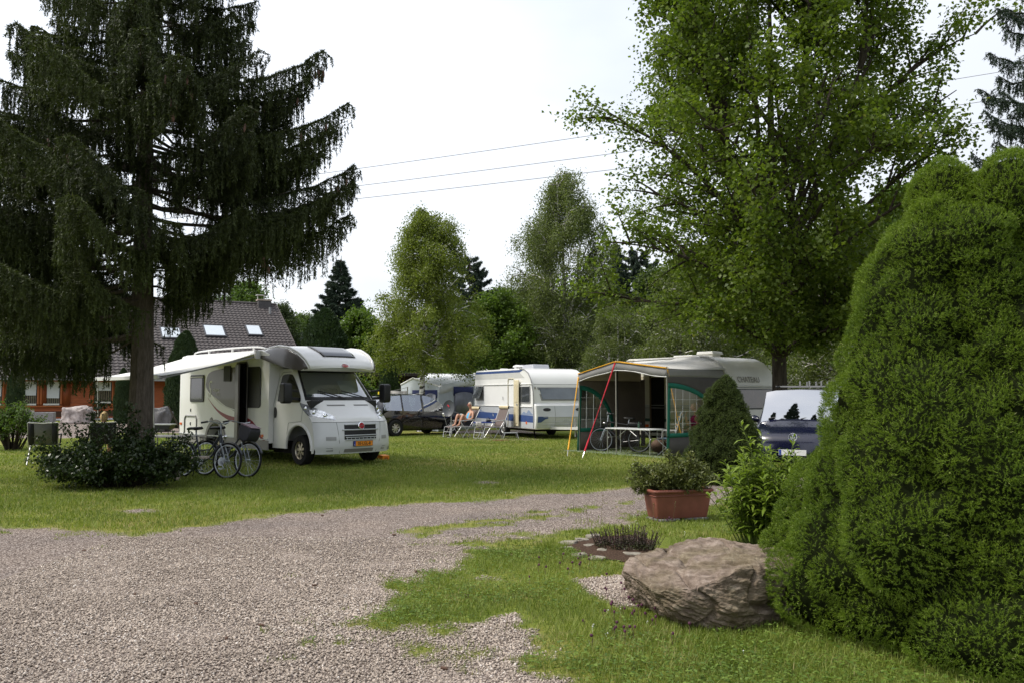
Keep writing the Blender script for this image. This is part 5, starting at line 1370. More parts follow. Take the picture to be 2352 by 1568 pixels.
up_e = smooth_poly([(-4.30, 1.52), (-3.8, 1.25), (-3.3, 1.11), (-2.75, 1.04), (-2.3, 1.05), (-1.95, .98), (-1.7, .84), (-1.45, .62), (-1.16, .47)], 5, False)
lo_e = smooth_poly([(-1.16, .45), (-1.48, .56), (-1.75, .72), (-2.0, .83), (-2.3, .89), (-2.75, .90), (-3.3, 1.01), (-3.8, 1.20), (-4.30, 1.52)], 5, False)
side_patch('red_stripe', up_e + lo_e[:-1], Y - .0015, M_RED, MH, .003)
big = rrect(-2.36, 1.28, -1.52, 2.27, .10); side_patch('window', big, Y, M_BLACK, MH, .02, .006)
# open entrance: dark doorway, frame, and the door leaf standing open
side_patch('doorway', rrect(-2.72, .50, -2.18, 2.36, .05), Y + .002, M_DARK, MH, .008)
mb = MB(); mb.tube([(x, Y - .012, z) for x, z in [(-2.74, .50), (-2.74, 2.30), (-2.68, 2.38), (-2.22, 2.38), (-2.16, 2.30), (-2.16, .50)]], .022, n=6); mb.build('door_frame', M_TAUPE, MH)
dl = MB(); dl.box((-.0225, -.60, .0), (.0225, 0, 1.84)); door = dl.build('door', M_TAUPE, MH, bevel=.02, loc=(-2.735, Y - .02, .50))
mb = MB(); mb.box((.024, -.50, .85), (.032, -.10, 1.7)); mb.build('pane', M_PANE, door)
mb = MB(); mb.box((.024, -.20, .48), (.05, -.08, .76)); mb.build('handle', M_LIGHTLETTER, door, bevel=.008)
dw = MHO + h * -2.735 + l * (Y - .02); tocam = -dw; door.rotation_euler = (0, 0, math.atan2(tocam.dot(l), tocam.dot(h)) + math.pi / 2 + math.radians(7))
mb = MB(); mb.prism(rrect(-3.38, 1.93, -3.02, 2.32, .02), Y - .012, Y - .028); mb.build('vent_cover', M_INK, MH)
text_obj('S', .62, M_LIGHTLETTER, 'lettering', MH, frame((-4.20, Y - .006, 1.72), (1, 0, 0), (0, 0, 1)), .001, sx=.75, shear=.25)
text_obj('olano', .15, M_LIGHTLETTER, 'lettering', MH, frame((-3.82, Y - .006, 1.72), (1, 0, 0), (0, 0, 1)), .001)
text_obj('T 615', .085, M_LIGHTLETTER, 'lettering', MH, frame((-3.70, Y - .006, 1.60), (1, 0, 0), (0, 0, 1)), .001)
# locker flap, sockets, lamps
mb = MB(); mb.tube([(x, Y - .012, z) for x, z in [(-5.62, .50), (-5.62, .95), (-5.56, 1.03), (-4.96, 1.03), (-4.90, .95), (-4.90, .50)]], .020, n=6); mb.build('locker_frame', M_GREYGASKET, MH)
for x, z in ((-5.26, 1.18), (-5.26, .82)): side_patch('lock', arcpts(x, z, .045, 90, 270, 8), Y, M_BLACK, MH, .012)
mb = MB(); mb.lathe([(.001, -.02), (.07, -.02), (.085, 0)], (-4.05, Y, .93), 'Y', 18); mb.build('filler_cap', M_SKIRT, MH)
side_patch('side_lamp', rrect(-5.92, .78, -5.80, .84, .02), Y, M_AMBER, MH, .015); side_patch('side_lamp', rrect(-1.45, .60, -1.36, .66, .02), Y, M_AMBER, MH, .015)
mb = MB(); mb.lathe([(.001, -.03), (.045, -.03), (.05, 0)], (-4.0, Y, 2.36), 'Y', 14); mb.build('awning_lamp', M_BLACK, MH)
for y0 in (-1.10, 1.02):
    mb = MB(); mb.box((-5.99, y0, .8), (-5.955, y0 + .08, 2.4)); mb.build('tail_lamp', M_REDLENS, MH)
for x in (0.0, -3.80):
    for s in (-1, 1): wheel(MH, x, s * (.90 if x == 0 else .96), .345, .345, .22, side=s, m_rim=mat('alloy_warm', (.42, .38, .30), .35, metal=.7, var=.1))
# awning: box, cloth, arms, front rail, legs
mb = MB(); mb.tube([(-5.62, -1.19, 2.56), (-1.62, -1.19, 2.56)], .075, n=12); awn = mb.build('awning', M_WHITE, MH)
mb = MB(); mb.box((-1.64, -1.27, 2.44), (-1.56, -1.12, 2.65)); mb.build('end_cap', M_LIGHTLETTER, awn, bevel=.01)
rows = []
for i in range(16):
    t = i / 15; rows.append([Vector((-5.56 + 3.9 * j / 24, -1.22 - 2.30 * t, 2.58 - .58 * t - .05 * math.sin(math.pi * t) - .012 * math.sin(j * .9) * math.sin(math.pi * t))) for j in range(25)])
mb = MB(); mb.grid(rows); mb.build('cloth', mat('awning_cloth', (.70, .70, .66), .75, var=.06, vscale=1.5), awn, solid=.004)
mb = MB(); mb.bar((-5.60, -3.53, 1.985), (-1.64, -3.53, 1.985), .05, .09); mb.build('front_rail', M_LIGHTLETTER, awn, bevel=.008)
for xa, xb in ((-2.2, -3.3), (-5.1, -4.0)):
    mb = MB(); mb.bar((xa, -1.26, 2.50), ((xa + xb) / 2 - .4 * (1 if xa < -4 else -1), -2.4, 2.20), .04); mb.bar(((xa + xb) / 2 - .4 * (1 if xa < -4 else -1), -2.4, 2.20), (xa, -3.50, 1.97), .035)
    mb.build('arm', M_GREYGASKET, awn)
mb = MB(); mb.bar((-1.66, -1.24, 2.50), (-1.68, -3.5, 1.95), .022, .035); mb.build('cloth_edge', M_GREYGASKET, awn)
for x in (-5.35, -1.95):
    mb = MB(); mb.tube([(x, -3.51, 1.96), (x + .05, -3.46, .02)], .016, n=8); mb.lathe([(.001, 0), (.05, 0), (.05, .015), (.02, .03)], (x + .05, -3.46, 0), n=12); mb.build('leg', M_ALU, awn)
# ---------------------------------------------------------------- cars
def loft_car(t, stations, paint, roles):
    """stations: (x, w_sill, z_sill, w_mid, z_mid, w_belt, z_belt, w_roof, z_roof, crown); roles maps face (i, j) to a part name"""
    rings = []
    for (x, ws, zs, wm, zm, wb, zb, wr, zr, cr) in stations:
        half = [(0, zs - .02), (ws * .9, zs - .02), (ws, zs + .03), (wm, zm), (wb * 1.012, (zm + zb) / 2 + .02), (wb, zb), (wr, zr), (wr * .72, zr + cr * .7), (0, zr + cr)]
        rings.append([Vector((x, y, z)) for y, z in half])
    parts = {}
    for s in (1, -1):
        for i in range(len(rings) - 1):
            for j in range(8):
                name = roles(i, j, s)
                mb = parts.setdefault(name, MB())
                q = [rings[i][j], rings[i + 1][j], rings[i + 1][j + 1], rings[i][j + 1]]
                # finer strips so that panels curve
                mb.add([Vector((p.x, p.y * s, p.z)) for p in q], [(0, 1, 2, 3)])
    for e in (0, len(rings) - 1):
        r = rings[e]; parts['body'].add([Vector(p) for p in r] + [Vector((p.x, -p.y, p.z)) for p in reversed(r)], [tuple(range(18))])
    for n, mb in parts.items():
        nm = n.split(':')[0]
        m = paint if nm == 'body' else M_GLASS_CAR if nm in ('side_window', 'windscreen', 'rear_window') else M_BLACK
        mb.build(nm, m, t, angle=45, bevel=.03 if nm == 'body' else 0, seg=3)
M_GLASS_CAR = glassmat('glass_car', (0.55, 0.64, 0.64), refl=.30, dens=.72)
def tangent_rot(dirx, diry): return math.atan2(diry, dirx)

# black hatchback, nose to the right
M_BLACKPAINT = mat('paint_black', (0.006, 0.0055, 0.006), 0.12, spec=.6, var=.2, vscale=1.5, coat=1.0)
ang = math.radians(40)
hd = Vector((math.cos(ang), math.sin(ang), 0)); ld = Vector((-math.sin(ang), math.cos(ang), 0))
rw = gp(905, 1001)                    # near rear wheel
CARO = rw + ld * .78 + hd * 1.33
BC = thing('black_car', 'black hatchback parked behind the motorhome with tinted side windows', 'car', CARO, ang)
st = [(-2.10, .70, .42, .78, .62, .74, .86, .60, 1.02, .02), (-2.02, .74, .33, .83, .60, .80, .96, .62, 1.28, .02), (-1.80, .78, .27, .86, .60, .83, 1.00, .66, 1.50, .03), (-1.45, .80, .24, .87, .60, .85, .99, .67, 1.54, .045), (-1.02, .80, .22, .87, .60, .855, .975, .68, 1.57, .05), (-.94, .80, .22, .87, .60, .855, .97, .68, 1.575, .05),
      (-.10, .80, .22, .87, .60, .855, .945, .68, 1.58, .05), (.0, .80, .22, .87, .60, .855, .94, .68, 1.575, .05), (.55, .80, .22, .87, .60, .85, .93, .66, 1.46, .05), (1.02, .80, .22, .87, .60, .84, .925, .62, 1.20, .05), (1.40, .80, .24, .87, .60, .82, .915, .74, .955, .03), (1.85, .78, .26, .85, .58, .78, .84, .66, .87, .02), (2.12, .68, .30, .76, .55, .68, .70, .52, .74, .01), (2.20, .55, .36, .62, .52, .56, .62, .45, .64, .0)]
def roles(i, j, s):
    if j == 5 and i in (2, 4 - 1, 5, 7, 8): return 'side_window:%d%d' % (i, s) if i != 8 else 'side_window:7%d' % s
    if j in (6, 7) and i in (8, 9): return 'windscreen'
    if j in (6, 7) and i in (0, 1): return 'rear_window'
    return 'body'
loft_car(BC, st, M_BLACKPAINT, roles)
def car_wheels(t, xr, xf, y, r, paint_arch=True, spokes=8):
    for x in (xr, xf):
        for s in (-1, 1):
            mb = MB(); mb.lathe([(.001, s * .004), (r * 1.14, s * .004), (r * 1.14, -s * .04)], (x, s * (y + .012), r + .02), 'Y', 28); mb.build('wheel_arch', M_DARK, t)
            wheel(t, x, s * (y - .02), r, r, .2, spokes=spokes, side=s)
car_wheels(BC, -1.33, 1.28, .855, .315)
for s in (-1, 1):
    mb = MB(); mb.ball((.72, s * .96, 1.02), (.09, .10, .075), n=12, m=8); mb.bar((.74, s * .84, .97), (.73, s * .95, .99), .05); mb.build('mirror', M_BLACKPAINT, BC)
    for x in (-.95, .0): side_patch('door_handle', rrect(x - .28, .84, x - .10, .88, .015), s * .868, M_BLACK, BC, .025)
    for xs in ([(-1.0, .30), (-1.0, .97)], [(-.05, .26), (-.05, .94)], [(1.0, .30), (1.02, .92)]):
        mb = MB(); mb.tube([(x, s * (.874 if z < .9 else .858), z) for x, z in (xs[0], (xs[0][0], .60), xs[1])], .006, n=4); mb.build('door_gap', M_DARK, BC)
    mb = MB(); mb.tube([(-1.4, s * .70, 1.585), (-.4, s * .705, 1.63), (.3, s * .695, 1.57)], .014, n=6); mb.build('roof_rail', M_BLACK, BC)
for x in (-.75, .35):
    for s in (-1, 1):
        mb = MB(); mb.prism(smooth_poly([(x - .25, .45), (x + .2, .48), (x + .2, .60), (x - .15, .62), (x - .30, 1.12), (x - .42, 1.12), (x - .38, .6)], 3), s * .38 - .22, s * .38 + .22); mb.ball((x - .38, s * .38, 1.25), (.06, .14, .11)); mb.build('seat', M_SEAT, BC)
mb = MB(); mb.prism([(1.15, .5), (1.35, .9), (.95, .95), (.8, .85), (.8, .5)], -.74, .74); mb.build('dashboard', M_DARK, BC)

# blue car facing the camera
M_BLUEPAINT = mat('paint_blue', (0.0035, 0.0045, 0.020), 0.22, spec=.5, var=.1, vscale=1.5, coat=.6)
ang = math.radians(-119)
hd = Vector((math.cos(ang), math.sin(ang), 0))
fc = at(1820, 990, 16.3); fc.z = 0
BL = thing('blue_car', 'dark blue car facing forward with tree reflections in its windscreen and roof bars', 'car', fc - hd * 2.15, ang)
st = [(-2.25, .72, .40, .82, .66, .78, .95, .60, 1.20, .02), (-2.15, .78, .30, .88, .66, .84, 1.02, .64, 1.55, .03), (-1.6, .82, .24, .90, .66, .87, 1.02, .68, 1.66, .04), (-.9, .82, .22, .90, .66, .87, 1.01, .70, 1.68, .04), (-.05, .82, .22, .90, .66, .87, 1.00, .70, 1.685, .045), (.05, .82, .22, .90, .66, .87, 1.00, .70, 1.685, .045), (1.10, .82, .22, .90, .66, .87, .99, .70, 1.65, .05), (1.245, .82, .22, .90, .66, .87, .98, .73, 1.33, .06), (1.34, .82, .24, .90, .66, .85, .965, .78, 1.03, .07), (1.39, .82, .24, .90, .66, .85, .96, .78, 1.00, .06), (1.80, .80, .26, .87, .62, .80, .88, .70, .93, .04), (2.08, .74, .28, .80, .58, .70, .74, .56, .79, .02), (2.17, .60, .34, .68, .52, .60, .62, .48, .66, .01)]
def roles(i, j, s):
    if j == 5 and i in (2, 3, 5, 6): return 'side_window:%d%d' % (min(i, 6) // 2, s)
    if j in (6, 7) and i in (6, 7): return 'windscreen'
    if j in (6, 7) and i in (0,): return 'rear_window'
    return 'body'
loft_car(BL, st, M_BLUEPAINT, roles)
ws = [c for c in SC.objects if c.parent == BL and c.name.startswith('windscreen')][0]
ws.data.materials[0] = glassmat('glass_windscreen', (.30, .36, .36), refl=.42, dens=.5, rough=.015)
car_wheels(BL, -1.35, 1.40, .885, .32)
for s in (-1, 1):
    mb = MB(); mb.ball((.95, s * 1.00, 1.08), (.09, .11, .08), n=12, m=8); mb.bar((.95, s * .86, 1.02), (.95, s * .98, 1.04), .05); mb.build('mirror', M_BLUEPAINT, BL)
    mb = MB(); mb.grid([[Vector((2.02 - .16 * (b / 5) ** 2 - .10 * a, s * (.44 + .33 * b / 5), .62 + .13 * a)) + Vector((.10, 0, 0)) for b in range(6)] for a in (0, .5, 1)]); mb.build('headlight', M_LAMP, BL)
    mb = MB(); mb.tube([(-1.7, s * .69, 1.72), (-1.5, s * .69, 1.77), (-.1, s * .70, 1.78), (.15, s * .70, 1.76)], .016, n=6); mb.build('roof_rail', M_BLACK, BL)
for x in (-1.15, -.25):
    mb = MB(); mb.bar((x, -.78, 1.78), (x, .78, 1.78), .03, .03)
    for y in (-.25, -.05, .20): mb.bar((x, y, 1.78), (x, y, 1.90), .03)
    mb.build('roof_bar', M_GREYGASKET, BL)
for a, b in (((1.33, -.62), (1.24, .02)), ((1.33, .02), (1.23, .62))):
    mb = MB(); mb.tube([(a[0] + .01, a[1], 1.10), (a[0] - .05, (a[1] + b[1]) / 2, 1.17), (b[0] + .06, b[1], 1.17)], .014, n=5); mb.build('wiper', M_BLACK, BL)
mb = MB(); mb.grid([[Vector((1.30 - .03 * k, y, 1.085 + .025 * k + .055 * (1 - (y / .76) ** 2))) for y in np.linspace(-.74, .74, 11)] for k in range(3)]); mb.build('scuttle', M_BLACK, BL)
mb = MB(); mb.prism([(1.10, .6), (1.18, 1.02), (.8, 1.02), (.7, .9), (.7, .6)], -.78, .78); mb.build('dashboard', M_DARK, BL)
for x in (.0,):
    for s in (-1, 1):
        mb = MB(); mb.prism(smooth_poly([(x - .25, .5), (x + .2, .52), (x + .2, .64), (x - .15, .66), (x - .30, 1.2), (x - .42, 1.2), (x - .38, .6)], 3), s * .4 - .23, s * .4 + .23); mb.ball((x - .38, s * .4, 1.34), (.06, .14, .11)); mb.build('seat', M_SEAT, BL)
# round front badge with two stacked letters, grille, plate
Mb = frame((2.125, 0, .765), (0, 1, 0), (-.35, 0, 1))
mb = MB(); mb.ring((0, 0, 0), .078, .009, 'Z', 26, 6); bd = mb.build('badge', M_CHROME, BL); bd.data.transform(Mb)
text_obj('V', .085, M_CHROME, 'lettering', bd, Mb @ Matrix.Translation((0, .033, 0)), .005, bold=.003); text_obj('W', .085, M_CHROME, 'lettering', bd, Mb @ Matrix.Translation((0, -.028, 0)), .005, bold=.003)
mb = MB(); mb.grid([[Vector((2.135 - .02 * k + .02 * (1 - (y / .5) ** 2), y, .58 + .05 * k)) for y in np.linspace(-.5, .5, 9)] for k in range(3)]); mb.build('grille', M_BLACK, BL)
Mp = frame((2.20, 0, .47), (0, 1, 0), (0, 0, 1))
mb = MB(); mb.box((-.26, -.055, -.01), (.26, .055, .0)); pl = mb.build('number_plate', M_PLATE_W, BL); pl.data.transform(Mp)
mb = MB(); mb.box((-.255, -.05, 0), (-.21, .05, .003)); o = mb.build('country_band', M_EUBLUE, pl); o.data.transform(Mp)
text_obj('AH', .09, M_INK, 'lettering', pl, Mp @ Matrix.Translation((-.02, 0, .002)), .001, bold=.002)

# ---------------------------------------------------------------- caravans
def caravan(name, label, O, side, L, Wd, H, prof=None, wheel_x=None, paint=None, skirt=None, arch=True):
    """O = near front corner on the ground, side = unit direction of the visible long side going back from it.
    local x runs forward along the side (front end x = 0, rear x = -L); the visible side is y = 0, the width grows to +y"""
    s = Vector(side).normalized(); fwd = -s
    t = thing(name, label, 'caravan', O, math.atan2(fwd.y, fwd.x))
    # +y must point away from the camera side: left of fwd
    wx = -L * .55 if wheel_x is None else wheel_x
    pr = prof or [(-L + .02, .36), (-L - .06, .9), (-L - .02, 1.5), (-L + .12, H - .12), (-L + .30, H), (-.85, H), (-.45, H - .05), (-.18, H - .25), (-.02, H - .60), (.06, 1.55), (.10, .98), (.06, .40), (.0, .36)]
    pr = pr + [(wx + .42, .36)] + arcpts(wx, .34, .38, 5, 175, 12) + [(wx - .42, .36)]
    mb = MB(); mb.prism(pr, 0, Wd); mb.build('body', paint or M_WHITE, t, bevel=.035, seg=3, angle=40)
    mb = MB(); mb.box((-L + .1, .15, .28), (-.1, Wd - .15, .40)); mb.build('chassis', M_DARK, t)
    for y, s_ in ((.11, -1), (Wd - .11, 1)): wheel(t, wx, y, .31, .31, .19, spokes=6, side=s_)
    return t, wx
def ptube(t, name, pts, r, m, n=6):
    mb = MB(); mb.tube(pts, r, n=n); return mb.build(name, m, t)
# 1: white and silver caravan with blue stripe; right front corner at pixel 1209
A_ = Vector((-.45, .893, 0))
co = at(1226, 1000, 29.6); co.z = 0
L1, W1, H1 = 5.13, 2.25, 2.57
pr1 = [(-L1, .34), (-L1 - .05, 1.0), (-L1, 2.2), (-L1 + .06, 2.50), (-L1 + .16, H1), (-1.05, H1), (-.72, H1 - .04), (-.42, H1 - .17), (-.20, H1 - .42), (-.10, H1 - .72), (-.06, 1.72), (.0, 1.28), (.12, 1.22), (.20, .80), (.12, .36)]
CA, wx = caravan('caravan', 'white and silver caravan with blue stripe and open cream door behind the reading man', co, A_, L1, W1, H1, pr1, wheel_x=-2.54)
Y = 0.0
M_BLUESTRIPE = mat('stripe_blue', (.035, .07, .20), .4, var=.08)
M_BLUEGREY = mat('stripe_bluegrey', (.20, .25, .36), .4, var=.08)
silver = [(-L1 + .0, .40), (wx - .40, .40)] + arcpts(wx, .34, .40, 172, 8, 10) + [(wx + .40, .40), (-.02, .40), (-.02, 1.14), (-L1, 1.14)]
side_patch('lower_panel', silver, Y, M_SILVER, CA, .004)
side_patch('top_stripe', [(-L1 + .1, H1 - .06), (-L1 + .1, H1 - .15), (-1.1, H1 - .15), (-.85, H1 - .08), (-.9, H1 - .06)], Y, M_BLUESTRIPE, CA, .004)
side_patch('grey_stripe', [(-L1 + .05, H1 - .15), (-L1 + .05, H1 - .36), (-.7, H1 - .36), (-1.1, H1 - .155)], Y, mat('panel_grey', (.50, .50, .48), .4, var=.05), CA, .004)
side_patch('blue_stripe', [(-L1 + .02, .92), (-L1 + .02, .66), (-.04, .60), (-.04, .84)], Y - .004, M_BLUESTRIPE, CA, .003)
side_patch('wave_mark', smooth_poly([(-4.9, .98), (-4.7, 1.12), (-4.5, .98), (-4.2, .93)], 4, False) + [(-4.2, .92), (-4.9, .93)], Y - .004, M_BLUEGREY, CA, .003)
side_patch('wave_mark', smooth_poly([(-.95, .88), (-.75, .98), (-.55, .93), (-.38, 1.05), (-.18, .94), (-.05, .90)], 4, False) + [(-.05, .855), (-.95, .855)], Y - .004, M_BLUEGREY, CA, .003)
for z in (1.98, 1.16): ptube(CA, 'trim_rail', [(-L1 + .02, Y - .012, z), (-.10, Y - .012, z)], .022, M_LIGHTLETTER)
ptube(CA, 'corner_trim', [(x, Y - .01, z) for x, z in [(-1.1, H1 - .01), (-.72, H1 - .05), (-.42, H1 - .18), (-.20, H1 - .43), (-.08, H1 - .75), (-.03, 1.7), (.0, 1.28), (.03, .8), (.02, .40)]], .022, M_GREYGASKET)
def cv_window(t, x0, z0, x1, z1, y=0.0, open_=0.0):
    mb = MB(); mb.prism(rrect(x0, z0, x1, z1, .06), y, y - .018); w = mb.build('window', M_GREYGASKET, t)
    mb = MB(); mb.prism(rrect(x0 + .04, z0 + .05, x1 - .04, z1 - .04, .05), 0, -.010); o = mb.build('pane', mat('acrylic_grey', (.045, .05, .055), .08, spec=.7, var=.3, vscale=2, coat=.6), w)
    o.location = (0, y - .019, 0)
    if open_:
        o.data.transform(Matrix.Translation((0, 0, z1 - .04)) @ Matrix.Rotation(-open_, 4, 'X') @ Matrix.Translation((0, 0, -z1 + .04)))
    mb = MB(); mb.box((x0 + .02, y - .03, z1 - .03), (x1 - .02, y - .018, z1)); mb.build('window_rail', M_LIGHTLETTER, w)
    return w
cv_window(CA, -5.02, 1.36, -4.22, 1.96, Y, .35)
cv_window(CA, -1.12, 1.28, -.24, 1.92, Y)
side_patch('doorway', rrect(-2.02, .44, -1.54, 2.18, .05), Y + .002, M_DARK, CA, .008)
ptube(CA, 'door_frame', [(-2.03, Y - .012, .44), (-2.03, Y - .012, 2.15), (-1.98, Y - .012, 2.20), (-1.58, Y - .012, 2.20), (-1.53, Y - .012, 2.15), (-1.53, Y - .012, .44)], .022, mat('cream_trim', (.52, .48, .36), .5, var=.05))
M_DOORCREAM = mat('door_cream', (.62, .55, .38), .5, var=.06)
mb = MB(); mb.box((0, -.56, 0), (.045, 0, 1.70)); dr = mb.build('door', M_DOORCREAM, CA, bevel=.02, loc=(-1.56, Y - .015, .44))
dr.rotation_euler = (0, 0, math.radians(80))
for z0, z1 in ((.1, .72), (.86, 1.56)):
    mb = MB(); mb.prism(rrect(-.48, z0, -.08, z1, .04), -.002, -.014, 'YZ'); mb.build('door_panel', mat('door_inner', (.54, .47, .31), .55, var=.08), dr, bevel=.006)
mb = MB(); mb.box((-.03, -.50, .76), (0, -.40, .82)); mb.build('handle', M_GREYGASKET, dr)
side_patch('side_lamp', arcpts(-.55, .58, .05, 0, 360, 14)[:-1], Y - .004, M_AMBER, CA, .012); side_patch('side_lamp', rrect(-3.2, .60, -3.1, .66, .02), Y - .004, M_AMBER, CA, .014)
mb = MB(); mb.prism(arcpts(wx, .34, .47, 5, 175, 14) + arcpts(wx, .34, .39, 175, 5, 14), Y - .03, Y + .02); mb.build('wheel_arch', mat('arch_grey', (.32, .33, .33), .5), CA, bevel=.008)
text_obj('TL', .12, M_LIGHTLETTER, 'lettering', CA, frame((-3.35, Y - .012, .80), (1, 0, 0), (0, 0, 1)), .001)
mb = MB(); mb.tube([(-2.45, Y - .03, 1.52), (-2.45, Y - .03, 1.40)], .012, n=6); mb.build('grab_hook', M_GREYGASKET, CA)
# front face (x about 0, y 0..W1)
def fx(z): return float(np.interp(z, [.36, .80, 1.22, 1.28, 1.72, H1 - .72, H1 - .42], [.12, .20, .12, .0, -.06, -.10, -.20]))
def front_patch(t, name, pts, m, off=.006, th=.012, fxf=fx):
    bm = bmesh.new(); a = [bm.verts.new((fxf(z) + off, y, z)) for y, z in pts]; f = bm.faces.new(a); bmesh.ops.triangulate(bm, faces=[f])
    me = bpy.data.meshes.new(name); bm.to_mesh(me); bm.free(); me.materials.append(m); o = link_mesh(name, me, t)
    s = o.modifiers.new('thick', 'SOLIDIFY'); s.thickness = th; s.offset = 0; return o
fw = front_patch(CA, 'front_window', [(.32, 1.38), (1.93, 1.38), (2.06, 1.86), (.19, 1.86)], M_GREYGASKET, .006)
front_patch(fw, 'pane', [(.37, 1.43), (1.88, 1.43), (1.99, 1.83), (.26, 1.83)], mat('acrylic_sky', (.10, .12, .14), .06, spec=.9, var=.25, vscale=1.5, coat=1), .018)
front_patch(CA, 'gas_box', [(.06, .40), (2.19, .40), (2.19, .80), (2.19, 1.20), (.06, 1.20), (.06, .80)], M_SILVER, .006)
ptube(CA, 'front_rail', [(-.01, .03, 1.245), (-.01, 2.22, 1.245)], .018, M_BLACK); ptube(CA, 'roof_seam', [(-.07, .03, 1.965), (-.07, 2.22, 1.965)], .012, M_GREYGASKET)
for z in (.62, .80, .52): ptube(CA, 'moulding', [(fx(z) + .014, .28, z), (fx(z) + .014, 2.0, z)], .010, mat('silver_dull', (.40, .42, .43), .45, var=.05))
ptube(CA, 'lid_gap', [(fx(.42) + .014, .78, .42), (fx(.8) + .014, .78, .80), (fx(1.2) + .014, .78, 1.20)], .006, M_GREYGASKET)
for y in (.45, 1.80): front_patch(CA, 'hand_grip', [(y + .16 * math.cos(a), 1.06 + .06 * math.sin(a)) for a in np.linspace(0, 6.28, 16)[:-1]], M_BLACK, .014)
front_patch(CA, 'blue_mark', [(.06, .60), (.20, .61), (.36, .72), (.48, .75), (.47, .82), (.06, .82)], M_BLUESTRIPE, .014)
text_obj('FENDT', .17, mat('emboss_silver', (.56, .58, .60), .4, var=.03), 'lettering', CA, frame((fx(.70) + .016, 1.35, .70), (0, 1, 0), (0, 0, 1)), .004)
ptube(CA, 'corner_lamp', [(fx(1.86) + .02, .10, 1.88), (fx(1.86) + .02, .10, 1.80)], .035, mat('lamp_grey', (.3, .29, .26), .5))
mb = MB(); mb.bar((-.1, .55, .40), (1.25, W1 / 2, .42), .07, .09); mb.bar((-.1, W1 - .55, .40), (1.25, W1 / 2, .42), .07, .09); mb.build('drawbar', M_LIGHTLETTER, CA)
ptube(CA, 'jockey_wheel', [(1.0, W1 / 2, .75), (1.0, W1 / 2, .12)], .03, M_GREYGASKET)
for (x, y) in ((-.35, .25), (-L1 + .4, .25), (-.35, W1 - .25)): ptube(CA, 'corner_steady', [(x - .12, y, .38), (x, y, .02)], .03, M_DARK)
for (x, y, lx, ly, hh) in ((-1.7, 1.0, .95, .7, .16), (-2.5, .85, .5, .45, .17), (-4.0, .8, .30, .3, .08)):
    mb = MB()
    if lx < .6 and hh > .1: mb.box((x - .12, y - .12, H1), (x + .12, y + .12, H1 + .10)); mb.prism([(x - lx * .6, H1 + .09), (x + lx * .6, H1 + .09), (x + lx * .45, H1 + .15), (x, H1 + .18), (x - lx * .45, H1 + .15)], y - .3, y + .3)
    else: mb.prism([(x - lx / 2, H1 - .01), (x + lx / 2, H1 - .01), (x + lx / 2 - .08, H1 + hh), (x - lx / 2 + .05, H1 + hh)], y - ly / 2, y + ly / 2)
    mb.build('roof_hatch', M_WHITE if lx < .9 else mat('hatch_grey', (.45, .46, .50), .25, var=.05, coat=.5), CA, bevel=.02)
ptube(CA, 'vent_pipe', [(-3.2, .9, H1), (-3.2, .9, H1 + .14)], .05, M_LIGHTLETTER)
ptube(CA, 'tail_lamp', [(-L1 - .03, .06, 2.05), (-L1 - .03, .06, 2.2)], .03, M_REDLENS)

# 2: caravan behind the porch awning, CHATEAU on its front
cc = math.radians(40)
C2 = at(1682, 1020, 22.9); C2.z = 0
SD = Vector((-math.sin(cc), math.cos(cc), 0)); FD = Vector((math.cos(cc), math.sin(cc), 0))
L2, W2, H2 = 4.4, 2.3, 2.70
pr2 = [(-L2, .36), (-L2 - .04, 1.1), (-L2 + .05, 1.8), (-L2 + .42, H2 - .1), (-L2 + .62, H2), (-1.05, H2), (-.75, H2 - .03), (-.45, H2 - .16), (-.22, H2 - .40), (-.09, H2 - .70), (-.04, 1.75), (-.01, 1.2), (.06, 1.05), (.06, .40), (0, .36)]
CB, wx2 = caravan('caravan', 'beige caravan with CHATEAU on its front and a brown tinted window, behind the porch awning', C2, SD, L2, W2, H2, pr2, wheel_x=-1.5, paint=mat('paint_beige', (.60, .58, .50), .35, var=.05, vscale=2, coat=.2))
def fx2(z): return float(np.interp(z, [.4, 1.05, 1.2, 1.75, H2 - .70, H2 - .40, H2 - .16], [.06, .06, -.01, -.04, -.09, -.22, -.45]))
front_patch(CB, 'front_window', [(.22, 1.18), (2.15, 1.18), (2.15, 1.76), (.14, 1.76)], M_BLACK, .006, fxf=fx2)
front_patch(CB, 'pane', [(.26, 1.22), (2.11, 1.22), (2.11, 1.73), (.18, 1.73)], mat('acrylic_brown', (.050, .030, .026), .12, spec=.7, var=.55, vscale=3.5, coat=.7), .02, fxf=fx2)
for z in (1.80, 1.85): ptube(CB, 'front_rail', [(fx2(z) + .01, .04, z), (fx2(z) + .01, W2 - .04, z)], .014, M_GREYLETTER if z < 1.82 else M_LIGHTLETTER)
text_obj('CHATEAU', .25, mat('letter_taupe', (.24, .22, .18), .5, var=.05), 'lettering', CB, frame((fx2(2.02) + .022, .95, 2.02), (0, 1, 0), (fx2(2.1) - fx2(1.95), 0, .15)), .004, sx=.95)
ptube(CB, 'corner_trim', [(x, -.008, z) for x, z in [(-1.05, H2 + .0), (-.75, H2 - .03), (-.45, H2 - .16), (-.22, H2 - .40), (-.09, H2 - .70), (-.04, 1.75), (-.01, 1.2), (.04, .5)]], .022, M_LIGHTLETTER)
M_SIDEBEIGE = mat('side_panel_beige', (.46, .42, .30), .5, var=.05)
side_patch('upper_panel', [(-L2 + .1, 1.30), (-.1, 1.30), (-.1, 2.15), (-L2 + .35, 2.15)], -.001, M_SIDEBEIGE, CB, .006)
side_patch('lower_panel', [(-L2 + .02, .78), (-.05, .78), (-.05, 1.26), (-L2 + .02, 1.26)], -.001, mat('side_panel_grey', (.33, .32, .27), .5, var=.05), CB, .006)
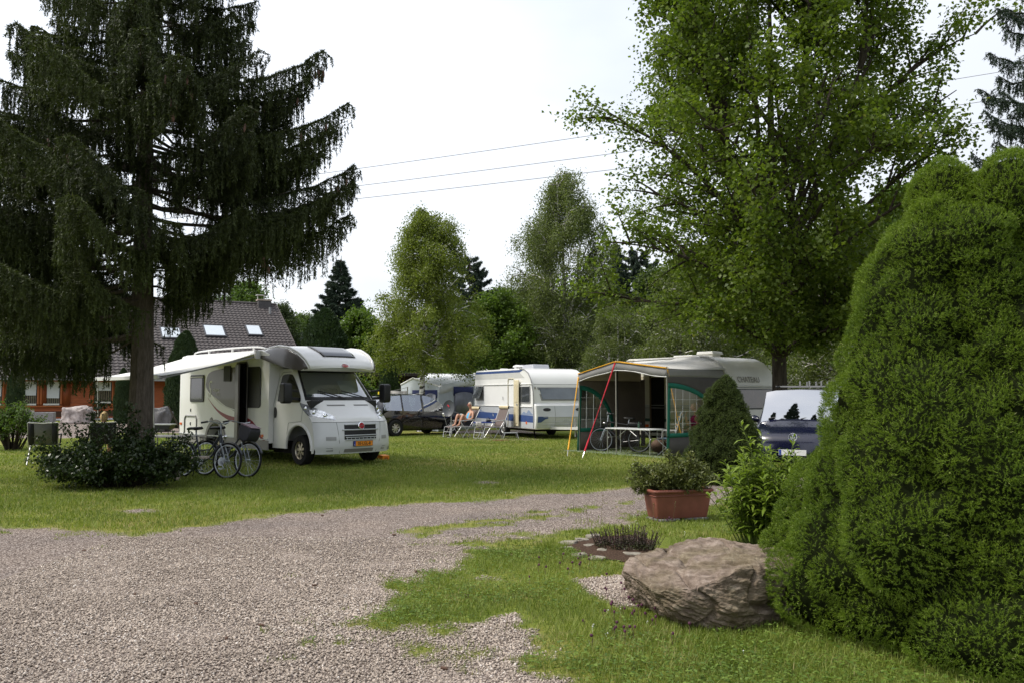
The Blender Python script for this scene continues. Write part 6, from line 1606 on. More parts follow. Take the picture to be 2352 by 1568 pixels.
side_patch('green_stripe', [(-L2 + .02, .80), (-.05, .80), (-.05, .88), (-L2 + .02, .88)], -.008, mat('stripe_green', (.02, .06, .045), .5), CB, .003)
for z in (1.28, 1.20, .60): ptube(CB, 'moulding', [(-L2 + .02, -.014, z), (-.05, -.014, z)], .012, M_GREYLETTER)
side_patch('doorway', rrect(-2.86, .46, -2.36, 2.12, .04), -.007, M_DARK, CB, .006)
mb = MB(); mb.box((-2.92, -.03, .44), (-2.86, -.005, 2.16)); mb.build('door_frame', mat('frame_brown', (.10, .065, .04), .6), CB)
side_patch('side_lamp', rrect(-3.12, .62, -2.98, .70, .01), -.008, M_AMBER, CB, .012)
cv_window(CB, -.95, 1.36, -.25, 2.0, -.007)
for (x, y, l_, w_, hh) in ((-1.45, 1.0, .62, .5, .17), (-2.2, .9, .75, .45, .08)):
    mb = MB(); mb.box((x - l_ * .4, y - w_ * .4, H2 - .01), (x + l_ * .4, y + w_ * .4, H2 + hh * .5)); mb.prism([(x - l_ / 2, H2 + hh * .5), (x + l_ / 2, H2 + hh * .5), (x + l_ / 2 - .04, H2 + hh), (x - l_ / 2 + .04, H2 + hh)], y - w_ / 2, y + w_ / 2); mb.build('roof_hatch', M_WHITE, CB, bevel=.015)

# 3: white caravans further back
C3 = at(1905, 960, 33.0); C3.z = 0
t3, _ = caravan('caravan', 'plain white caravan right of the lime trunk with thin dark line and red mark', C3, (-.985, .17, 0), 5.2, 2.2, 2.78, wheel_x=-2.8, paint=mat('paint_white_dull', (.62, .62, .60), .4, var=.04))
ptube(t3, 'trim_rail', [(-5.1, -.012, 2.18), (-.1, -.012, 2.18)], .016, M_GREYLETTER)
mb = MB(); mb.ring((-.55, -.006, 2.43), .10, .022, 'Y', 18, 5); mb.build('red_mark', mat('mark_red', (.35, .05, .07), .5), t3)
cv_window(t3, -4.4, 1.3, -3.3, 1.95, 0)
C4 = at(1440, 950, 42.0); C4.z = 0
t4, _ = caravan('caravan', 'distant white caravan half hidden by the birch trunk and the striped caravan', C4, (-.97, .25, 0), 5.0, 2.2, 2.7, paint=M_WHITE); cv_window(t4, -3.2, 1.3, -2.0, 1.9, 0)
C5 = at(1105, 950, 41.5); C5.z = 0
t5, _ = caravan('caravan', 'white caravan of which only the roof shows above the grey blue tent awning', C5, (-.55, .83, 0), 4.6, 2.2, 2.60, paint=M_WHITE)
mb = MB(); mb.box((-2.3, .5, 2.6), (-1.5, 1.2, 2.73)); mb.build('roof_hatch', M_WHITE, t5, bevel=.03)
for x in (-.7, -1.0): ptube(t5, 'aerial', [(x, .8, 2.6), (x + .05, .8, 2.85), (x - .15, .8, 2.92)], .02, M_WHITE)
# a pale van cab beside the far white caravan
VN = at(1950, 960, 31); VN.z = 0
t = thing('white_van', 'white van with small dark window peeping out beside the big dwarf conifer', 'van', VN, math.radians(-78))
st = [(-2.2, .75, .4, .85, .7, .85, 1.1, .80, 2.02, .03), (-1.5, .82, .3, .92, .7, .91, 1.2, .84, 2.12, .04), (.2, .82, .3, .92, .7, .91, 1.2, .84, 2.12, .04), (.35, .82, .3, .92, .7, .91, 1.2, .83, 2.08, .04), (.9, .82, .3, .92, .7, .91, 1.18, .80, 1.55, .04), (1.35, .82, .3, .92, .7, .90, 1.15, .84, 1.18, .03), (2.0, .78, .3, .88, .6, .82, .92, .7, .96, .02), (2.15, .65, .36, .75, .55, .66, .7, .55, .72, .0)]
def roles(i, j, s):
    if j == 5 and i in (1, 3): return 'side_window:%d%d' % (i, s)
    if j in (6, 7) and i in (3, 4): return 'windscreen'
    return 'body'
loft_car(t, st, M_WHITE, roles); car_wheels(t, -1.3, 1.3, .9, .33)
# ---------------------------------------------------------------- porch awning of the beige caravan
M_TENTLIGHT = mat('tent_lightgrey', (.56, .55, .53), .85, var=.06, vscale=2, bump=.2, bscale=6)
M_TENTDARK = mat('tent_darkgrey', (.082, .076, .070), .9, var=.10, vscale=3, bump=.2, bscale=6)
M_TENTBROWN = mat('tent_brown', (.135, .11, .090), .9, var=.12, vscale=3, bump=.2, bscale=6)
M_TENTMID = mat('tent_midgrey', (.20, .20, .195), .9, var=.08, vscale=3)
M_TENTBEIGE = mat('tent_beige', (.42, .35, .27), .9, var=.06, vscale=3)
M_GREEN = mat('tent_green', (.008, .13, .085), .8, var=.08)
M_YELLOW = mat('strap_yellow', (.72, .36, .02), .7, var=.06)
M_STRAPRED = mat('strap_red', (.50, .012, .03), .7, var=.06)
M_FOIL = glassmat('window_foil', (.92, .93, .93), refl=.03, dens=.92, rough=.12)
M_WHITETAPE = mat('tape_white', (.68, .68, .66), .7, var=.04)
M_POLE = mat('pole_steel', (.30, .29, .25), .45, metal=.4, var=.1)
ND_ = Vector((-math.cos(cc), -math.sin(cc), 0))              # outwards from the caravan side
PB = C2 + ND_ * 2.72; FW = 3.22
PT = thing('porch_awning', 'grey and brown porch awning with green arched windows before the beige caravan', 'awning', PB)
def pw(a, b, z): return ND_ * (-b) + SD * a + Vector((0, 0, z))       # a along the front, b towards the caravan
def zf(a): return float(np.interp(a, [0, 1.78, FW], [2.27, 2.49, 2.18]))
def zb(a): return float(np.interp(a, [0, .25, .55, .95, 3.3], [2.30, 2.52, 2.63, 2.685, 2.685]))
rows = []
for i in range(13):
    q = i / 12; row = []
    for j in range(33):
        a = FW * j / 32; a2 = a * (1 if q < 1 else 1)
        z = zf(a) * (1 - q) + zb(a) * q - .09 * math.sin(math.pi * q) * min(1, a / .5 + .3) - .03 * math.sin(math.pi * min(a, 1.78) / 1.78 if a < 1.78 else math.pi * (a - 1.78) / 1.44) * (1 - q)
        row.append(pw(a + .16 * q, 2.72 * q - .02, z))
    rows.append(row)
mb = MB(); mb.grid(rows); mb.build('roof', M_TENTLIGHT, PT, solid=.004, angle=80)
mb = MB(); mb.grid([[pw(a, -.03 - .02 * k + .012 * math.sin(a * 9) * k, zf(a) - .01 - k * (.20 + .02 * math.sin(a * 4))) for a in np.linspace(0, FW, 40)] for k in (0, .5, 1)]); mb.build('valance', M_TENTMID, PT, solid=.004, angle=80)
mb = MB(); mb.tube([pw(a, -.055, zf(a) - .215 - .02 * math.sin(a * 4)) for a in np.linspace(0, FW, 30)], .012, n=5); mb.build('valance_edge', M_WHITETAPE, PT)
mb = MB(); mb.grid([[pw(a, b, zf(a) + dz) for a in np.linspace(0, FW, 24)] for b, dz in ((-.056, -.008), (-.05, .015), (.05, .02))]); mb.build('edge_band', M_YELLOW, PT, solid=.008)
def wall(name, org, ax, L, ztop, band, arch_r, zt, zbot, m_band, m_wall, inner):
    """side wall in a vertical plane from the front pole (d = 0) to the caravan; window is a quarter arch"""
    def P(d, z, o=0.0): return org + ax * d + Vector((0, 0, z)) + inner * o + SD * ((.24 if name == 'r' else 0) * max(0.0, d / L) ** 2 * min(1, max(0, (z - 1.7) / .6)))
    def slant(z): return .10 * max(0.0, 1.9 - z) / 1.9 * -1.0      # the front edge leans out towards its foot
    def az(d, r, t): return zbot + (t - zbot) * math.sqrt(max(0, 1 - (max(0, d) / r) ** 2))
    w = MB(); ds = np.linspace(0, L, 40)
    w.grid([[P(d, zbot if d <= arch_r else zbot) if k == 0 else P(d, (az(d, arch_r, zt) if d < arch_r else zbot) + (band - (az(d, arch_r, zt) if d < arch_r else zbot)) * k / 4) if k else None for d in ds] if k else [P(d, az(d, arch_r, zt) if d < arch_r else zbot) for d in ds] for k in range(5)])
    w.grid([[P(d + slant(z), z) for d in ds] for z in (.02, zbot)])
    o = w.build('side_wall', m_wall, PT, solid=.004, angle=80)
    u = MB(); u.grid([[P(d, band + (ztop(d) - band) * k / 3) for d in ds] for k in range(4)]); u.build('upper_band', m_band, PT, solid=.004, angle=80)
    g_ = MB(); g_.grid([[P(d, az(d, arch_r, zt) if k == 0 else az(d, arch_r - .13, zt - .13) if d < arch_r - .13 else zbot, .008) for d in np.linspace(0, arch_r, 40)] for k in (0, 1)])
    g_.grid([[P(d + slant(z), z, .008) for d in np.linspace(0, arch_r, 12)] for z in (zbot - .02, zbot + .09)])
    g_.grid([[P(slant(z) + e, z, .008) for e in (0, .11)] for z in np.linspace(.02 if True else zbot, zt - .02, 14)])
    g_.build('window_border', M_GREEN, PT, solid=.004, angle=80)
    f = MB(); f.grid([[P(d + slant(zbot + .05) * 0 , zbot + (az(d, arch_r - .1, zt - .1) - zbot) * k / 3 if d < arch_r - .1 else zbot, .003) for d in np.linspace(.03, arch_r - .1, 26)] for k in range(4)]); fo = f.build('window_foil', M_FOIL, PT)
    gr = MB()
    for z in np.arange(zbot + .33, zt - .15, .31):
        dm = (arch_r - .12) * math.sqrt(max(0, 1 - ((z - zbot) / (zt - .12 - zbot)) ** 2)); gr.bar(P(.05, z, .006), P(dm, z, .006), .016, .006)
    for d in np.arange(.30, arch_r - .15, .29): gr.bar(P(d + slant(zbot) * .3, zbot + .08, .006), P(d, az(d, arch_r - .13, zt - .13), .006), .016, .006)
    gr.build('window_bars', M_WHITETAPE, fo)
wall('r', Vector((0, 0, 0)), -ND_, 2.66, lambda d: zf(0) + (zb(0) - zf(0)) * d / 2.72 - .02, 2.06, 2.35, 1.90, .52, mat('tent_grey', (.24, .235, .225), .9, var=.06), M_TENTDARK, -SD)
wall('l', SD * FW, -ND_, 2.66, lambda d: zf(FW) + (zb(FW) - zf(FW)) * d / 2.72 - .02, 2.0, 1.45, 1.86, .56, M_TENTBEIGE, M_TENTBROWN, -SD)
# gathered curtain at the back, left of the caravan door
mb = MB(); mb.grid([[pw(3.06 + .14 * q + .0, 2.62 + .03 * math.sin(q * 40), z) for q in np.linspace(0, 1, 40)] for z in (.05, .8, 1.5, 2.05)]); mb.build('back_curtain', M_TENTBROWN, PT, solid=.004)
mb = MB(); mb.grid([[pw(2.0 + 1.2 * q, 2.62, z) for q in (0, .5, 1)] for z in (2.25, 2.62)]); mb.build('upper_band', M_TENTBEIGE, PT, solid=.004)
for (a, b, top, m_) in ((.02, -.02, zf(0), M_POLE), (1.78, -.02, zf(1.78), M_POLE), (FW - .02, -.02, zf(FW), M_POLE), (2.75, 1.1, 2.35, M_BLACK)):
    mb = MB(); mb.tube([pw(a, b, 0.02), pw(a, b, top + .04)], .017, n=8); mb.build('pole', m_, PT)
mb = MB(); mb.tube([pw(1.78, -.02, 2.47), pw(1.78, 2.7, 2.66)], .014, n=6); mb.tube([pw(0, 0, 2.25), pw(1.78, 0, 2.46), pw(FW, 0, 2.16)], .014, n=6); mb.build('roof_poles', M_POLE, PT)
def strap(name, a, b, w, m_, label, cat='strap', hook=True):
    t = thing(name, label, cat, b); a, b2 = Vector(a) - Vector(b), Vector((0, 0, 0)); d = (b2 - a)
    mb = MB(); s_ = Vector((1, .25, 0)).normalized() * w / 2; n = 12; r0, r1 = [], []
    for i in range(n + 1):
        p = a + d * .86 * i / n; an = i * .35; ww = s_ * (0.35 + .65 * abs(math.cos(an * .6))); r0.append(p - ww); r1.append(p + ww)
    mb.grid([r0, r1]); mb.build('band', m_, t, solid=.004)
    mb = MB(); mb.tube([a + d * .82, a + d * .93], .022, n=8); mb.build('spring', m_, t); mb = MB(); mb.tube([a + d * .93, a + d * .99, b2 + Vector((.01, 0, -.03))], .010, n=6); mb.build('peg', M_ALU, t)
    return t
pA = PB + pw(FW, -.02, 2.12); pBt = PB + pw(0, -.02, 2.25); pP = PB + pw(1.78, -.04, 2.47)
g1 = gp(1303, 1046); g2 = gp(1574, 1046); g3 = gp(1337, 1052)
strap('storm_strap', pA, g1, .042, M_YELLOW, 'yellow storm strap pegged out left of the porch awning'); strap('storm_strap', pBt, g2, .045, M_YELLOW, 'yellow storm strap running down beside the small dwarf conifer'); strap('storm_strap', pP, g3, .045, M_STRAPRED, 'red storm strap from the awning peak to the grass before the bicycle')
mb = MB(); mb.prism([(p.x, p.y) for p in (pw(-.12, -.30, 0), pw(-.12, 2.6, 0), pw(FW + .15, 2.6, 0), pw(FW + .35, -.32, 0))], .004, .016, 'XY')
o = mb.build('groundsheet', mat('groundsheet_green', (.17, .21, .14), .85, var=.12, vscale=4, bump=.3, bscale=30), None, loc=PB); tag(o, 'grey green groundsheet spread under the porch awning', 'groundsheet')

# ---------------------------------------------------------------- bicycles
M_BIKEGREY = mat('bike_darkgrey', (.05, .055, .065), .3, metal=.3, var=.1)
M_BIKESILVER = mat('bike_silver', (.40, .43, .46), .28, metal=.8, var=.08)
def bicycle(name, label, loc, rot, m_frame, lean=0.0, steer=0.0, bag=None, battery=False, step=True, group=None):
    t = thing(name, label, 'bicycle', loc, rot, group); t.rotation_euler = (lean, 0, rot)
    R = .345; xr, xf = -.55, .55
    def wh(x, steer_):
        mb = MB(); mb.ring((0, 0, 0), R - .016, .0175, 'Y', 40, 8); w = mb.build('wheel', M_TYRE, t, loc=(x, 0, R))
        mb = MB(); mb.ring((0, 0, 0), R - .045, .011, 'Y', 40, 6); mb.build('rim', M_BIKESILVER, w)
        mb = MB(); mb.lathe([(.001, -.05), (.022, -.05), (.014, -.03), (.014, .03), (.022, .05), (.001, .05)], axis='Y', n=12); mb.build('hub', M_BIKESILVER, w)
        mb = MB()
        for k in range(28):
            a = 2 * math.pi * k / 28; s_ = 1 if k % 2 else -1; mb.tube([(.02 * math.cos(a + .7 * s_), s_ * .035, .02 * math.sin(a + .7 * s_)), ((R - .05) * math.cos(a), 0, (R - .05) * math.sin(a))], .0016, n=3, caps=False)
        mb.build('spokes', M_BIKESILVER, w); w.rotation_euler = (0, 0, steer_); return w
    wh(xr, 0); wh(xf, steer)
    bb = (-.08, 0, .29); st = (-.24, 0, .80); ht = (.36, 0, .84); hb = (.40, 0, .68)
    mb = MB()
    mb.tube([bb, st], .017, n=8)
    if step: mb.tube([hb, (.15, 0, .42), bb], .022, n=8); mb.tube([ht, (.12, 0, .55), (-.15, 0, .52)], .017, n=8)
    else: mb.tube([hb, bb], .025, n=8); mb.tube([ht, (-.23, 0, .76)], .019, n=8)
    mb.tube([ht, hb], .022, n=8)
    for s in (-1, 1): mb.tube([bb, (xr, s * .05, R)], .011, n=6); mb.tube([(-.21, 0, .74), (xr, s * .05, R)], .009, n=6)
    mb.build('frame', m_frame, t)
    mb = MB(); c_, s2 = math.cos(steer), math.sin(steer)
    for s in (-1, 1): mb.tube([(.405, s * .05, .66), (.47, s * .05, .55), (xf, s * .05, R)], [.014, .013, .009], n=6)
    mb.tube([(.405, -.055, .665), (.405, .055, .665)], .016, n=6); mb.build('fork', M_BIKESILVER, t)
    mb = MB(); mb.tube([(.36, 0, .84), (.335, 0, 1.03)], .013, n=6); mb.tube([(.20, -.30, 1.06), (.30, -.24, 1.08), (.345, -.06, 1.05), (.345, .06, 1.05), (.30, .24, 1.08), (.20, .30, 1.06)], .011, n=6); hb_ = mb.build('handlebar', M_BIKESILVER, t)
    for s in (-1, 1): mb = MB(); mb.tube([(.15, s * .325, 1.05), (.26, s * .27, 1.075)], .018, n=8); mb.build('grip', M_BLACK, hb_)
    mb = MB(); mb.tube([(-.24, 0, .79), (-.27, 0, .93)], .013, n=6); mb.build('seat_post', M_BIKESILVER, t)
    mb = MB(); mb.grid([[Vector((-.40 + .28 * i / 6, (.085 * (1 - i / 6) ** .7 + .02) * j, .955 + .012 * i / 6 - .03 * abs(j) ** 2)) for j in np.linspace(-1, 1, 7)] for i in range(7)]); mb.build('saddle', M_BLACK, t, solid=.035, bevel=.01)
    mb = MB()
    for x, a0, a1 in ((xr, 10, 200), (xf, 20, 165)):
        for k in range(1): mb.grid([[Vector((x + (R + .022) * math.cos(math.radians(a)), y, R + (R + .022) * math.sin(math.radians(a)) - .004 * abs(y) * 40)) for y in (-.026, 0, .026)] for a in np.linspace(a0, a1, 22)])
    mb.build('mudguards', m_frame, t, solid=.003)
    mb = MB(); mb.lathe([(.001, -.004), (.085, -.004), (.085, .004), (.001, .004)], (bb[0], -.045, bb[2]), 'Y', 22); mb.tube([(bb[0], -.06, bb[2]), (bb[0] + .10, -.07, bb[2] - .13)], .010, n=6); mb.tube([(bb[0], .06, bb[2]), (bb[0] - .10, .07, bb[2] + .13)], .010, n=6); mb.box((bb[0] + .05, -.16, bb[2] - .145), (bb[0] + .15, -.07, bb[2] - .12)); mb.box((bb[0] - .15, .07, bb[2] + .12), (bb[0] - .05, .16, bb[2] + .145)); mb.build('crank', M_BLACK if battery else M_BIKESILVER, t)
    mb = MB(); mb.box((xr - .14, -.07, .735), (-.28, .07, .75)); mb.tube([(xr, -.06, R), (xr - .04, -.07, .74)], .006, n=5); mb.tube([(xr, .06, R), (xr - .04, .07, .74)], .006, n=5); mb.build('carrier', M_BLACK, t)
    mb = MB(); mb.ball((.46, 0, .80), (.04, .035, .035), n=10, m=8); mb.bar((.40, 0, .80), (.45, 0, .80), .015); mb.build('headlight', M_CHROME, t)
    mb = MB(); mb.tube([(-.25, .06, .30), (-.42, .16, .01)], .009, n=5); mb.build('kickstand', M_BLACK, t)
    if battery: mb = MB(); mb.box((xr - .1, -.06, .75), (-.25, .06, .83)); mb.build('battery', M_BLACK, t, bevel=.02)
    if bag:
        mb = MB(); mb.prism(smooth_poly([(.42, .74), (.60, .70), (.68, .84), (.66, .96), (.46, 1.02), (.40, .98)], 3), -.15, .15); b_ = mb.build('bar_bag', mat('bag_black', (.018, .018, .024), .55, var=.2), t, bevel=.03)
        mb = MB(); mb.prism(smooth_poly([(.44, 1.02), (.67, .95), (.68, .97), (.46, 1.045)], 2), -.145, .145); mb.build('bag_lid', mat('bag_lid', (.16, .10, .12), .5, var=.15), b_, bevel=.008)
    return t
ba = at(519, 1098, 15.75); hb1 = Vector((.925, -.38, 0)); a1 = math.atan2(hb1.y, hb1.x); ba.z = 0
bicycle('bicycle', 'dark city bicycle with black grips, nearer the shrub, wheel overlapping its neighbour', ba - hb1 * .55, a1, M_BIKEGREY, lean=math.radians(-4), group='bicycles beside the motorhome')
bb_ = at(561, 1096, 15.9); hb2 = Vector((.90, -.43, 0)); a2 = math.atan2(hb2.y, hb2.x); bb_.z = 0
bicycle('bicycle', 'dark city bicycle carrying a black handlebar bag beside the motorhome', bb_ - hb2 * .55 + Vector((0, .12, 0)), a2, M_BIKEGREY, lean=math.radians(-5), bag=True, group='bicycles beside the motorhome')
bf = PB + pw(2.62, .25, 0); br = PB + pw(1.62, .72, 0); hb3 = (bf - br).normalized()
bicycle('bicycle', 'black electric bicycle standing in the porch awning behind the red strap', bf - hb3 * .55, math.atan2(hb3.y, hb3.x), mat('bike_black', (.012, .012, .014), .3, var=.2), lean=math.radians(3), steer=.25, battery=True, step=False)

# ---------------------------------------------------------------- people
def skin_figure(name, joints, edges, m_, parent, levels=2):
    """one continuous skinned body: joints name -> (pos, radius)"""
    names = list(joints); me = bpy.data.meshes.new(name)
    me.from_pydata([joints[n][0] for n in names], [(names.index(a), names.index(b)) for a, b in edges], [])
    o = link_mesh(name, me, parent); me.materials.append(m_)
    sk = o.modifiers.new('skin', 'SKIN'); sk.use_smooth_shade = True
    sd = o.modifiers.new('round', 'SUBSURF'); sd.levels = levels; sd.render_levels = levels
    for i, n in enumerate(names):
        r = joints[n][1]; sv = me.skin_vertices[0].data[i]; sv.radius = (r, r) if not hasattr(r, '__len__') else r
    me.skin_vertices[0].data[0].use_root = True
    return o
M_SKIN = mat('skin', (.46, .25, .16), .55, var=.08, vscale=12)
M_SKINTAN = mat('skin_tan', (.46, .245, .16), .55, var=.10, vscale=12)
def head(parent, c, look, m_skin, m_hair, glasses=None, scale=1.0, hair_long=False):
    """head with nose, ears, eyes and hair; look = facing direction in the parent's space"""
    M = frame(c, Vector((0, 0, 1)).cross(Vector(look)), (0, 0, 1))      # x = the person's left side, y up, z = facing
    bm = bmesh.new(); bmesh.ops.create_icosphere(bm, subdivisions=3, radius=1)
    for v in bm.verts:
        x, y, z = v.co; k = 1 - .20 * max(0, -y) ** 1.5
        X, Y_, Z = x * .075 * k, y * .115, z * .095 * (1 - .10 * max(0, -y))
        if z > .5: Z += .024 * math.exp(-((x / .22) ** 2)) * math.exp(-(((y + .12) / .26) ** 2)); Z -= .010 * math.exp(-(((abs(x) - .38) / .2) ** 2)) * math.exp(-(((y - .1) / .16) ** 2)); Z += .008 * math.exp(-((x / .35) ** 2)) * math.exp(-(((y + .5) / .10) ** 2))
        v.co = (X * scale, Y_ * scale, Z * scale)
    bmesh.ops.create_icosphere(bm, subdivisions=1, radius=.022 * scale, matrix=Matrix.Translation((.078 * scale, -.005, -.01)) @ Matrix.Diagonal((.5, 1.3, .9, 1)))
    bmesh.ops.create_icosphere(bm, subdivisions=1, radius=.022 * scale, matrix=Matrix.Translation((-.078 * scale, -.005, -.01)) @ Matrix.Diagonal((.5, 1.3, .9, 1)))
    me = bpy.data.meshes.new('head'); bm.to_mesh(me); bm.free(); me.transform(M); me.materials.append(m_skin); me.polygons.foreach_set('use_smooth', [True] * len(me.polygons)); hd_ = link_mesh('head', me, parent)
    bm = bmesh.new(); bmesh.ops.create_icosphere(bm, subdivisions=3, radius=1)
    for v in bm.verts:
        x, y, z = v.co; lim = -.15 if hair_long else .10
        q = 1.0
        if z > .35 and y < .62: q = .80
        if y < lim - (.55 if z < -.1 else 0): q = .82
        n = 1 + .05 * mnoise.noise(Vector((x * 6, y * 6, z * 6)))
        v.co = (x * .083 * q * n * scale, (y * .122 * q * n + .004) * scale, (z * .102 * q * n - .006) * scale)
    me = bpy.data.meshes.new('hair'); bm.to_mesh(me); bm.free(); me.transform(M); me.materials.append(m_hair); me.polygons.foreach_set('use_smooth', [True] * len(me.polygons)); link_mesh('hair', me, parent)
    mb = MB()
    for s in (-1, 1): mb.ball((s * .030 * scale, .012, .088 * scale), (.010, .006, .006), n=8, m=6)
    o = mb.build('eyes', M_INK, parent); o.data.transform(M)
    mb = MB(); mb.ball((0, -.048 * scale, .084 * scale), (.024, .006, .008), n=8, m=6); o = mb.build('mouth', mat('lips', (.30, .10, .08), .5, var=.1), parent); o.data.transform(M)
    if glasses:
        mb = MB()
        for s in (-1, 1): mb.ring((s * .034 * scale, .010, .104 * scale), .024, .005, 'Z', 16, 5); mb.tube([(s * .058, .012, .10), (s * .082, .012, .0)], .003, n=4)
        mb.tube([(-.012, .014, .106), (.012, .014, .106)], .004, n=4); o = mb.build('glasses', glasses, parent); o.data.transform(M)
def hand(parent, palm, d, up, m_, side=1, curl=.5):
    """palm with five bent fingers; d = finger direction, up = back of the hand"""
    M = frame(palm, Vector(d).cross(Vector(up)) * side, Vector(d))   # x across (thumb side), y along the fingers, z
    j = {}; e = []
    j['w'] = (M @ Vector((0, -.05, 0)), .026); j['p'] = (M @ Vector((0, .0, 0)), (.040, .016)); j['k'] = (M @ Vector((0, .04, 0)), (.040, .014)); e += [('w', 'p'), ('p', 'k')]
    o = None
    mb = MB(); mb.ball((0, 0, 0), (.042, .05, .016), n=12, m=8)
    for k, (x, L) in enumerate(((.032, .065), (.011, .078), (-.011, .072), (-.031, .055))):
        pts = []; y, z, a = .038, 0.0, 0.0
        for q in (0, .4, .72, 1.0):
            pts.append((x * (1 + .1 * q), y, z)); a += curl * .55; y += L * .34 * math.cos(a); z -= L * .34 * math.sin(a)
        mb.tube(pts, [.0095, .009, .008, .006], n=7)
    mb.tube([(.032, -.025, -.004), (.062, .002, -.012), (.068, .03, -.024)], [.012, .010, .007], n=7)
    o = mb.build('hand', m_, parent, angle=80); o.data.transform(M); return o

# --- sun loungers, the man reading
M_TUBE = mat('tube_white', (.52, .53, .54), .35, metal=.3, var=.06)
M_MESHBROWN = mat('lounger_cloth', (.135, .105, .095), .9, var=.2, vscale=30)
M_CUSHION = mat('lounger_blue', (.02, .04, .20), .8, var=.12)
M_PADBEIGE = mat('pad_cream', (.52, .44, .28), .8, var=.08)
LU = Vector((.84, .54, 0)); LA = math.atan2(LU.y, LU.x)
def lounger(name, label, loc, rot, back_angle=52, group='folding sun loungers by the caravan', foot=True):
    """local x from the foot end to the head end"""
    t = thing(name, label, 'sun lounger', loc, rot, group); hw = .29
    ba_ = math.radians(back_angle); hx = 1.02; top = Vector((hx + .80 * math.cos(ba_), 0, .44 + .80 * math.sin(ba_)))
    for s in (-1, 1):
        mb = MB(); mb.tube([(0, s * hw, .40), (.5, s * hw, .42), (hx, s * hw, .40)], .014, n=8); mb.tube([(hx, s * hw, .42), (top.x, s * hw, top.z)], .014, n=8); mb.build('side_rail', M_TUBE, t)
        mb = MB(); mb.tube([(.42, s * hw, .62), (.75, s * hw, .64), (1.12, s * hw, .66)], .016, n=8); mb.tube([(.45, s * hw, .62), (.5, s * hw, .42)], .012, n=6); mb.build('armrest', M_TUBE, t)
        mb = MB(); mb.tube([(.40, s * hw, .62), (.95, s * (hw + .02), .01)], .013, n=8); mb.build('leg', M_TUBE, t)
        mb = MB(); mb.tube([(1.10, s * hw, .64), (.50, s * (hw + .02), .01)], .013, n=8); mb.build('leg', M_TUBE, t)
    t.scale = (.82, 1, 1)
    mb = MB(); mb.tube([(-.02, -hw, .40), (-.10, -hw, .05), (-.10, -hw + .04, .012), (-.10, hw - .04, .012), (-.10, hw, .05), (-.02, hw, .40)], .013, n=8); mb.tube([(-.065, -hw, .22), (-.065, hw, .22)], .011, n=6); mb.build('foot_frame', M_TUBE, t)
    mb = MB(); mb.grid([[Vector((x, y * hw, .40 + (.02 if x > .4 else 0) - .025 * (1 - y * y))) for y in np.linspace(-1, 1, 7)] for x in np.linspace(0, hx, 10)]); mb.build('seat', M_MESHBROWN, t, solid=.01)
    mb = MB(); mb.grid([[Vector((hx + q * math.cos(ba_), y * hw, .43 + q * math.sin(ba_) - .02 * (1 - y * y))) for y in np.linspace(-1, 1, 7)] for q in np.linspace(0, .80, 8)]); mb.build('backrest', M_MESHBROWN, t, solid=.01)
    mb = MB(); mb.tube([(top.x - .03, -hw * .95, top.z - .02), (top.x - .03, hw * .95, top.z - .02)], .062, n=14); mb.build('head_roll', M_PADBEIGE, t)
    for s in (-1, 1): mb = MB(); mb.lathe([(.001, s * .004), (.060, s * .003), (.060, 0)], (top.x - .03, s * hw * .955, top.z - .02), 'Y', 16); mb.build('roll_end', M_BLACK, t)
    return t, top
l1 = gp(1518 * .68 - 2, 1008); l1 = gp(1029, 1005)
LG, top = lounger('sun_lounger', 'white framed folding sun lounger in which the man sits reading', l1 + Vector((0, .35, 0)), LA, 56)
MANO = l1 + Vector((0, .35, 0))
mt_ = thing('person', 'man in light blue sleeveless top and dark shorts reading in a lounger, knees drawn up', 'person', MANO, LA)
mt_.scale = (.82, 1, 1)
J = {'hip': ((.93, 0, .52), .13), 'belly': ((1.02, 0, .66), (.125, .105)), 'chest': ((1.12, 0, .84), (.15, .11)), 'neck0': ((1.17, 0, .98), .075), 'neck': ((1.15, 0, 1.06), .052), 'hc': ((1.12, 0, 1.13), .06),
     'hl': ((.90, .10, .53), .10), 'kl': ((.55, .14, .86), .066), 'cl': ((.47, .13, .66), .056), 'al': ((.40, .12, .47), .040), 'fl': ((.26, .13, .435), (.036, .026)),
     'hr': ((.90, -.10, .53), .10), 'kr': ((.62, -.16, .85), .066), 'cr': ((.52, -.15, .65), .056), 'ar': ((.44, -.14, .47), .040), 'fr': ((.30, -.15, .435), (.036, .026)),
     'sl': ((1.15, .17, .93), .062), 'el': ((1.03, .25, .70), .045), 'wl': ((.80, .12, .72), .030), 'sr': ((1.15, -.17, .93), .062), 'er': ((1.05, -.27, .70), .045), 'wr': ((.82, -.12, .66), .030)}
E = [('hip', 'belly'), ('belly', 'chest'), ('chest', 'neck0'), ('neck0', 'neck'), ('neck', 'hc'), ('hip', 'hl'), ('hl', 'kl'), ('kl', 'cl'), ('cl', 'al'), ('al', 'fl'), ('hip', 'hr'), ('hr', 'kr'), ('kr', 'cr'), ('cr', 'ar'), ('ar', 'fr'), ('chest', 'sl'), ('sl', 'el'), ('el', 'wl'), ('chest', 'sr'), ('sr', 'er'), ('er', 'wr')]
skin_figure('body', J, E, M_SKINTAN, mt_)
J2 = {'b': ((.98, 0, .58), (.145, .125)), 'm': ((1.04, 0, .70), (.142, .122)), 'c': ((1.12, 0, .85), (.165, .124)), 't': ((1.165, 0, .965), (.11, .085))}
skin_figure('top', J2, [('b', 'm'), ('m', 'c'), ('c', 't')], mat('shirt_blue', (.075, .36, .58), .8, var=.12, vscale=8), mt_)
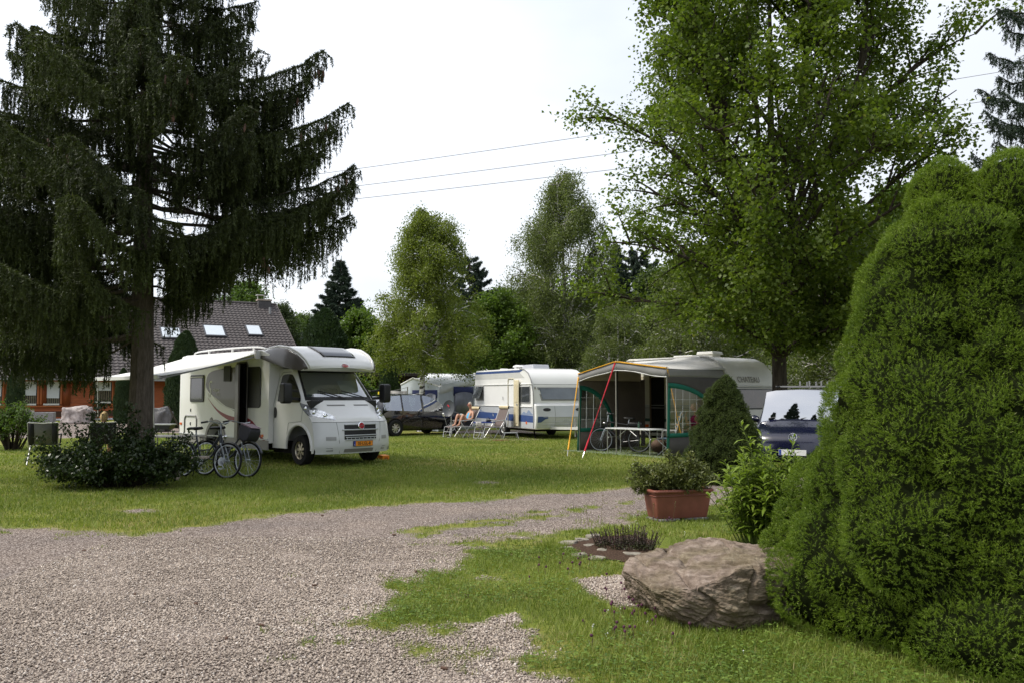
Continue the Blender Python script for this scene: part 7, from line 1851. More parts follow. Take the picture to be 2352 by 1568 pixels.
J3 = {'h': ((.95, 0, .52), .145), 'l': ((.90, .10, .54), .118), 'l2': ((.74, .12, .69), .098), 'r': ((.90, -.10, .54), .118), 'r2': ((.76, -.135, .68), .098)}
skin_figure('shorts', J3, [('h', 'l'), ('l', 'l2'), ('h', 'r'), ('r', 'r2')], mat('shorts_dark', (.02, .02, .026), .85, var=.2), mt_)
head(mt_, (1.10, 0, 1.20), (-.85, -.1, -.40), M_SKINTAN, mat('hair_grey', (.36, .33, .29), .8, var=.2, vscale=30), glasses=mat('glasses_red', (.25, .02, .03), .3))
hand(mt_, (.77, .115, .735), (-1, -.15, .15), (0, 0, 1), M_SKINTAN, 1, .6); hand(mt_, (.79, -.115, .675), (-1, .2, .1), (0, 0, 1), M_SKINTAN, -1, .6)
mb = MB(); mb.box((-.01, -.10, 0), (.012, .10, .15)); o = mb.build('book', mat('paper', (.62, .62, .60), .8, var=.05)); o.location = MANO + Matrix.Rotation(LA, 3, 'Z') @ Vector((.60, 0, .74)); o.rotation_euler = (0, math.radians(-30), LA); tag(o, 'pale open book held by the man in the lounger', 'book')
l2 = gp(1118, 1007); lounger('sun_lounger', 'empty white framed sun lounger with raised back before the open caravan door', l2 + Vector((-.25, .25, 0)), LA + .1, 62)
# low table with blue top, towel, bag
tb = gp(1112, 1006) + Vector((0, .15, 0))
T_ = thing('camping_table', 'low camping table with dark blue top between the two loungers', 'table', tb, math.radians(18))
mb = MB(); mb.box((-.36, -.20, .56), (.36, .20, .60)); mb.build('table_top', M_CUSHION, T_, bevel=.012)
for s in (-1, 1):
    mb = MB(); mb.tube([(-.22, s * .16, .56), (.02, s * .18, .01)], .013, n=6); mb.build('leg', M_TUBE, T_)
    mb = MB(); mb.tube([(.06, s * .16, .56), (-.20, s * .18, .01)], .013, n=6); mb.build('leg', M_TUBE, T_)
mb = MB(); mb.grid([[Vector((-.37 + .20 * q, -.205 - .01 * k, .605 - .17 * k)) if k else Vector((-.37 + .20 * q, -.05, .606)) for q in np.linspace(0, 1, 6)] for k in (0, .05, .5, 1)]); o = mb.build('towel', mat('towel_white', (.62, .58, .55), .95, var=.35, vscale=12, bump=.4, bscale=60), None, solid=.008, loc=tb); o.rotation_euler = (0, 0, math.radians(18)); tag(o, 'white patterned towel hanging over the edge of the blue camping table', 'towel')
mb = MB(); mb.ball((.16, 0, .645), (.12, .08, .05), n=12, m=8); mb.ring((.15, 0, .69), .06, .012, 'Y', 16, 5, 0, math.pi); o = mb.build('bag', M_BLACK, None, loc=tb); o.rotation_euler = (0, 0, math.radians(18)); tag(o, 'small black bag lying on the blue camping table', 'bag')
# satellite dish on its tripod
sd_ = gp(1036, 1000)
SDH = thing('satellite_dish', 'dark grey satellite dish on a tripod beside the black car with small red mark', 'satellite dish', sd_)
Md = Matrix.Translation((-.10, -.06, 1.07)) @ frame((0, 0, 0), (.93, -.35, 0), (.06, .18, .98)) 
mb = MB(); mb.lathe([(.001, -.060), (.10, -.055), (.20, -.034), (.27, -.008), (.29, .0), (.292, -.008), (.20, -.044), (.001, -.070)], n=36); ds_ = mb.build('dish', mat('dish_grey', (.055, .060, .066), .4, var=.1), SDH); ds_.data.transform(Md @ Matrix.Diagonal((.86, 1.12, 1, 1)))
mb = MB(); mb.prism(smooth_poly([(-.09, .13), (-.04, .15), (.0, .09), (.02, .08), (.0, .05), (-.05, .10)], 3), -.045, -.030, 'XY'); o = mb.build('red_mark', M_STRAPRED, ds_); o.data.transform(Md)
mb = MB(); mb.tube([Md @ Vector((0, -.30, 0)), Md @ Vector((-.02, -.36, .30))], .012, n=6); arm = mb.build('arm', M_ALU, SDH)
mb = MB(); mb.ball(Md @ Vector((-.02, -.33, .32)), (.045, .045, .05), n=12, m=8); mb.tube([Md @ Vector((-.02, -.33, .32)), Md @ Vector((-.02, -.27, .40))], .035, n=10); mb.build('receiver', M_LIGHTLETTER, arm)
mb = MB(); mb.tube([(0, 0, .25), (0, 0, .95)], .018, n=8); mb.tube([(0, 0, .95), (-.08, -.03, 1.02)], .02, n=6); mb.build('mast', M_ALU, SDH)
for k in range(3): a = 2.1 * k + .4; mb = MB(); mb.tube([(0, 0, .45), (.34 * math.cos(a), .34 * math.sin(a), .01)], .012, n=6); mb.build('leg', M_ALU, SDH)
mb = MB(); mb.tube([Md @ Vector((-.02, -.30, .32)), (-.15, -.2, .42), (.0, -.05, .34), (.05, 0, .05)], .005, n=5); mb.build('cable', M_LIGHTLETTER, SDH)
# caravan step, doormat, sandals
stp = gp(1172, 1006) + Vector((0, -.1, 0)); ST = thing('caravan_step', 'grey step stool with bent tube legs under the open caravan door', 'step', stp, math.radians(10))
mb = MB(); mb.box((-.26, -.15, .20), (.26, .15, .225)); mb.build('tread', mat('tread_grey', (.25, .27, .27), .7, var=.1), ST, bevel=.008)
for s in (-1, 1): mb = MB(); mb.tube([(s * .22, -.14, .20), (s * .28, -.18, .012), (s * .28, .18, .012), (s * .22, .14, .20)], .012, n=8); mb.build('leg', M_TUBE, ST)
dm = gp(1150, 1011); mb = MB(); mb.box((-.28, -.18, .012), (.28, .18, .026)); o = mb.build('doormat', mat('coir_brown', (.16, .07, .03), .95, var=.3, vscale=40, bump=.6, bscale=90), None, loc=dm, bevel=.004); tag(o, 'rust brown doormat on the gravel before the caravan step', 'doormat')
def sandal(px, rz, lab):
    p = gp(*px); mb = MB(); mb.prism(smooth_poly([(-.13, -.035), (0, -.04), (.12, -.05), (.14, 0), (.11, .045), (0, .03), (-.13, .035)], 3), .008, .03, 'XY'); o = mb.build('sole', M_BLACK)
    t = thing('sandal', lab, 'sandal', p, rz, 'black sandals under the loungers'); o.parent = t
    mb = MB(); mb.ring((.05, 0, .03), .048, .014, 'X', 14, 6, 0, math.pi); mb.build('strap', M_BLACK, t); return t
for px, rz, lab in (((1026, 1004), .3, 'black sandal lying left under the foot end of the lounger'), ((1033, 1003), -.4, 'black sandal lying under the foot end, right of its fellow'), ((1066, 1005), .6, 'black sandal lying left of the pair under the reading man'), ((1073, 1006), .2, 'black sandal lying right of the pair under the reading man')): sandal(px, rz, lab)

# ---------------------------------------------------------------- inside the porch: table, chair, seated person, bag
pc = PB + pw(1.35, -.12, 0)
TB = thing('folding_table', 'white topped folding table with aluminium legs standing in the porch awning', 'table', PB + pw(1.12, -.02, 0), math.atan2(-SD.y, -SD.x))
mb = MB(); mb.box((-.78, -.30, .68), (.0, .30, .71)); mb.build('table_top', mat('table_white', (.60, .61, .60), .35, var=.06), TB, bevel=.006); mb = MB(); mb.box((.006, -.30, .68), (.78, .30, .71)); mb.build('table_top', bpy.data.materials['table_white'], TB, bevel=.006)
for x in (-.74, .74):
    for y in (-.26, .26): mb = MB(); mb.tube([(x, y, .68), (x, y, .01)], .013, n=8); mb.build('leg', M_ALU, TB)
    mb = MB(); mb.tube([(x, -.26, .40), (x, -.22, .46), (x, .22, .46), (x, .26, .40)], .010, n=6); mb.build('brace', M_ALU, TB)
for x in (-.05, .05):
    mb = MB(); mb.tube([(x, -.28, .68), (x * 6, -.27, .52)], .008, n=5); mb.build('strut', M_ALU, TB)
def camp_chair(name, label, loc, rot, m_cloth, high=.62, m_tube=None, frame_m=None, group=None):
    """folding garden chair; faces local +x"""
    t = thing(name, label, 'chair', loc, rot, group); tb_ = frame_m or M_TUBE
    for s in (-1, 1):
        mb = MB(); mb.tube([(.26, s * .27, .44), (-.22, s * .28, .012)], .012, n=7); mb.build('leg', tb_, t)
        mb = MB(); mb.tube([(-.22, s * .27, .42), (.24, s * .28, .012)], .012, n=7); mb.build('leg', tb_, t)
        mb = MB(); mb.tube([(-.27, s * .28, .66), (.24, s * .28, .66), (.25, s * .27, .44)], .013, n=7); mb.build('armrest', tb_, t)
    mb = MB(); mb.tube([(-.20, -.26, .43), (-.20 - high * .28, -.26, .43 + high), (-.21 - high * .28, -.22, .45 + high), (-.21 - high * .28, .22, .45 + high), (-.20 - high * .28, .26, .43 + high), (-.20, .26, .43)], .012, n=7); mb.tube([(.26, -.26, .44), (.26, .26, .44)], .012, n=7); mb.build('tube_frame', tb_, t)
    mb = MB(); mb.grid([[Vector((x, y * .25, .44 - .02 * (1 - y * y))) for y in np.linspace(-1, 1, 7)] for x in np.linspace(-.20, .25, 7)]); mb.build('seat', m_cloth, t, solid=.03, bevel=.008)
    mb = MB(); mb.grid([[Vector((-.20 - q * .28 + .03 * math.sin(q * 4), y * .245, .46 + q)) for y in np.linspace(-1, 1, 7)] for q in np.linspace(0, high, 9)]); mb.build('backrest', m_cloth, t, solid=.035, bevel=.01)
    return t
def floral():
    m = mat('cloth_floral', (.05, .09, .16), .9, var=.1); t = m.node_tree; b = t.nodes['Principled BSDF']
    tcn = t.nodes.new('ShaderNodeTexCoord'); v = t.nodes.new('ShaderNodeTexVoronoi'); v.inputs['Scale'].default_value = 9; n = t.nodes.new('ShaderNodeTexNoise'); n.inputs['Scale'].default_value = 6; n.inputs['Detail'].default_value = 3
    t.links.new(tcn.outputs['Object'], n.inputs[0]); r = t.nodes.new('ShaderNodeValToRGB'); cr = r.color_ramp; cr.interpolation = 'CONSTANT'
    cr.elements[0].position = 0; cr.elements[0].color = (.045, .085, .15, 1); cr.elements[1].position = .58; cr.elements[1].color = (.52, .25, .04, 1); e = cr.elements.new(.66); e.color = (.30, .13, .05, 1); e = cr.elements.new(.42); e.color = (.07, .12, .17, 1)
    t.links.new(n.outputs[0], r.inputs[0]); t.links.new(r.outputs[0], b.inputs['Base Color']); return m
M_FLORAL = floral()
# chairs face the front left, towards the table
fwd_ = (ND_ * .45 + SD * .9).normalized(); fa = math.atan2(fwd_.y, fwd_.x)
camp_chair('folding_chair', 'folding chair with blue and orange floral cushion behind the white table', PB + pw(.50, .62, 0), fa, M_FLORAL, .70)
pcn = PB + pw(-.32 + .55, 1.55, 0); pcn = PB + pw(.20, 1.25, 0)
camp_chair('folding_chair', 'dark folding chair carrying the person in the pink top', pcn, fa - .2, mat('cloth_darkblue', (.03, .035, .06), .9, var=.1), .60)
p2 = thing('person', 'person in deep pink top sitting behind the awning window with a hand near the face', 'person', pcn, fa - .2)
J = {'hip': ((-.08, 0, .54), .13), 'belly': ((-.10, 0, .68), (.13, .115)), 'chest': ((-.12, 0, .90), (.15, .115)), 'n0': ((-.12, 0, 1.05), .075), 'n': ((-.10, 0, 1.12), .052), 'hc': ((-.07, 0, 1.19), .06), 'hl': ((.0, .10, .54), .10), 'kl': ((.42, .13, .55), .066), 'cl': ((.50, .13, .32), .055), 'al': ((.52, .13, .10), .04), 'fl': ((.66, .13, .045), (.036, .028)), 'hr': ((.0, -.10, .54), .10), 'kr': ((.42, -.13, .55), .066), 'cr': ((.50, -.13, .32), .055), 'ar': ((.52, -.13, .10), .04), 'fr': ((.66, -.13, .045), (.036, .028)), 'sl': ((-.12, .18, .99), .062), 'el': ((.06, .24, .78), .045), 'wl': ((.14, .12, 1.02), .03), 'sr': ((-.12, -.18, .99), .062), 'er': ((.0, -.26, .74), .045), 'wr': ((.24, -.2, .66), .03)}
E2 = [('hip', 'belly'), ('belly', 'chest'), ('chest', 'n0'), ('n0', 'n'), ('n', 'hc'), ('hip', 'hl'), ('hl', 'kl'), ('kl', 'cl'), ('cl', 'al'), ('al', 'fl'), ('hip', 'hr'), ('hr', 'kr'), ('kr', 'cr'), ('cr', 'ar'), ('ar', 'fr'), ('chest', 'sl'), ('sl', 'el'), ('el', 'wl'), ('chest', 'sr'), ('sr', 'er'), ('er', 'wr')]
skin_figure('body', J, E2, M_SKIN, p2)
skin_figure('top', {'b': ((-.09, 0, .58), (.15, .135)), 'm': ((-.10, 0, .72), (.15, .13)), 'c': ((-.12, 0, .92), (.17, .13)), 't': ((-.12, 0, 1.03), (.115, .09)), 'sl': ((-.12, .19, .99), .075), 'al': ((-.03, .23, .88), .064), 'sr': ((-.12, -.19, .99), .075), 'ar': ((-.06, -.24, .86), .064)}, [('b', 'm'), ('m', 'c'), ('c', 't'), ('c', 'sl'), ('sl', 'al'), ('c', 'sr'), ('sr', 'ar')], mat('shirt_pink', (.42, .03, .12), .8, var=.12), p2)
skin_figure('shorts', {'h': ((-.08, 0, .53), .145), 'l': ((.0, .10, .55), .115), 'l2': ((.24, .12, .56), .095), 'r': ((.0, -.10, .55), .115), 'r2': ((.24, -.12, .56), .095)}, [('h', 'l'), ('l', 'l2'), ('h', 'r'), ('r', 'r2')], mat('shorts_blue', (.03, .04, .09), .85, var=.2), p2)
head(p2, (-.05, 0, 1.27), (1, .1, -.2), M_SKIN, mat('hair_blond', (.30, .22, .12), .8, var=.25, vscale=30))
hand(p2, (.15, .10, 1.08), (-.3, -.2, 1), (1, 0, .3), M_SKIN, 1, .7); hand(p2, (.29, -.18, .655), (1, .2, -.1), (0, 0, 1), M_SKIN, -1, .4)
for (a, b, s3, rz, mm, nm, lab) in [(.95, .85, (.30, .20, .20), .3, mat('bag_brown', (.10, .06, .04), .8, var=.2), 'holdall', 'brown holdall lying on the groundsheet under the white table')]:
    q = PB + pw(a, b, .02); mb = MB(); mb.ball((0, 0, s3[2]), s3, n=16, m=10); bg_ = mb.build('bag_body', mm); t = thing(nm, lab, 'bag', q, rz); bg_.parent = t
    mb = MB(); mb.ring((0, 0, s3[2] * 1.7), .12, .012, 'Y', 16, 5, 0, math.pi); mb.build('handle', M_BLACK, t)
# things hanging in the dark caravan doorway stay unlit; small bottle on the table
mb = MB(); mb.lathe([(.001, 0), (.03, 0), (.03, .10), (.012, .14), (.012, .18), (.001, .18)], n=12); o = mb.build('bottle', mat('bottle_green', (.03, .07, .04), .2, spec=.6, var=.1), None, loc=PB + pw(1.08, .1, .712)); tag(o, 'small dark bottle standing on the white folding table', 'bottle')
# levelling ramp before the motorhome
rp_ = gp(881, 1054); mb = MB(); mb.prism([(-.55, .0), (.10, .0), (.10, .10), (-.05, .12), (-.55, .015)], -.10, .10)
o = mb.build('ramp', mat('ramp_yellow', (.70, .22, .01), .5, var=.06)); RT = thing('levelling_ramp', 'orange yellow plastic levelling ramp under the motorhome front wheel', 'ramp', rp_, math.atan2(h.y, h.x)); o.parent = RT
mb = MB(); mb.box((.098, -.05, 0), (.104, .05, .06)); mb.build('recess', mat('ramp_recess', (.30, .05, .01), .7), RT)
# ---------------------------------------------------------------- the wooden house
HE = Vector((math.cos(math.radians(30)), math.sin(math.radians(30)), 0)); HN = Vector((HE.y, -HE.x, 0))     # along the front, outwards
HW0 = Vector((-25.3, 53.0, 0))
def t_of(px):      # distance along the front wall seen at this pixel column
    k = (px - 1176) / FPX
    return (HW0.x - k * HW0.y) / (k * HE.y - HE.x)
HT0, HT1, HDEP = -9.0, 12.0, 9.6
HS = thing('wooden_house', 'orange brown timber house with dark tiled roof, skylights and white blinds', 'house', HW0)
def hp(t, out, z): return HE * t + HN * out + Vector((0, 0, z))
M_WOOD = mat('timber_orange', (.30, .072, .017), .6, var=.30, vscale=3, stretch=(.6, .6, 9), bump=.3, bscale=8)
def boards():
    mb = MB(); z = .55
    while z < 2.75:
        mb.grid([[hp(t, .025, z), hp(t, .0, z + .17)] for t in (HT0, HT1)]); mb.grid([[hp(t, .0, z + .17), hp(t, .025, z + .17)] for t in (HT0, HT1)]); z += .17
    return mb
mb = boards(); mb.build('wall', M_WOOD, HS, smooth=False)
mb = MB(); mb.add([hp(HT0, 0, 0), hp(HT1, 0, 0), hp(HT1, -HDEP * 2, 0), hp(HT0, -HDEP * 2, 0), hp(HT0, 0, 2.75), hp(HT1, 0, 2.75), hp(HT1, -HDEP * 2, 2.75), hp(HT0, -HDEP * 2, 2.75)], [(0, 1, 5, 4), (1, 2, 6, 5), (2, 3, 7, 6), (3, 0, 4, 7)]); mb.build('inner_wall', mat('timber_dark', (.12, .035, .012), .8, var=.2), HS, smooth=False)
mb = MB(); mb.add([hp(HT1, 0.0, 2.7), hp(HT1, -HDEP * 2, 2.7), hp(HT1, -HDEP, 8.75)], [(0, 1, 2)]); mb.add([hp(HT0, 0.0, 2.7), hp(HT0, -HDEP * 2, 2.7), hp(HT0, -HDEP, 8.75)], [(0, 1, 2)]); mb.build('gable', M_WOOD, HS, smooth=False)
mb = MB(); mb.grid([[hp(t, o, z) for t in (HT0, HT1)] for o, z in ((.05, 0), (.05, .22))]); mb.build('plinth', M_WOOD, HS, smooth=False)
mb = MB(); mb.grid([[hp(t, o, z) for t in (HT0, HT1)] for o, z in ((.06, .22), (.07, .56), (.0, .58))]); mb.build('base_board', mat('timber_brown', (.06, .028, .016), .8, var=.25), HS, smooth=False)
mb = MB(); mb.grid([[hp(t, o, z) for t in np.linspace(HT0, HT1, 60)] for o, z in ((.35, .02), (.30, .10), (.05, .12))]); mb.build('white_edging', mat('pebbles_white', (.55, .55, .55), .9, var=.3, vscale=15, bump=.8, bscale=20), HS)
M_TILE = mat('roof_tile', (.066, .056, .054), .75, var=.30, vscale=6)
EZ, RZ = 2.55, 8.85; EO = .75
def roof_rows(sgn):
    mb = MB(); n = 30
    for r in range(n):
        q0, q1 = r / n, (r + 1.18) / n
        def P(t, q, lift):
            o = EO + (-HDEP - EO) * q; z = EZ + (RZ - EZ) * q
            if sgn < 0: o = -2 * HDEP - o
            return hp(t, o, z + lift)
        ts = np.linspace(HT0 - .5, HT1 + .4, int((HT1 - HT0) / .30) * 4)
        mb.grid([[P(t, q, (.075 if k == 0 else .0) + .030 * math.sin(t / .30 * 2 * math.pi)) for t in ts] for k, q in ((0, q0), (1, q1))])
        mb.grid([[P(t, q0, l_ + .030 * math.sin(t / .30 * 2 * math.pi)) for t in ts] for l_ in (.0, .075)])
    return mb
RF = roof_rows(1).build('roof', M_TILE, HS, angle=50)
mb = MB(); mb.grid([[hp(t, -2 * HDEP - EO + (HDEP + EO) * q, EZ + (RZ - EZ) * q) for t in (HT0 - .5, HT1 + .4)] for q in (0, 1)]); mb.build('roof', M_TILE, HS)
mb = MB(); mb.tube([hp(HT0 - .5, -HDEP, RZ + .04), hp(HT1 + .4, -HDEP, RZ + .04)], .12, n=8); mb.build('ridge', M_TILE, RF)
mb = MB(); mb.bar(hp(HT0 - .5, EO + .05, EZ - .02), hp(HT1 + .4, EO + .05, EZ - .02), .14, .12); mb.build('gutter', M_GREYGASKET, HS)
for q0, q1 in ((0, 1),): mb = MB(); mb.bar(hp(HT1 + .42, EO, EZ + .02), hp(HT1 + .42, -HDEP, RZ), .06, .16); mb.build('barge_board', mat('barge', (.09, .075, .07), .7), HS)
def roof_pt(px, py):
    """point of the front roof plane seen at this pixel"""
    d = ray(px, py); o0 = Vector((0, 0, CAMH)); a = HW0 + hp(0, EO, EZ); e2 = (hp(0, -HDEP, RZ) - hp(0, EO, EZ)); n = HE.cross(e2)
    t = (a - o0).dot(n) / d.dot(n); return o0 + d * t - HW0
E2v = (hp(0, -HDEP, RZ) - hp(0, EO, EZ)).normalized(); Nv = HE.cross(E2v); Nv = Nv if Nv.z > 0 else -Nv
def skylight_(cx, cy, w_, l_):
    c = roof_pt(cx, cy); M = frame(c + Nv * .10, HE, E2v)
    mb = MB(); mb.box((-w_ / 2, -l_ / 2, -.08), (w_ / 2, l_ / 2, .05)); o = mb.build('skylight', mat('frame_dark', (.04, .04, .045), .5, var=.1), RF, bevel=.01); o.data.transform(M)
    mb = MB(); mb.box((-w_ / 2 + .10, -l_ / 2 + .14, .05), (w_ / 2 - .10, l_ / 2 - .12, .062)); p = mb.build('pane', mat('pane_sky', (.50, .55, .58), .06, spec=1, var=.06, coat=1), o); p.data.transform(M)
skylight_(492, 763, 1.5, 1.75); skylight_(583, 762, 1.15, 1.65); skylight_(392, 768, 1.4, 1.7)
q = roof_pt(606, 704); mb = MB(); mb.box((-.5, -.35, -.5), (.5, .35, .42)); ch = mb.build('chimney', mat('chimney_slate', (.07, .065, .065), .8, var=.2), HS); ch.location = q; ch.rotation_euler = (0, 0, math.radians(30))
mb = MB(); mb.box((-.56, -.40, .42), (.56, .40, .54)); mb.build('cap', mat('cap_stone', (.34, .28, .22), .8, var=.1), ch); mb = MB(); mb.box((-.6, -.3, .86), (.1, .3, .91)); mb.tube([(-.5, 0, .5), (-.5, 0, .87)], .03, n=6); mb.tube([(0, 0, .5), (0, 0, .87)], .03, n=6); mb.build('chimney_plate', M_LIGHTLETTER, ch)
q = roof_pt(620, 722); mb = MB(); mb.tube([q, q + Vector((0, 0, .55))], .10, n=10); mb.build('vent_pipe', M_GREYGASKET, HS)
M_BLIND = mat('blind_white', (.60, .62, .66), .8, var=.04)
M_WOODFR = mat('frame_orange', (.33, .09, .02), .55, var=.15, stretch=(4, 4, .6))
for (p0, p1, zs, bl) in [(51, 85, 1.00, .55), (103, 138, 1.00, .38), (-30, 5, 1.0, .5), (221, 256, 1.10, .75)]:
    t0, t1 = t_of(p0), t_of(p1); zt = 2.35
    mb = MB()
    for a, b in (((t0 - .13, zs), (t0 - .13, zt + .1)), ((t1 + .13, zs), (t1 + .13, zt + .1)), ((t0 - .2, zt + .1), (t1 + .2, zt + .1)), ((t0 - .2, zs - .12), (t1 + .2, zs - .12)), (((t0 + t1) / 2, zs), ((t0 + t1) / 2, zs + .02))): mb.bar(hp(a[0], .06, a[1]), hp(b[0], .06, b[1]), .13, .10)
    w_ = mb.build('window', M_WOODFR, HS)
    mb = MB(); mb.grid([[hp(t, .03, z) for t in (t0 - .1, t1 + .1)] for z in (zs - .1, zt + .1)]); mb.build('pane', mat('pane_house', (.015, .016, .015), .12, spec=.6, var=.3), w_)
    mb = MB(); mb.grid([[hp(t, .045, z) for t in (t0, t1)] for z in (zs + bl, zt + .05)]); mb.build('blind', M_BLIND, w_)
    mb = MB(); mb.grid([[hp(t0 + (t1 - t0) * k / 14, .042 - .02 * (k % 2), z) for k in range(15)] for z in (zs + .04, zs + bl)]); mb.build('curtain', mat('net_curtain', (.14, .12, .08), .9, var=.2), w_)
    mb = MB(); mb.bar(hp(t0 - .02, .10, zs), hp(t1 + .02, .10, zs), .10, .10); mb.build('sill', mat('sill_white', (.62, .60, .58), .6, var=.05), w_)
for px in (88, 143, 268): t0 = t_of(px); mb = MB(); mb.grid([[hp(t, .05, z) for t in (t0, t0 + .50)] for z in (.92, 2.4)]); mb.build('shutter', mat('shutter_wood', (.22, .05, .014), .6, var=.2, stretch=(4, 4, .6)), HS, solid=.05)
# ---------------------------------------------------------------- shed
SH = at(905, 905, 49); SH.z = 0
t = thing('shed', 'low dark brown shed with corrugated roof behind the clothes line', 'shed', SH, math.radians(8))
mb = MB(); mb.box((-3.6, .3, 0), (3.8, 3.2, 2.75)); mb.build('wall', mat('shed_brown', (.045, .028, .02), .9, var=.3, stretch=(4, 4, .5)), t)
mb = MB(); mb.grid([[Vector((x, y, 2.82 + .12 * (y + .4) / 4 + .03 * math.sin(x * 40))) for x in np.linspace(-4, 4.2, 260)] for y in (-.7, 3.6)]); mb.build('roof', mat('roof_sheet', (.10, .095, .09), .7, var=.3), t, solid=.03)
mb = MB(); mb.bar((-4, -.7, 2.76), (4.2, -.7, 2.76), .10, .16); mb.build('fascia', mat('fascia_dark', (.03, .022, .018), .8), t)
for x in (-3.5, -.8, 1.6): mb = MB(); mb.bar((x, -.5, 0), (x, -.5, 2.75), .14); mb.build('post', mat('post_redbrown', (.14, .05, .025), .8, var=.2), t)
# ---------------------------------------------------------------- grey blue tent awning before caravan roof
M_TGREY = mat('tent_bluegrey', (.46, .50, .54), .85, var=.06, vscale=2, bump=.2, bscale=5)
M_TROOF = mat('tent_palegrey', (.68, .70, .71), .8, var=.05, vscale=1.5, bump=.25, bscale=3)
M_TNAVY = mat('tent_navy', (.02, .028, .10), .85, var=.1); M_TDARKWIN = mat('tent_window', (.15, .155, .185), .35, var=.25, vscale=3, bump=.4, bscale=5)
TA, TP, TB_ = at(921, 905, 38.2), at(948, 905, 37.4), at(1007, 905, 35.8)
for v in (TA, TP, TB_): v.z = 0
TR0, TR1 = at(984, 905, 40.6), at(1092, 905, 38.6)
for v in (TR0, TR1): v.z = 0
TT = thing('tent_awning', 'grey blue tent awning with pale roof, navy trim and dark windows behind the black car', 'awning', TB_)
def rel(p, z): return Vector((p.x - TB_.x, p.y - TB_.y, z))
a_, p_, b_ = rel(TA, 2.06), rel(TP, 2.34), rel(TB_, 1.98); r0, r1 = rel(TR0, 2.62), rel(TR1, 2.55)
def lerp(a, b, t): return a + (b - a) * t
rows = []
for i in range(9):
    q = i / 8; front = []
    for k in range(17):
        f = k / 16; fp = lerp(a_, p_, f / .3) if f < .3 else lerp(p_, b_, (f - .3) / .7); bp = lerp(r0, r1, f)
        P = lerp(fp, bp, q); P.z -= .10 * math.sin(math.pi * q) * (.3 + f); front.append(P)
    rows.append(front)
mb = MB(); mb.grid(rows); mb.build('roof', M_TROOF, TT, solid=.01, angle=70)
mb = MB(); mb.grid([[lerp(b_, r1, q) - Vector((0, 0, .05 + (.30 + .12 * q + .04 * math.sin(q * 9)) * k + .55 * q * 0)) for q in np.linspace(0, 1, 14)] for k in (0, .5, 1)]); mb.build('roof_flap', M_TROOF, TT, solid=.01)
base = lambda P: Vector((P.x, P.y, 0.02))
mb = MB(); mb.grid([[lerp(base(P), P, z) for P in (a_, lerp(a_, p_, .5), p_, lerp(p_, b_, .5), b_)] for z in (0, .5, .98)]); mb.build('front_wall', M_TGREY, TT)
mb = MB(); mb.grid([[lerp(base(P), P, z) for P in (b_, lerp(b_, r1, .5), r1)] for z in (0, .5, .97)]); mb.build('side_wall', M_TGREY, TT)
def panel(nm, P0, P1, f0, f1, z0, z1, m_, off, arch=False, n=12):
    nrm = (P1 - P0).cross(Vector((0, 0, 1))).normalized(); nrm = nrm if nrm.y < 0 else -nrm
    mb = MB(); mb.grid([[Vector((*lerp(P0, P1, f0 + (f1 - f0) * k / n)[:2], z)) + nrm * off for k in range(n + 1)] if not arch or z == z0 else [Vector((*lerp(P0, P1, f0 + (f1 - f0) * k / n)[:2], z1 - .10 * (2 * k / n - 1) ** 2)) + nrm * off for k in range(n + 1)] for z in (z0, z1)]); return mb.build(nm, m_, TT, solid=.006)
panel('window_trim', b_, r1, .38, .93, 1.55, 1.95, M_TNAVY, .03); panel('window', b_, r1, .40, .92, .62, 1.72, M_TDARKWIN, .045, True); panel('hem', b_, r1, .0, 1.0, .02, .30, M_TGREY, .02); panel('hem_band', b_, r1, .3, 1.0, .32, .42, M_TNAVY, .03)
panel('window_trim', a_, b_, .33, .98, 1.45, 1.80, M_TNAVY, .03); panel('window', a_, b_, .36, .66, .6, 1.68, M_TDARKWIN, .045, True); panel('window', a_, b_, .69, .96, .6, 1.66, M_TDARKWIN, .045, True)
for f in (.37, .57, .70, .88): panel('curtain', a_, b_, f, f + .07, .6, 1.60, mat('curtain_pale', (.46, .46, .50), .9, var=.15), .055)
panel('vent_window', a_, b_, .08, .22, .8, 1.55, mat('tent_vent', (.20, .21, .24), .8), .03)
mb = MB(); mb.tube([a_, p_, b_], .04, n=6); mb.build('edge_trim', M_WHITETAPE, TT)
# clothes line with towel and yellow item
cl0, cl1 = at(838, 905, 38.5), at(936, 905, 37.0)
t = thing('clothes_line', 'thin clothes line stretched between post and tent above the black car', 'clothes line', (cl0.x, cl0.y, 0))
mb = MB(); d = cl1 - cl0; mb.tube([(d.x * q, d.y * q, 1.80 - .12 * math.sin(math.pi * q) + .12 * q) for q in np.linspace(0, 1, 9)], .010, n=4); mb.build('line', M_GREYLETTER, t)
mb = MB(); mb.tube([(0, 0, 0), (0, 0, 1.9)], .03, n=6); mb.build('post', M_POLE, t); mb = MB(); mb.tube([(d.x, d.y, 0), (d.x, d.y, 1.95)], .03, n=6); mb.build('post', M_POLE, t)
q_ = cl0 + d * .42; mb = MB(); mb.grid([[Vector((-.20 + .4 * k / 8, .03 * math.sin(k * 1.7), -.62 + z)) for k in range(9)] for z in (0, .3, .62)]); o = mb.build('cloth', mat('cloth_yellow', (.75, .58, .02), .8, var=.1), None, solid=.015, loc=(q_.x, q_.y, 1.74)); tag(o, 'bright yellow cloth hanging on the clothes line above the black car', 'cloth')
q_ = cl0 + d * .78; mb = MB(); mb.grid([[Vector((-.40 + .8 * k / 8, .03 * math.sin(k * 1.3), -.8 + z)) for k in range(9)] for z in (0, .4, .8)]); o = mb.build('cloth', mat('cloth_pale', (.48, .46, .45), .85, var=.08), None, solid=.015, loc=(q_.x, q_.y, 1.76)); tag(o, 'pale grey towel hanging on the clothes line before the tent awning', 'cloth')

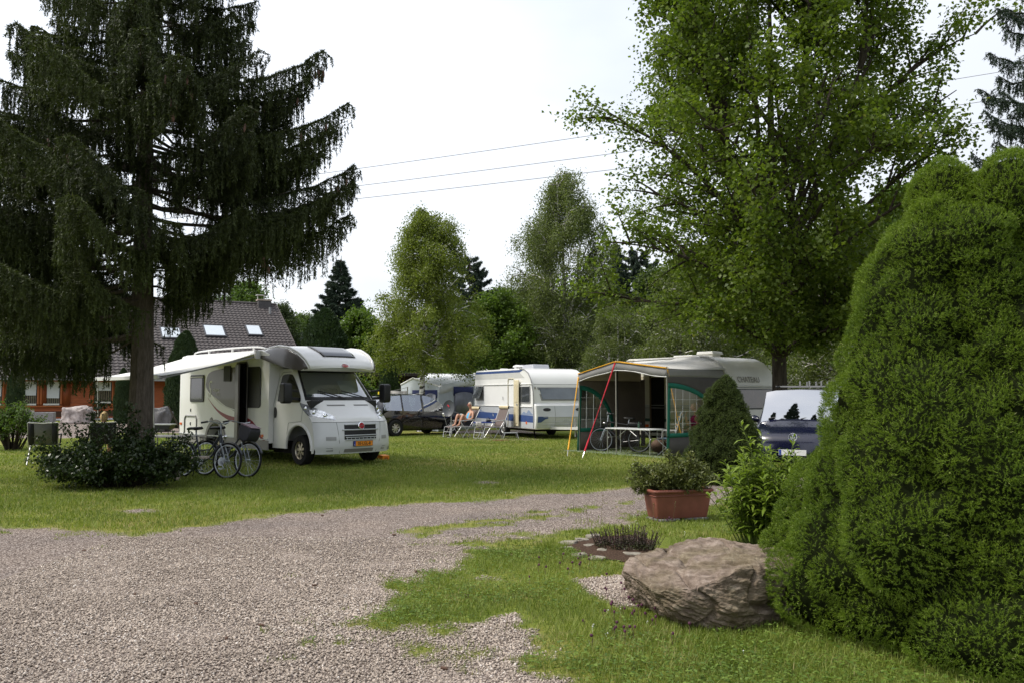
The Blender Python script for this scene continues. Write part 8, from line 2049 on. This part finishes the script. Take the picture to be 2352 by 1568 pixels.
# ---------------------------------------------------------------- left side: chairs, table, person, stones, trough
M_CLOTHGREY = mat('cloth_grey', (.17, .17, .165), .9, var=.12, vscale=30); M_CLOTHBLK = mat('cloth_black', (.025, .025, .028), .9, var=.2)
def back_chair(lab, px, D, wv, m_mid):
    p = at(px, 905, D); p.z = 0; dirv = Vector((-.42, 1, 0)); rz = math.atan2(dirv.y, dirv.x)
    t = thing('garden_chair', lab, 'chair', p, rz, 'garden chairs by the motorhome'); hw = wv / 2; H = .96
    for s in (-1, 1):
        mb = MB(); mb.tube([(-.30, s * hw, H), (-.12, s * hw, .45), (.30, s * hw, .01)], .014, n=7); mb.build('leg', M_TUBE, t)
        mb = MB(); mb.tube([(.30, s * hw, .46), (-.25, s * hw, .01)], .014, n=7); mb.build('leg', M_TUBE, t)
        mb = MB(); mb.tube([(-.22, s * (hw + .02), .68), (.28, s * (hw + .02), .68), (.30, s * hw, .46)], .018, n=7); mb.build('armrest', M_BLACK, t)
        mb = MB(); mb.grid([[Vector((x - .004, s * y, z)) for y in (hw - .12, hw)] for x, z in ((-.12, .46), (-.21, .7), (-.30, H))]); mb.build('side_cloth', M_CLOTHBLK, t, solid=.02)
    mb = MB(); mb.grid([[Vector((x, y * (hw - .11), z)) for y in (-1, 0, 1)] for x, z in ((-.12, .46), (-.21, .7), (-.30, H - .01))]); mb.build('backrest', m_mid, t, solid=.02)
    mb = MB(); mb.tube([(-.30, -hw, H), (-.31, 0, H - .015), (-.30, hw, H)], .013, n=7); mb.build('top_tube', M_LIGHTLETTER, t)
    mb = MB(); mb.grid([[Vector((x, y * hw, .45)) for y in (-1, 0, 1)] for x in (-.12, .30)]); mb.build('seat', M_CLOTHBLK, t, solid=.02); return t, p, rz
back_chair('garden chair with grey cloth back and black edges seen from behind, beside the shrub', 105, 19.2, .60, M_CLOTHGREY)
_, p, rz = back_chair('black backed garden chair in which the blond person sits, seen from behind', 241, 19.6, .54, M_CLOTHBLK)
p3 = thing('person', 'blond person sitting in a garden chair, seen from behind, only the head above its back', 'person', p, rz)
J = {'hip': ((.02, 0, .55), .13), 'belly': ((-.02, 0, .68), (.13, .115)), 'chest': ((-.06, 0, .82), (.14, .11)), 'n0': ((-.07, 0, .92), .07), 'n': ((-.05, 0, .97), .05), 'hc': ((-.03, 0, 1.0), .055), 'hl': ((.10, .09, .55), .09), 'kl': ((.46, .10, .54), .065), 'cl': ((.52, .10, .3), .052), 'al': ((.52, .10, .10), .04), 'fl': ((.66, .10, .045), (.034, .026)), 'hr': ((.10, -.09, .55), .09), 'kr': ((.46, -.10, .54), .065), 'cr': ((.52, -.10, .3), .052), 'ar': ((.52, -.10, .10), .04), 'fr': ((.66, -.10, .045), (.034, .026)), 'sl': ((-.05, .17, .88), .058), 'el': ((.05, .24, .70), .042), 'wl': ((.28, .18, .70), .03), 'sr': ((-.05, -.17, .88), .058), 'er': ((.05, -.24, .70), .042), 'wr': ((.28, -.18, .70), .03)}
skin_figure('body', J, E2, M_SKIN, p3)
skin_figure('top', {'b': ((.0, 0, .58), (.145, .13)), 'm': ((-.02, 0, .70), (.145, .125)), 'c': ((-.06, 0, .84), (.16, .12)), 't': ((-.065, 0, .91), (.105, .085)), 'sl': ((-.05, .18, .88), .07), 'al': ((.0, .22, .78), .058), 'sr': ((-.05, -.18, .88), .07), 'ar': ((.0, -.22, .78), .058)}, [('b', 'm'), ('m', 'c'), ('c', 't'), ('c', 'sl'), ('sl', 'al'), ('c', 'sr'), ('sr', 'ar')], mat('shirt_dark', (.03, .03, .035), .85, var=.2), p3)
head(p3, (-.02, 0, 1.07), (1, 0, -.25), M_SKIN, mat('hair_straw', (.46, .33, .15), .75, var=.25, vscale=40), hair_long=True, scale=1.08)
hand(p3, (.33, .17, .70), (1, 0, 0), (0, 0, 1), M_SKIN, 1, .4); hand(p3, (.33, -.17, .70), (1, 0, 0), (0, 0, 1), M_SKIN, -1, .4)
tp = at(385, 905, 18.9); tp.z = 0
t = thing('garden_table', 'long pale camping table under the awning half hidden by the shrub', 'table', tp, math.radians(-14))
mb = MB(); mb.box((-.52, -.35, .64), (.75, .35, .67)); mb.build('table_top', mat('table_pale', (.48, .45, .42), .45, var=.1), t, bevel=.006)
for x in (-.46, .68):
    for y in (-.3, .3): mb = MB(); mb.tube([(x, y, .64), (x, y, .01)], .014, n=7); mb.build('leg', M_ALU, t)
tp = at(418, 905, 15.6); tp.z = 0
t = thing('wooden_bench', 'narrow pale wooden bench behind the bicycles and the shrub', 'bench', tp, math.radians(6))
mb = MB(); mb.box((-.75, -.12, .40), (.50, .12, .44)); mb.build('seat', mat('bench_wood', (.36, .30, .25), .7, var=.2, stretch=(.6, 6, 6)), t, bevel=.006)
for x in (-.6, -.05): mb = MB(); mb.box((x - .03, -.10, 0), (x + .03, .10, .40)); mb.build('leg', bpy.data.materials['bench_wood'], t)
# dark leaning posts
for (pa, pb, D, lab) in (((213, 945), (190, 1045), 20.5, 'thin black pole leaning behind the blond person'), ((386, 930), (432, 1025), 24.5, 'dark crooked leaning stem behind the motorhome awning leg')):
    a = at(pa[0], pa[1], D); b = at(pb[0], 905, D); b.z = 0; mb = MB(); m_ = (a + b) / 2 + Vector((.05, 0, .0)); mb.tube([b - b, m_ - b, a - b], [.03, .026, .02], n=7); o = mb.build('post', M_DARK if 'pole' in lab else M_BARK, None, loc=b); tag(o, lab, 'post')
tp = at(370, 905, 27); tp.z = 0
t = thing('barbecue', 'dark barbecue trough on thin legs before the grey boulder', 'barbecue', tp)
mb = MB(); mb.prism([(-.42, .62), (.42, .62), (.36, .48), (-.36, .48)], -.22, .22); mb.build('tray', M_BLACK, t, bevel=.01); mb = MB(); mb.box((-.46, -.25, .62), (.46, .25, .65)); mb.build('rim', M_ALU, t)
for x in (-.32, .32):
    for y in (-.16, .16): mb = MB(); mb.tube([(x, y, .5), (x * 1.15, y * 1.15, 0)], .012, n=6); mb.build('leg', M_BLACK, t)
def rock(px, D, l_, w_, h_, m_, lab, seed):
    p = at(px, 905, D); me = stone_mesh(seed, l_, w_, h_, .30, 4); me.materials.append(m_); o = link_mesh('boulder', me); o.location = (p.x, p.y, h_ * .40); tag(o, lab, 'boulder')
M_ROCKP = mat('rock_pinkgrey', (.27, .21, .19), .9, var=.45, vscale=4, bump=.8, bscale=12, col2=(.36, .32, .30)); M_ROCKG = mat('rock_grey', (.13, .125, .125), .9, var=.3, vscale=4, bump=.6, bscale=14)
rock(180, 45.5, 1.55, 1.1, 1.0, M_ROCKP, 'pinkish boulder with pale top lying before the wooden house', 3.3); rock(358, 36, 1.25, 1.0, 1.15, M_ROCKG, 'smooth grey boulder right of the spruce trunk', 7.7); rock(52, 46.5, 1.2, .8, .9, M_ROCKP, 'small pinkish boulder behind the young garden tree', 9.1)
tp = at(96, 905, 46.0); tp.z = 0; mb = MB(); mb.box((-.68, -.3, .05), (.68, .3, .62)); o = mb.build('stone_trough', mat('granite', (.26, .25, .245), .85, var=.45, vscale=30, bump=.4, bscale=50), None, loc=tp, bevel=.03); o.rotation_euler = (0, 0, .3); tag(o, 'rectangular speckled granite trough before the wooden house', 'trough')
# ---------------------------------------------------------------- power lines
for i, ((x0, y0), (x1, y1), lab) in enumerate([((805, 392), (2310, 175), 'uppermost of the three thin power lines crossing the sky'), ((815, 430), (2290, 240), 'middle one of the three thin power lines crossing the sky'), ((740, 468), (2300, 287), 'lowest of the three thin power lines crossing the sky')]):
    s_ = (y1 - y0) / (x1 - x0); A, B = at(-900, y0 + s_ * (-900 - x0), 62), at(3300, y0 + s_ * (3300 - x0), 62)
    mb = MB(); mb.tube([A + (B - A) * q + Vector((0, 0, -1.2 * math.sin(math.pi * q) + 1.2 * math.sin(math.pi * .5))) for q in np.linspace(0, 1, 41)], .022, n=5); o = mb.build('power_line', mat('wire_grey', (.16, .16, .17), .6, var=.05)); tag(o, lab, 'power line', 'power lines across the sky')

# ---------------------------------------------------------------- background trees and bushes
def back(px, D, key, H, label, group, name='tree', rot=0.0, wid=1.0, base=None):
    p = at(px, 905, D); p.z = 0
    return place_tree(name, key, label, p, rot, (wid * H / BASEH[key],) * 2 + (H / BASEH[key],), group, maker=MAKERS[key])
BASEH = {'round': 9.5, 'fresh': 7.0, 'fir': 11.0, 'pine': 12.0, 'thuja': 5.0, 'bush': 2.6, 'weep': 9.0, 'tall': 12.5}
def mk_round():
    mb, V, F, r = gen_tree(41, 9.8, 1.0, .2, [(.8, 2.4), (2, 3.4), (4, 3.9), (6, 3.5), (8, 2.3), (9.5, .6)], n1=46, n2=9, n3=5, leaf_n=13, leaf=.17, twiglen=.7, jit=.25); return mb, V, F, r, M_BARK, LF_MID
def mk_tall():
    mb, V, F, r = gen_tree(43, 12.8, 1.5, .22, [(1, 2.3), (3, 3.6), (6, 3.9), (9, 3.1), (11.5, 1.7), (12.6, .4)], n1=50, n2=9, n3=5, leaf_n=11, leaf=.21, twiglen=.8, jit=.25); return mb, V, F, r, M_BARK, LF_DARK
def mk_fresh():
    mb, V, F, r = gen_tree(45, 7.2, .5, .14, [(.4, 1.9), (1.5, 2.7), (3.5, 2.7), (5.2, 2.0), (6.9, .5)], n1=44, n2=9, n3=5, leaf_n=15, leaf=.15, twiglen=.6, jit=.22); return mb, V, F, r, M_BARK, LF_FRESH
def mk_weep():
    mb, V, F, r = gen_tree(47, 9.2, 1.2, .17, [(1.0, 2.2), (2.5, 3.0), (5, 3.0), (7, 2.3), (8.8, .6)], n1=46, n2=9, n3=6, leaf_n=18, leaf=.10, droop=.5, twiglen=.85, rise=.7, stems=[(2.2, 2.9, 6.5, 1.7), (2.4, .5, 7, 1.2), (2.8, 4.4, 6, 1.2)]); return mb, V, F, r, M_BIRCH, LF_BIRCH2
def mk_fir():
    mb, V, F, r, _ = gen_spruce(51, 11.0, .8, [(.5, 2.6), (2.5, 2.55), (5, 1.9), (8, .95), (10.8, .1)], 125, .15, hang=.32, dens=1.2, needle=.15, w=.05, up=.35); return mb, V, F, r, M_BARK_SPRUCE, LF_FIR
def mk_pine():
    mb, V, F, r, _ = gen_spruce(53, 12.0, 2.0, [(2, 2.2), (5, 2.5), (8, 2.1), (10.5, 1.4), (11.8, .5)], 85, .18, hang=.28, dens=1.2, needle=.17, w=.055, up=.8); return mb, V, F, r, M_BARK_SPRUCE, LF_FIR
def mk_thuja():
    r = np.random.default_rng(55); n = 26000; z = 5.0 * r.random(n) ** 1.1; a = r.uniform(0, 6.28, n); R = np.interp(z, [0, .4, 2, 3.6, 4.6, 5], [.62, .82, .85, .66, .34, .04])
    P = np.stack([np.cos(a) * R, np.sin(a) * R, z], 1); k = 1 + .22 * fbm(P, 1.8, 4, 3); P[:, :2] *= (k * r.uniform(.75, 1.05, n))[:, None]
    D = np.stack([np.cos(a) * .5, np.sin(a) * .5, np.ones(n)], 1) + r.normal(0, .3, (n, 3)); V, F = leaves(P, D, np.stack([np.cos(a), np.sin(a), np.zeros(n)], 1) + r.normal(0, .5, (n, 3)), .16 * r.uniform(.6, 1.4, n), .055)
    mb = MB(); mb.tube([(0, 0, 0), (0, 0, 4.6)], [.10, .02], n=7); return mb, V, F, np.clip(.4 + .3 * fbm(P, 2.5, 8, 2) + r.normal(0, .15, n), 0, 1), M_BARK, LF_THUJA
def mk_bush():
    mb, V, F, r = gen_shrub(57, 3.4, 2.6, 2.6, 95, .13, .75, 22, n2=7, jit=.12, stem_r=.025); return mb, V, F, r, M_TWIG, LF_MID
MAKERS = {'round': mk_round, 'tall': mk_tall, 'fresh': mk_fresh, 'weep': mk_weep, 'fir': mk_fir, 'pine': mk_pine, 'thuja': mk_thuja, 'bush': mk_bush}
G1 = 'leafy trees behind the campsite'; G2 = 'dark trees at the far edge of the campsite'; G3 = 'columnar thujas'; G4 = 'green bushes behind the parked vehicles'; G5 = 'conifers behind the campsite'
LEAFY = 'leafy green tree in the belt of trees behind the campsite'; DARKT = 'tall dark green tree at the far edge behind the caravans'; BUSH = 'bushy green shrub filling the gap behind the parked vehicles'
back(778, 60, 'fir', 11.7, 'dark pointed fir standing alone against the sky behind the motorhome', None, 'fir_tree', 0, 1.45)
back(822, 66, 'fir', 9.6, 'smaller fir just right of the lone pointed fir', None, 'fir_tree', 1.0)
back(745, 48, 'thuja', 6.4, 'broad dark columnar thuja right of the tiled roof', G3, 'thuja', 0, 1.35)
back(893, 44, 'thuja', 3.5, 'dark thuja left of the shed above the black car', G3, 'thuja', 1.2, .95)
back(415, 40, 'thuja', 4.4, 'dark thuja behind the rear of the motorhome', G3, 'thuja', 2.0, .9)
back(425, 46, 'thuja', 5.0, 'dark thuja with its tip before the tiled roof', G3, 'thuja', .4, 1.0)
back(36, 45.5, 'thuja', 3.3, 'dark thuja left of the house windows', G3, 'thuja', 3.0, .8); back(282, 46, 'thuja', 3.0, 'dark thuja before the house, left of the spruce trunk', G3, 'thuja', 4.0, .85)
back(1140, 45, 'fresh', 6.9, 'bright fresh green tree between the two birches', None, 'tree', .5, 1.0)
back(825, 51, 'fresh', 6.6, 'bright green tree left of the yellow green birch', G1, 'tree', 2, 1.0); back(868, 54, 'fresh', 6.0, 'lower green tree behind the yellow green birch, left side', G1, 'tree', 4, 1.1); back(1040, 53, 'round', 7.0, 'green tree behind the yellow green birch, right side', G1, 'tree', 1, .9)
back(1078, 64, 'pine', 12.6, 'dark pine whose top shows right of the yellow green birch', None, 'pine_tree')
back(1112, 70, 'pine', 10.8, 'dark pine lower than its neighbour in the gap between the birches', None, 'pine_tree', 2.2)
back(1418, 56, 'fir', 12.2, 'dark fir rising between the tall birch and the lime', None, 'fir_tree', .7)
back(1468, 60, 'pine', 12.5, 'dark pine behind the left edge of the lime', None, 'pine_tree', 1.7)
back(1608, 35, 'weep', 8.0, 'tree with pale grey trunk and bare white branches behind the beige caravan', None, 'tree', .3, 1.05)
back(1420, 40, 'weep', 6.2, 'drooping leafy tree right of the tall birch, behind the porch awning', None, 'tree', 2.0, .9)
back(1940, 31, 'weep', 9.0, 'leafy tree between the lime trunk and the big dwarf conifer', None, 'tree', 4.1, .95)
back(2090, 36, 'round', 10.5, 'leafy tree right of the lime, behind the big dwarf conifer', None, 'tree', 1.1, .9)
# conifers on the near side of the drive, seen only as MIRRORED shapes in the blue car's windscreen
for x, y, H, w_ in ((-12.6, 1.6, 20, 1.0), (-10.0, .6, 23, 1.05), (-7.6, -1.4, 19, .95), (-15.5, 2.4, 18, .9)):
    place_tree('fir_tree', 'fir', 'tall fir on the near side of the drive, mirrored in the blue windscreen', Vector((x, y, 0)), x, (w_ * H / 11.0 * .6,) * 2 + (H / 11.0,), 'firs mirrored in the windscreen')
rr = random.Random(77)
for i, (px, D, H, w_) in enumerate([(560, 80, 12.0, 1.1), (640, 76, 9.6, 1.0), (690, 82, 9.2, 1.0), (500, 84, 11.0, 1.1), (440, 78, 10.4, 1.1), (940, 72, 8.5, 1.2), (1000, 78, 9.0, 1.2), (1150, 84, 12.0, 1.2), (1200, 88, 12.3, 1.2), (1260, 80, 11, 1.1), (1350, 70, 10.5, 1.1), (1500, 55, 9.5, 1.1), (1560, 60, 11, 1.1), (1640, 58, 11, 1.2), (1720, 52, 10, 1.1), (1800, 55, 11.5, 1.2), (1880, 50, 11, 1.1), (1980, 55, 12, 1.2), (2080, 60, 12, 1.2), (300, 85, 11, 1.1), (180, 82, 11.5, 1.1), (60, 80, 10.5, 1.1), (-40, 75, 10, 1.1), (2180, 60, 11, 1.2)]):
    back(px, D, 'tall' if i % 2 else 'round', H, DARKT if i % 2 else LEAFY, G2 if i % 2 else G1, 'tree', rr.uniform(0, 6), w_)
for i, (px, D, H) in enumerate([(700, 56, 3.2), (790, 46, 3.0), (850, 52, 3.4), (930, 56, 3.0), (1010, 52, 3.2), (1070, 50, 3.0), (1120, 54, 3.2), (1180, 52, 3.0), (1240, 54, 3.4), (1300, 56, 3.2), (1360, 50, 3.0), (1420, 52, 3.4), (1480, 46, 3.2), (1540, 44, 3.2), (1610, 44, 3.4), (1690, 42, 3.2), (1770, 42, 3.2), (1850, 44, 3.4), (1920, 42, 3.2), (2010, 42, 3.4), (560, 72, 3.2), (640, 66, 3.2)]):
    back(px, D, 'bush', H, BUSH, G4, 'bush', rr.uniform(0, 6), rr.uniform(1.0, 1.35))
YT = at(34, 905, 24); YT.z = 0
shrub('young_tree', 'small sparse young garden tree before the gravel road', 'tree', YT, (8, 1.5, 1.2, 1.75, 34, .07, .6, 20), LF_MID, n2=7, jit=.06, stem_r=.022, group=None)
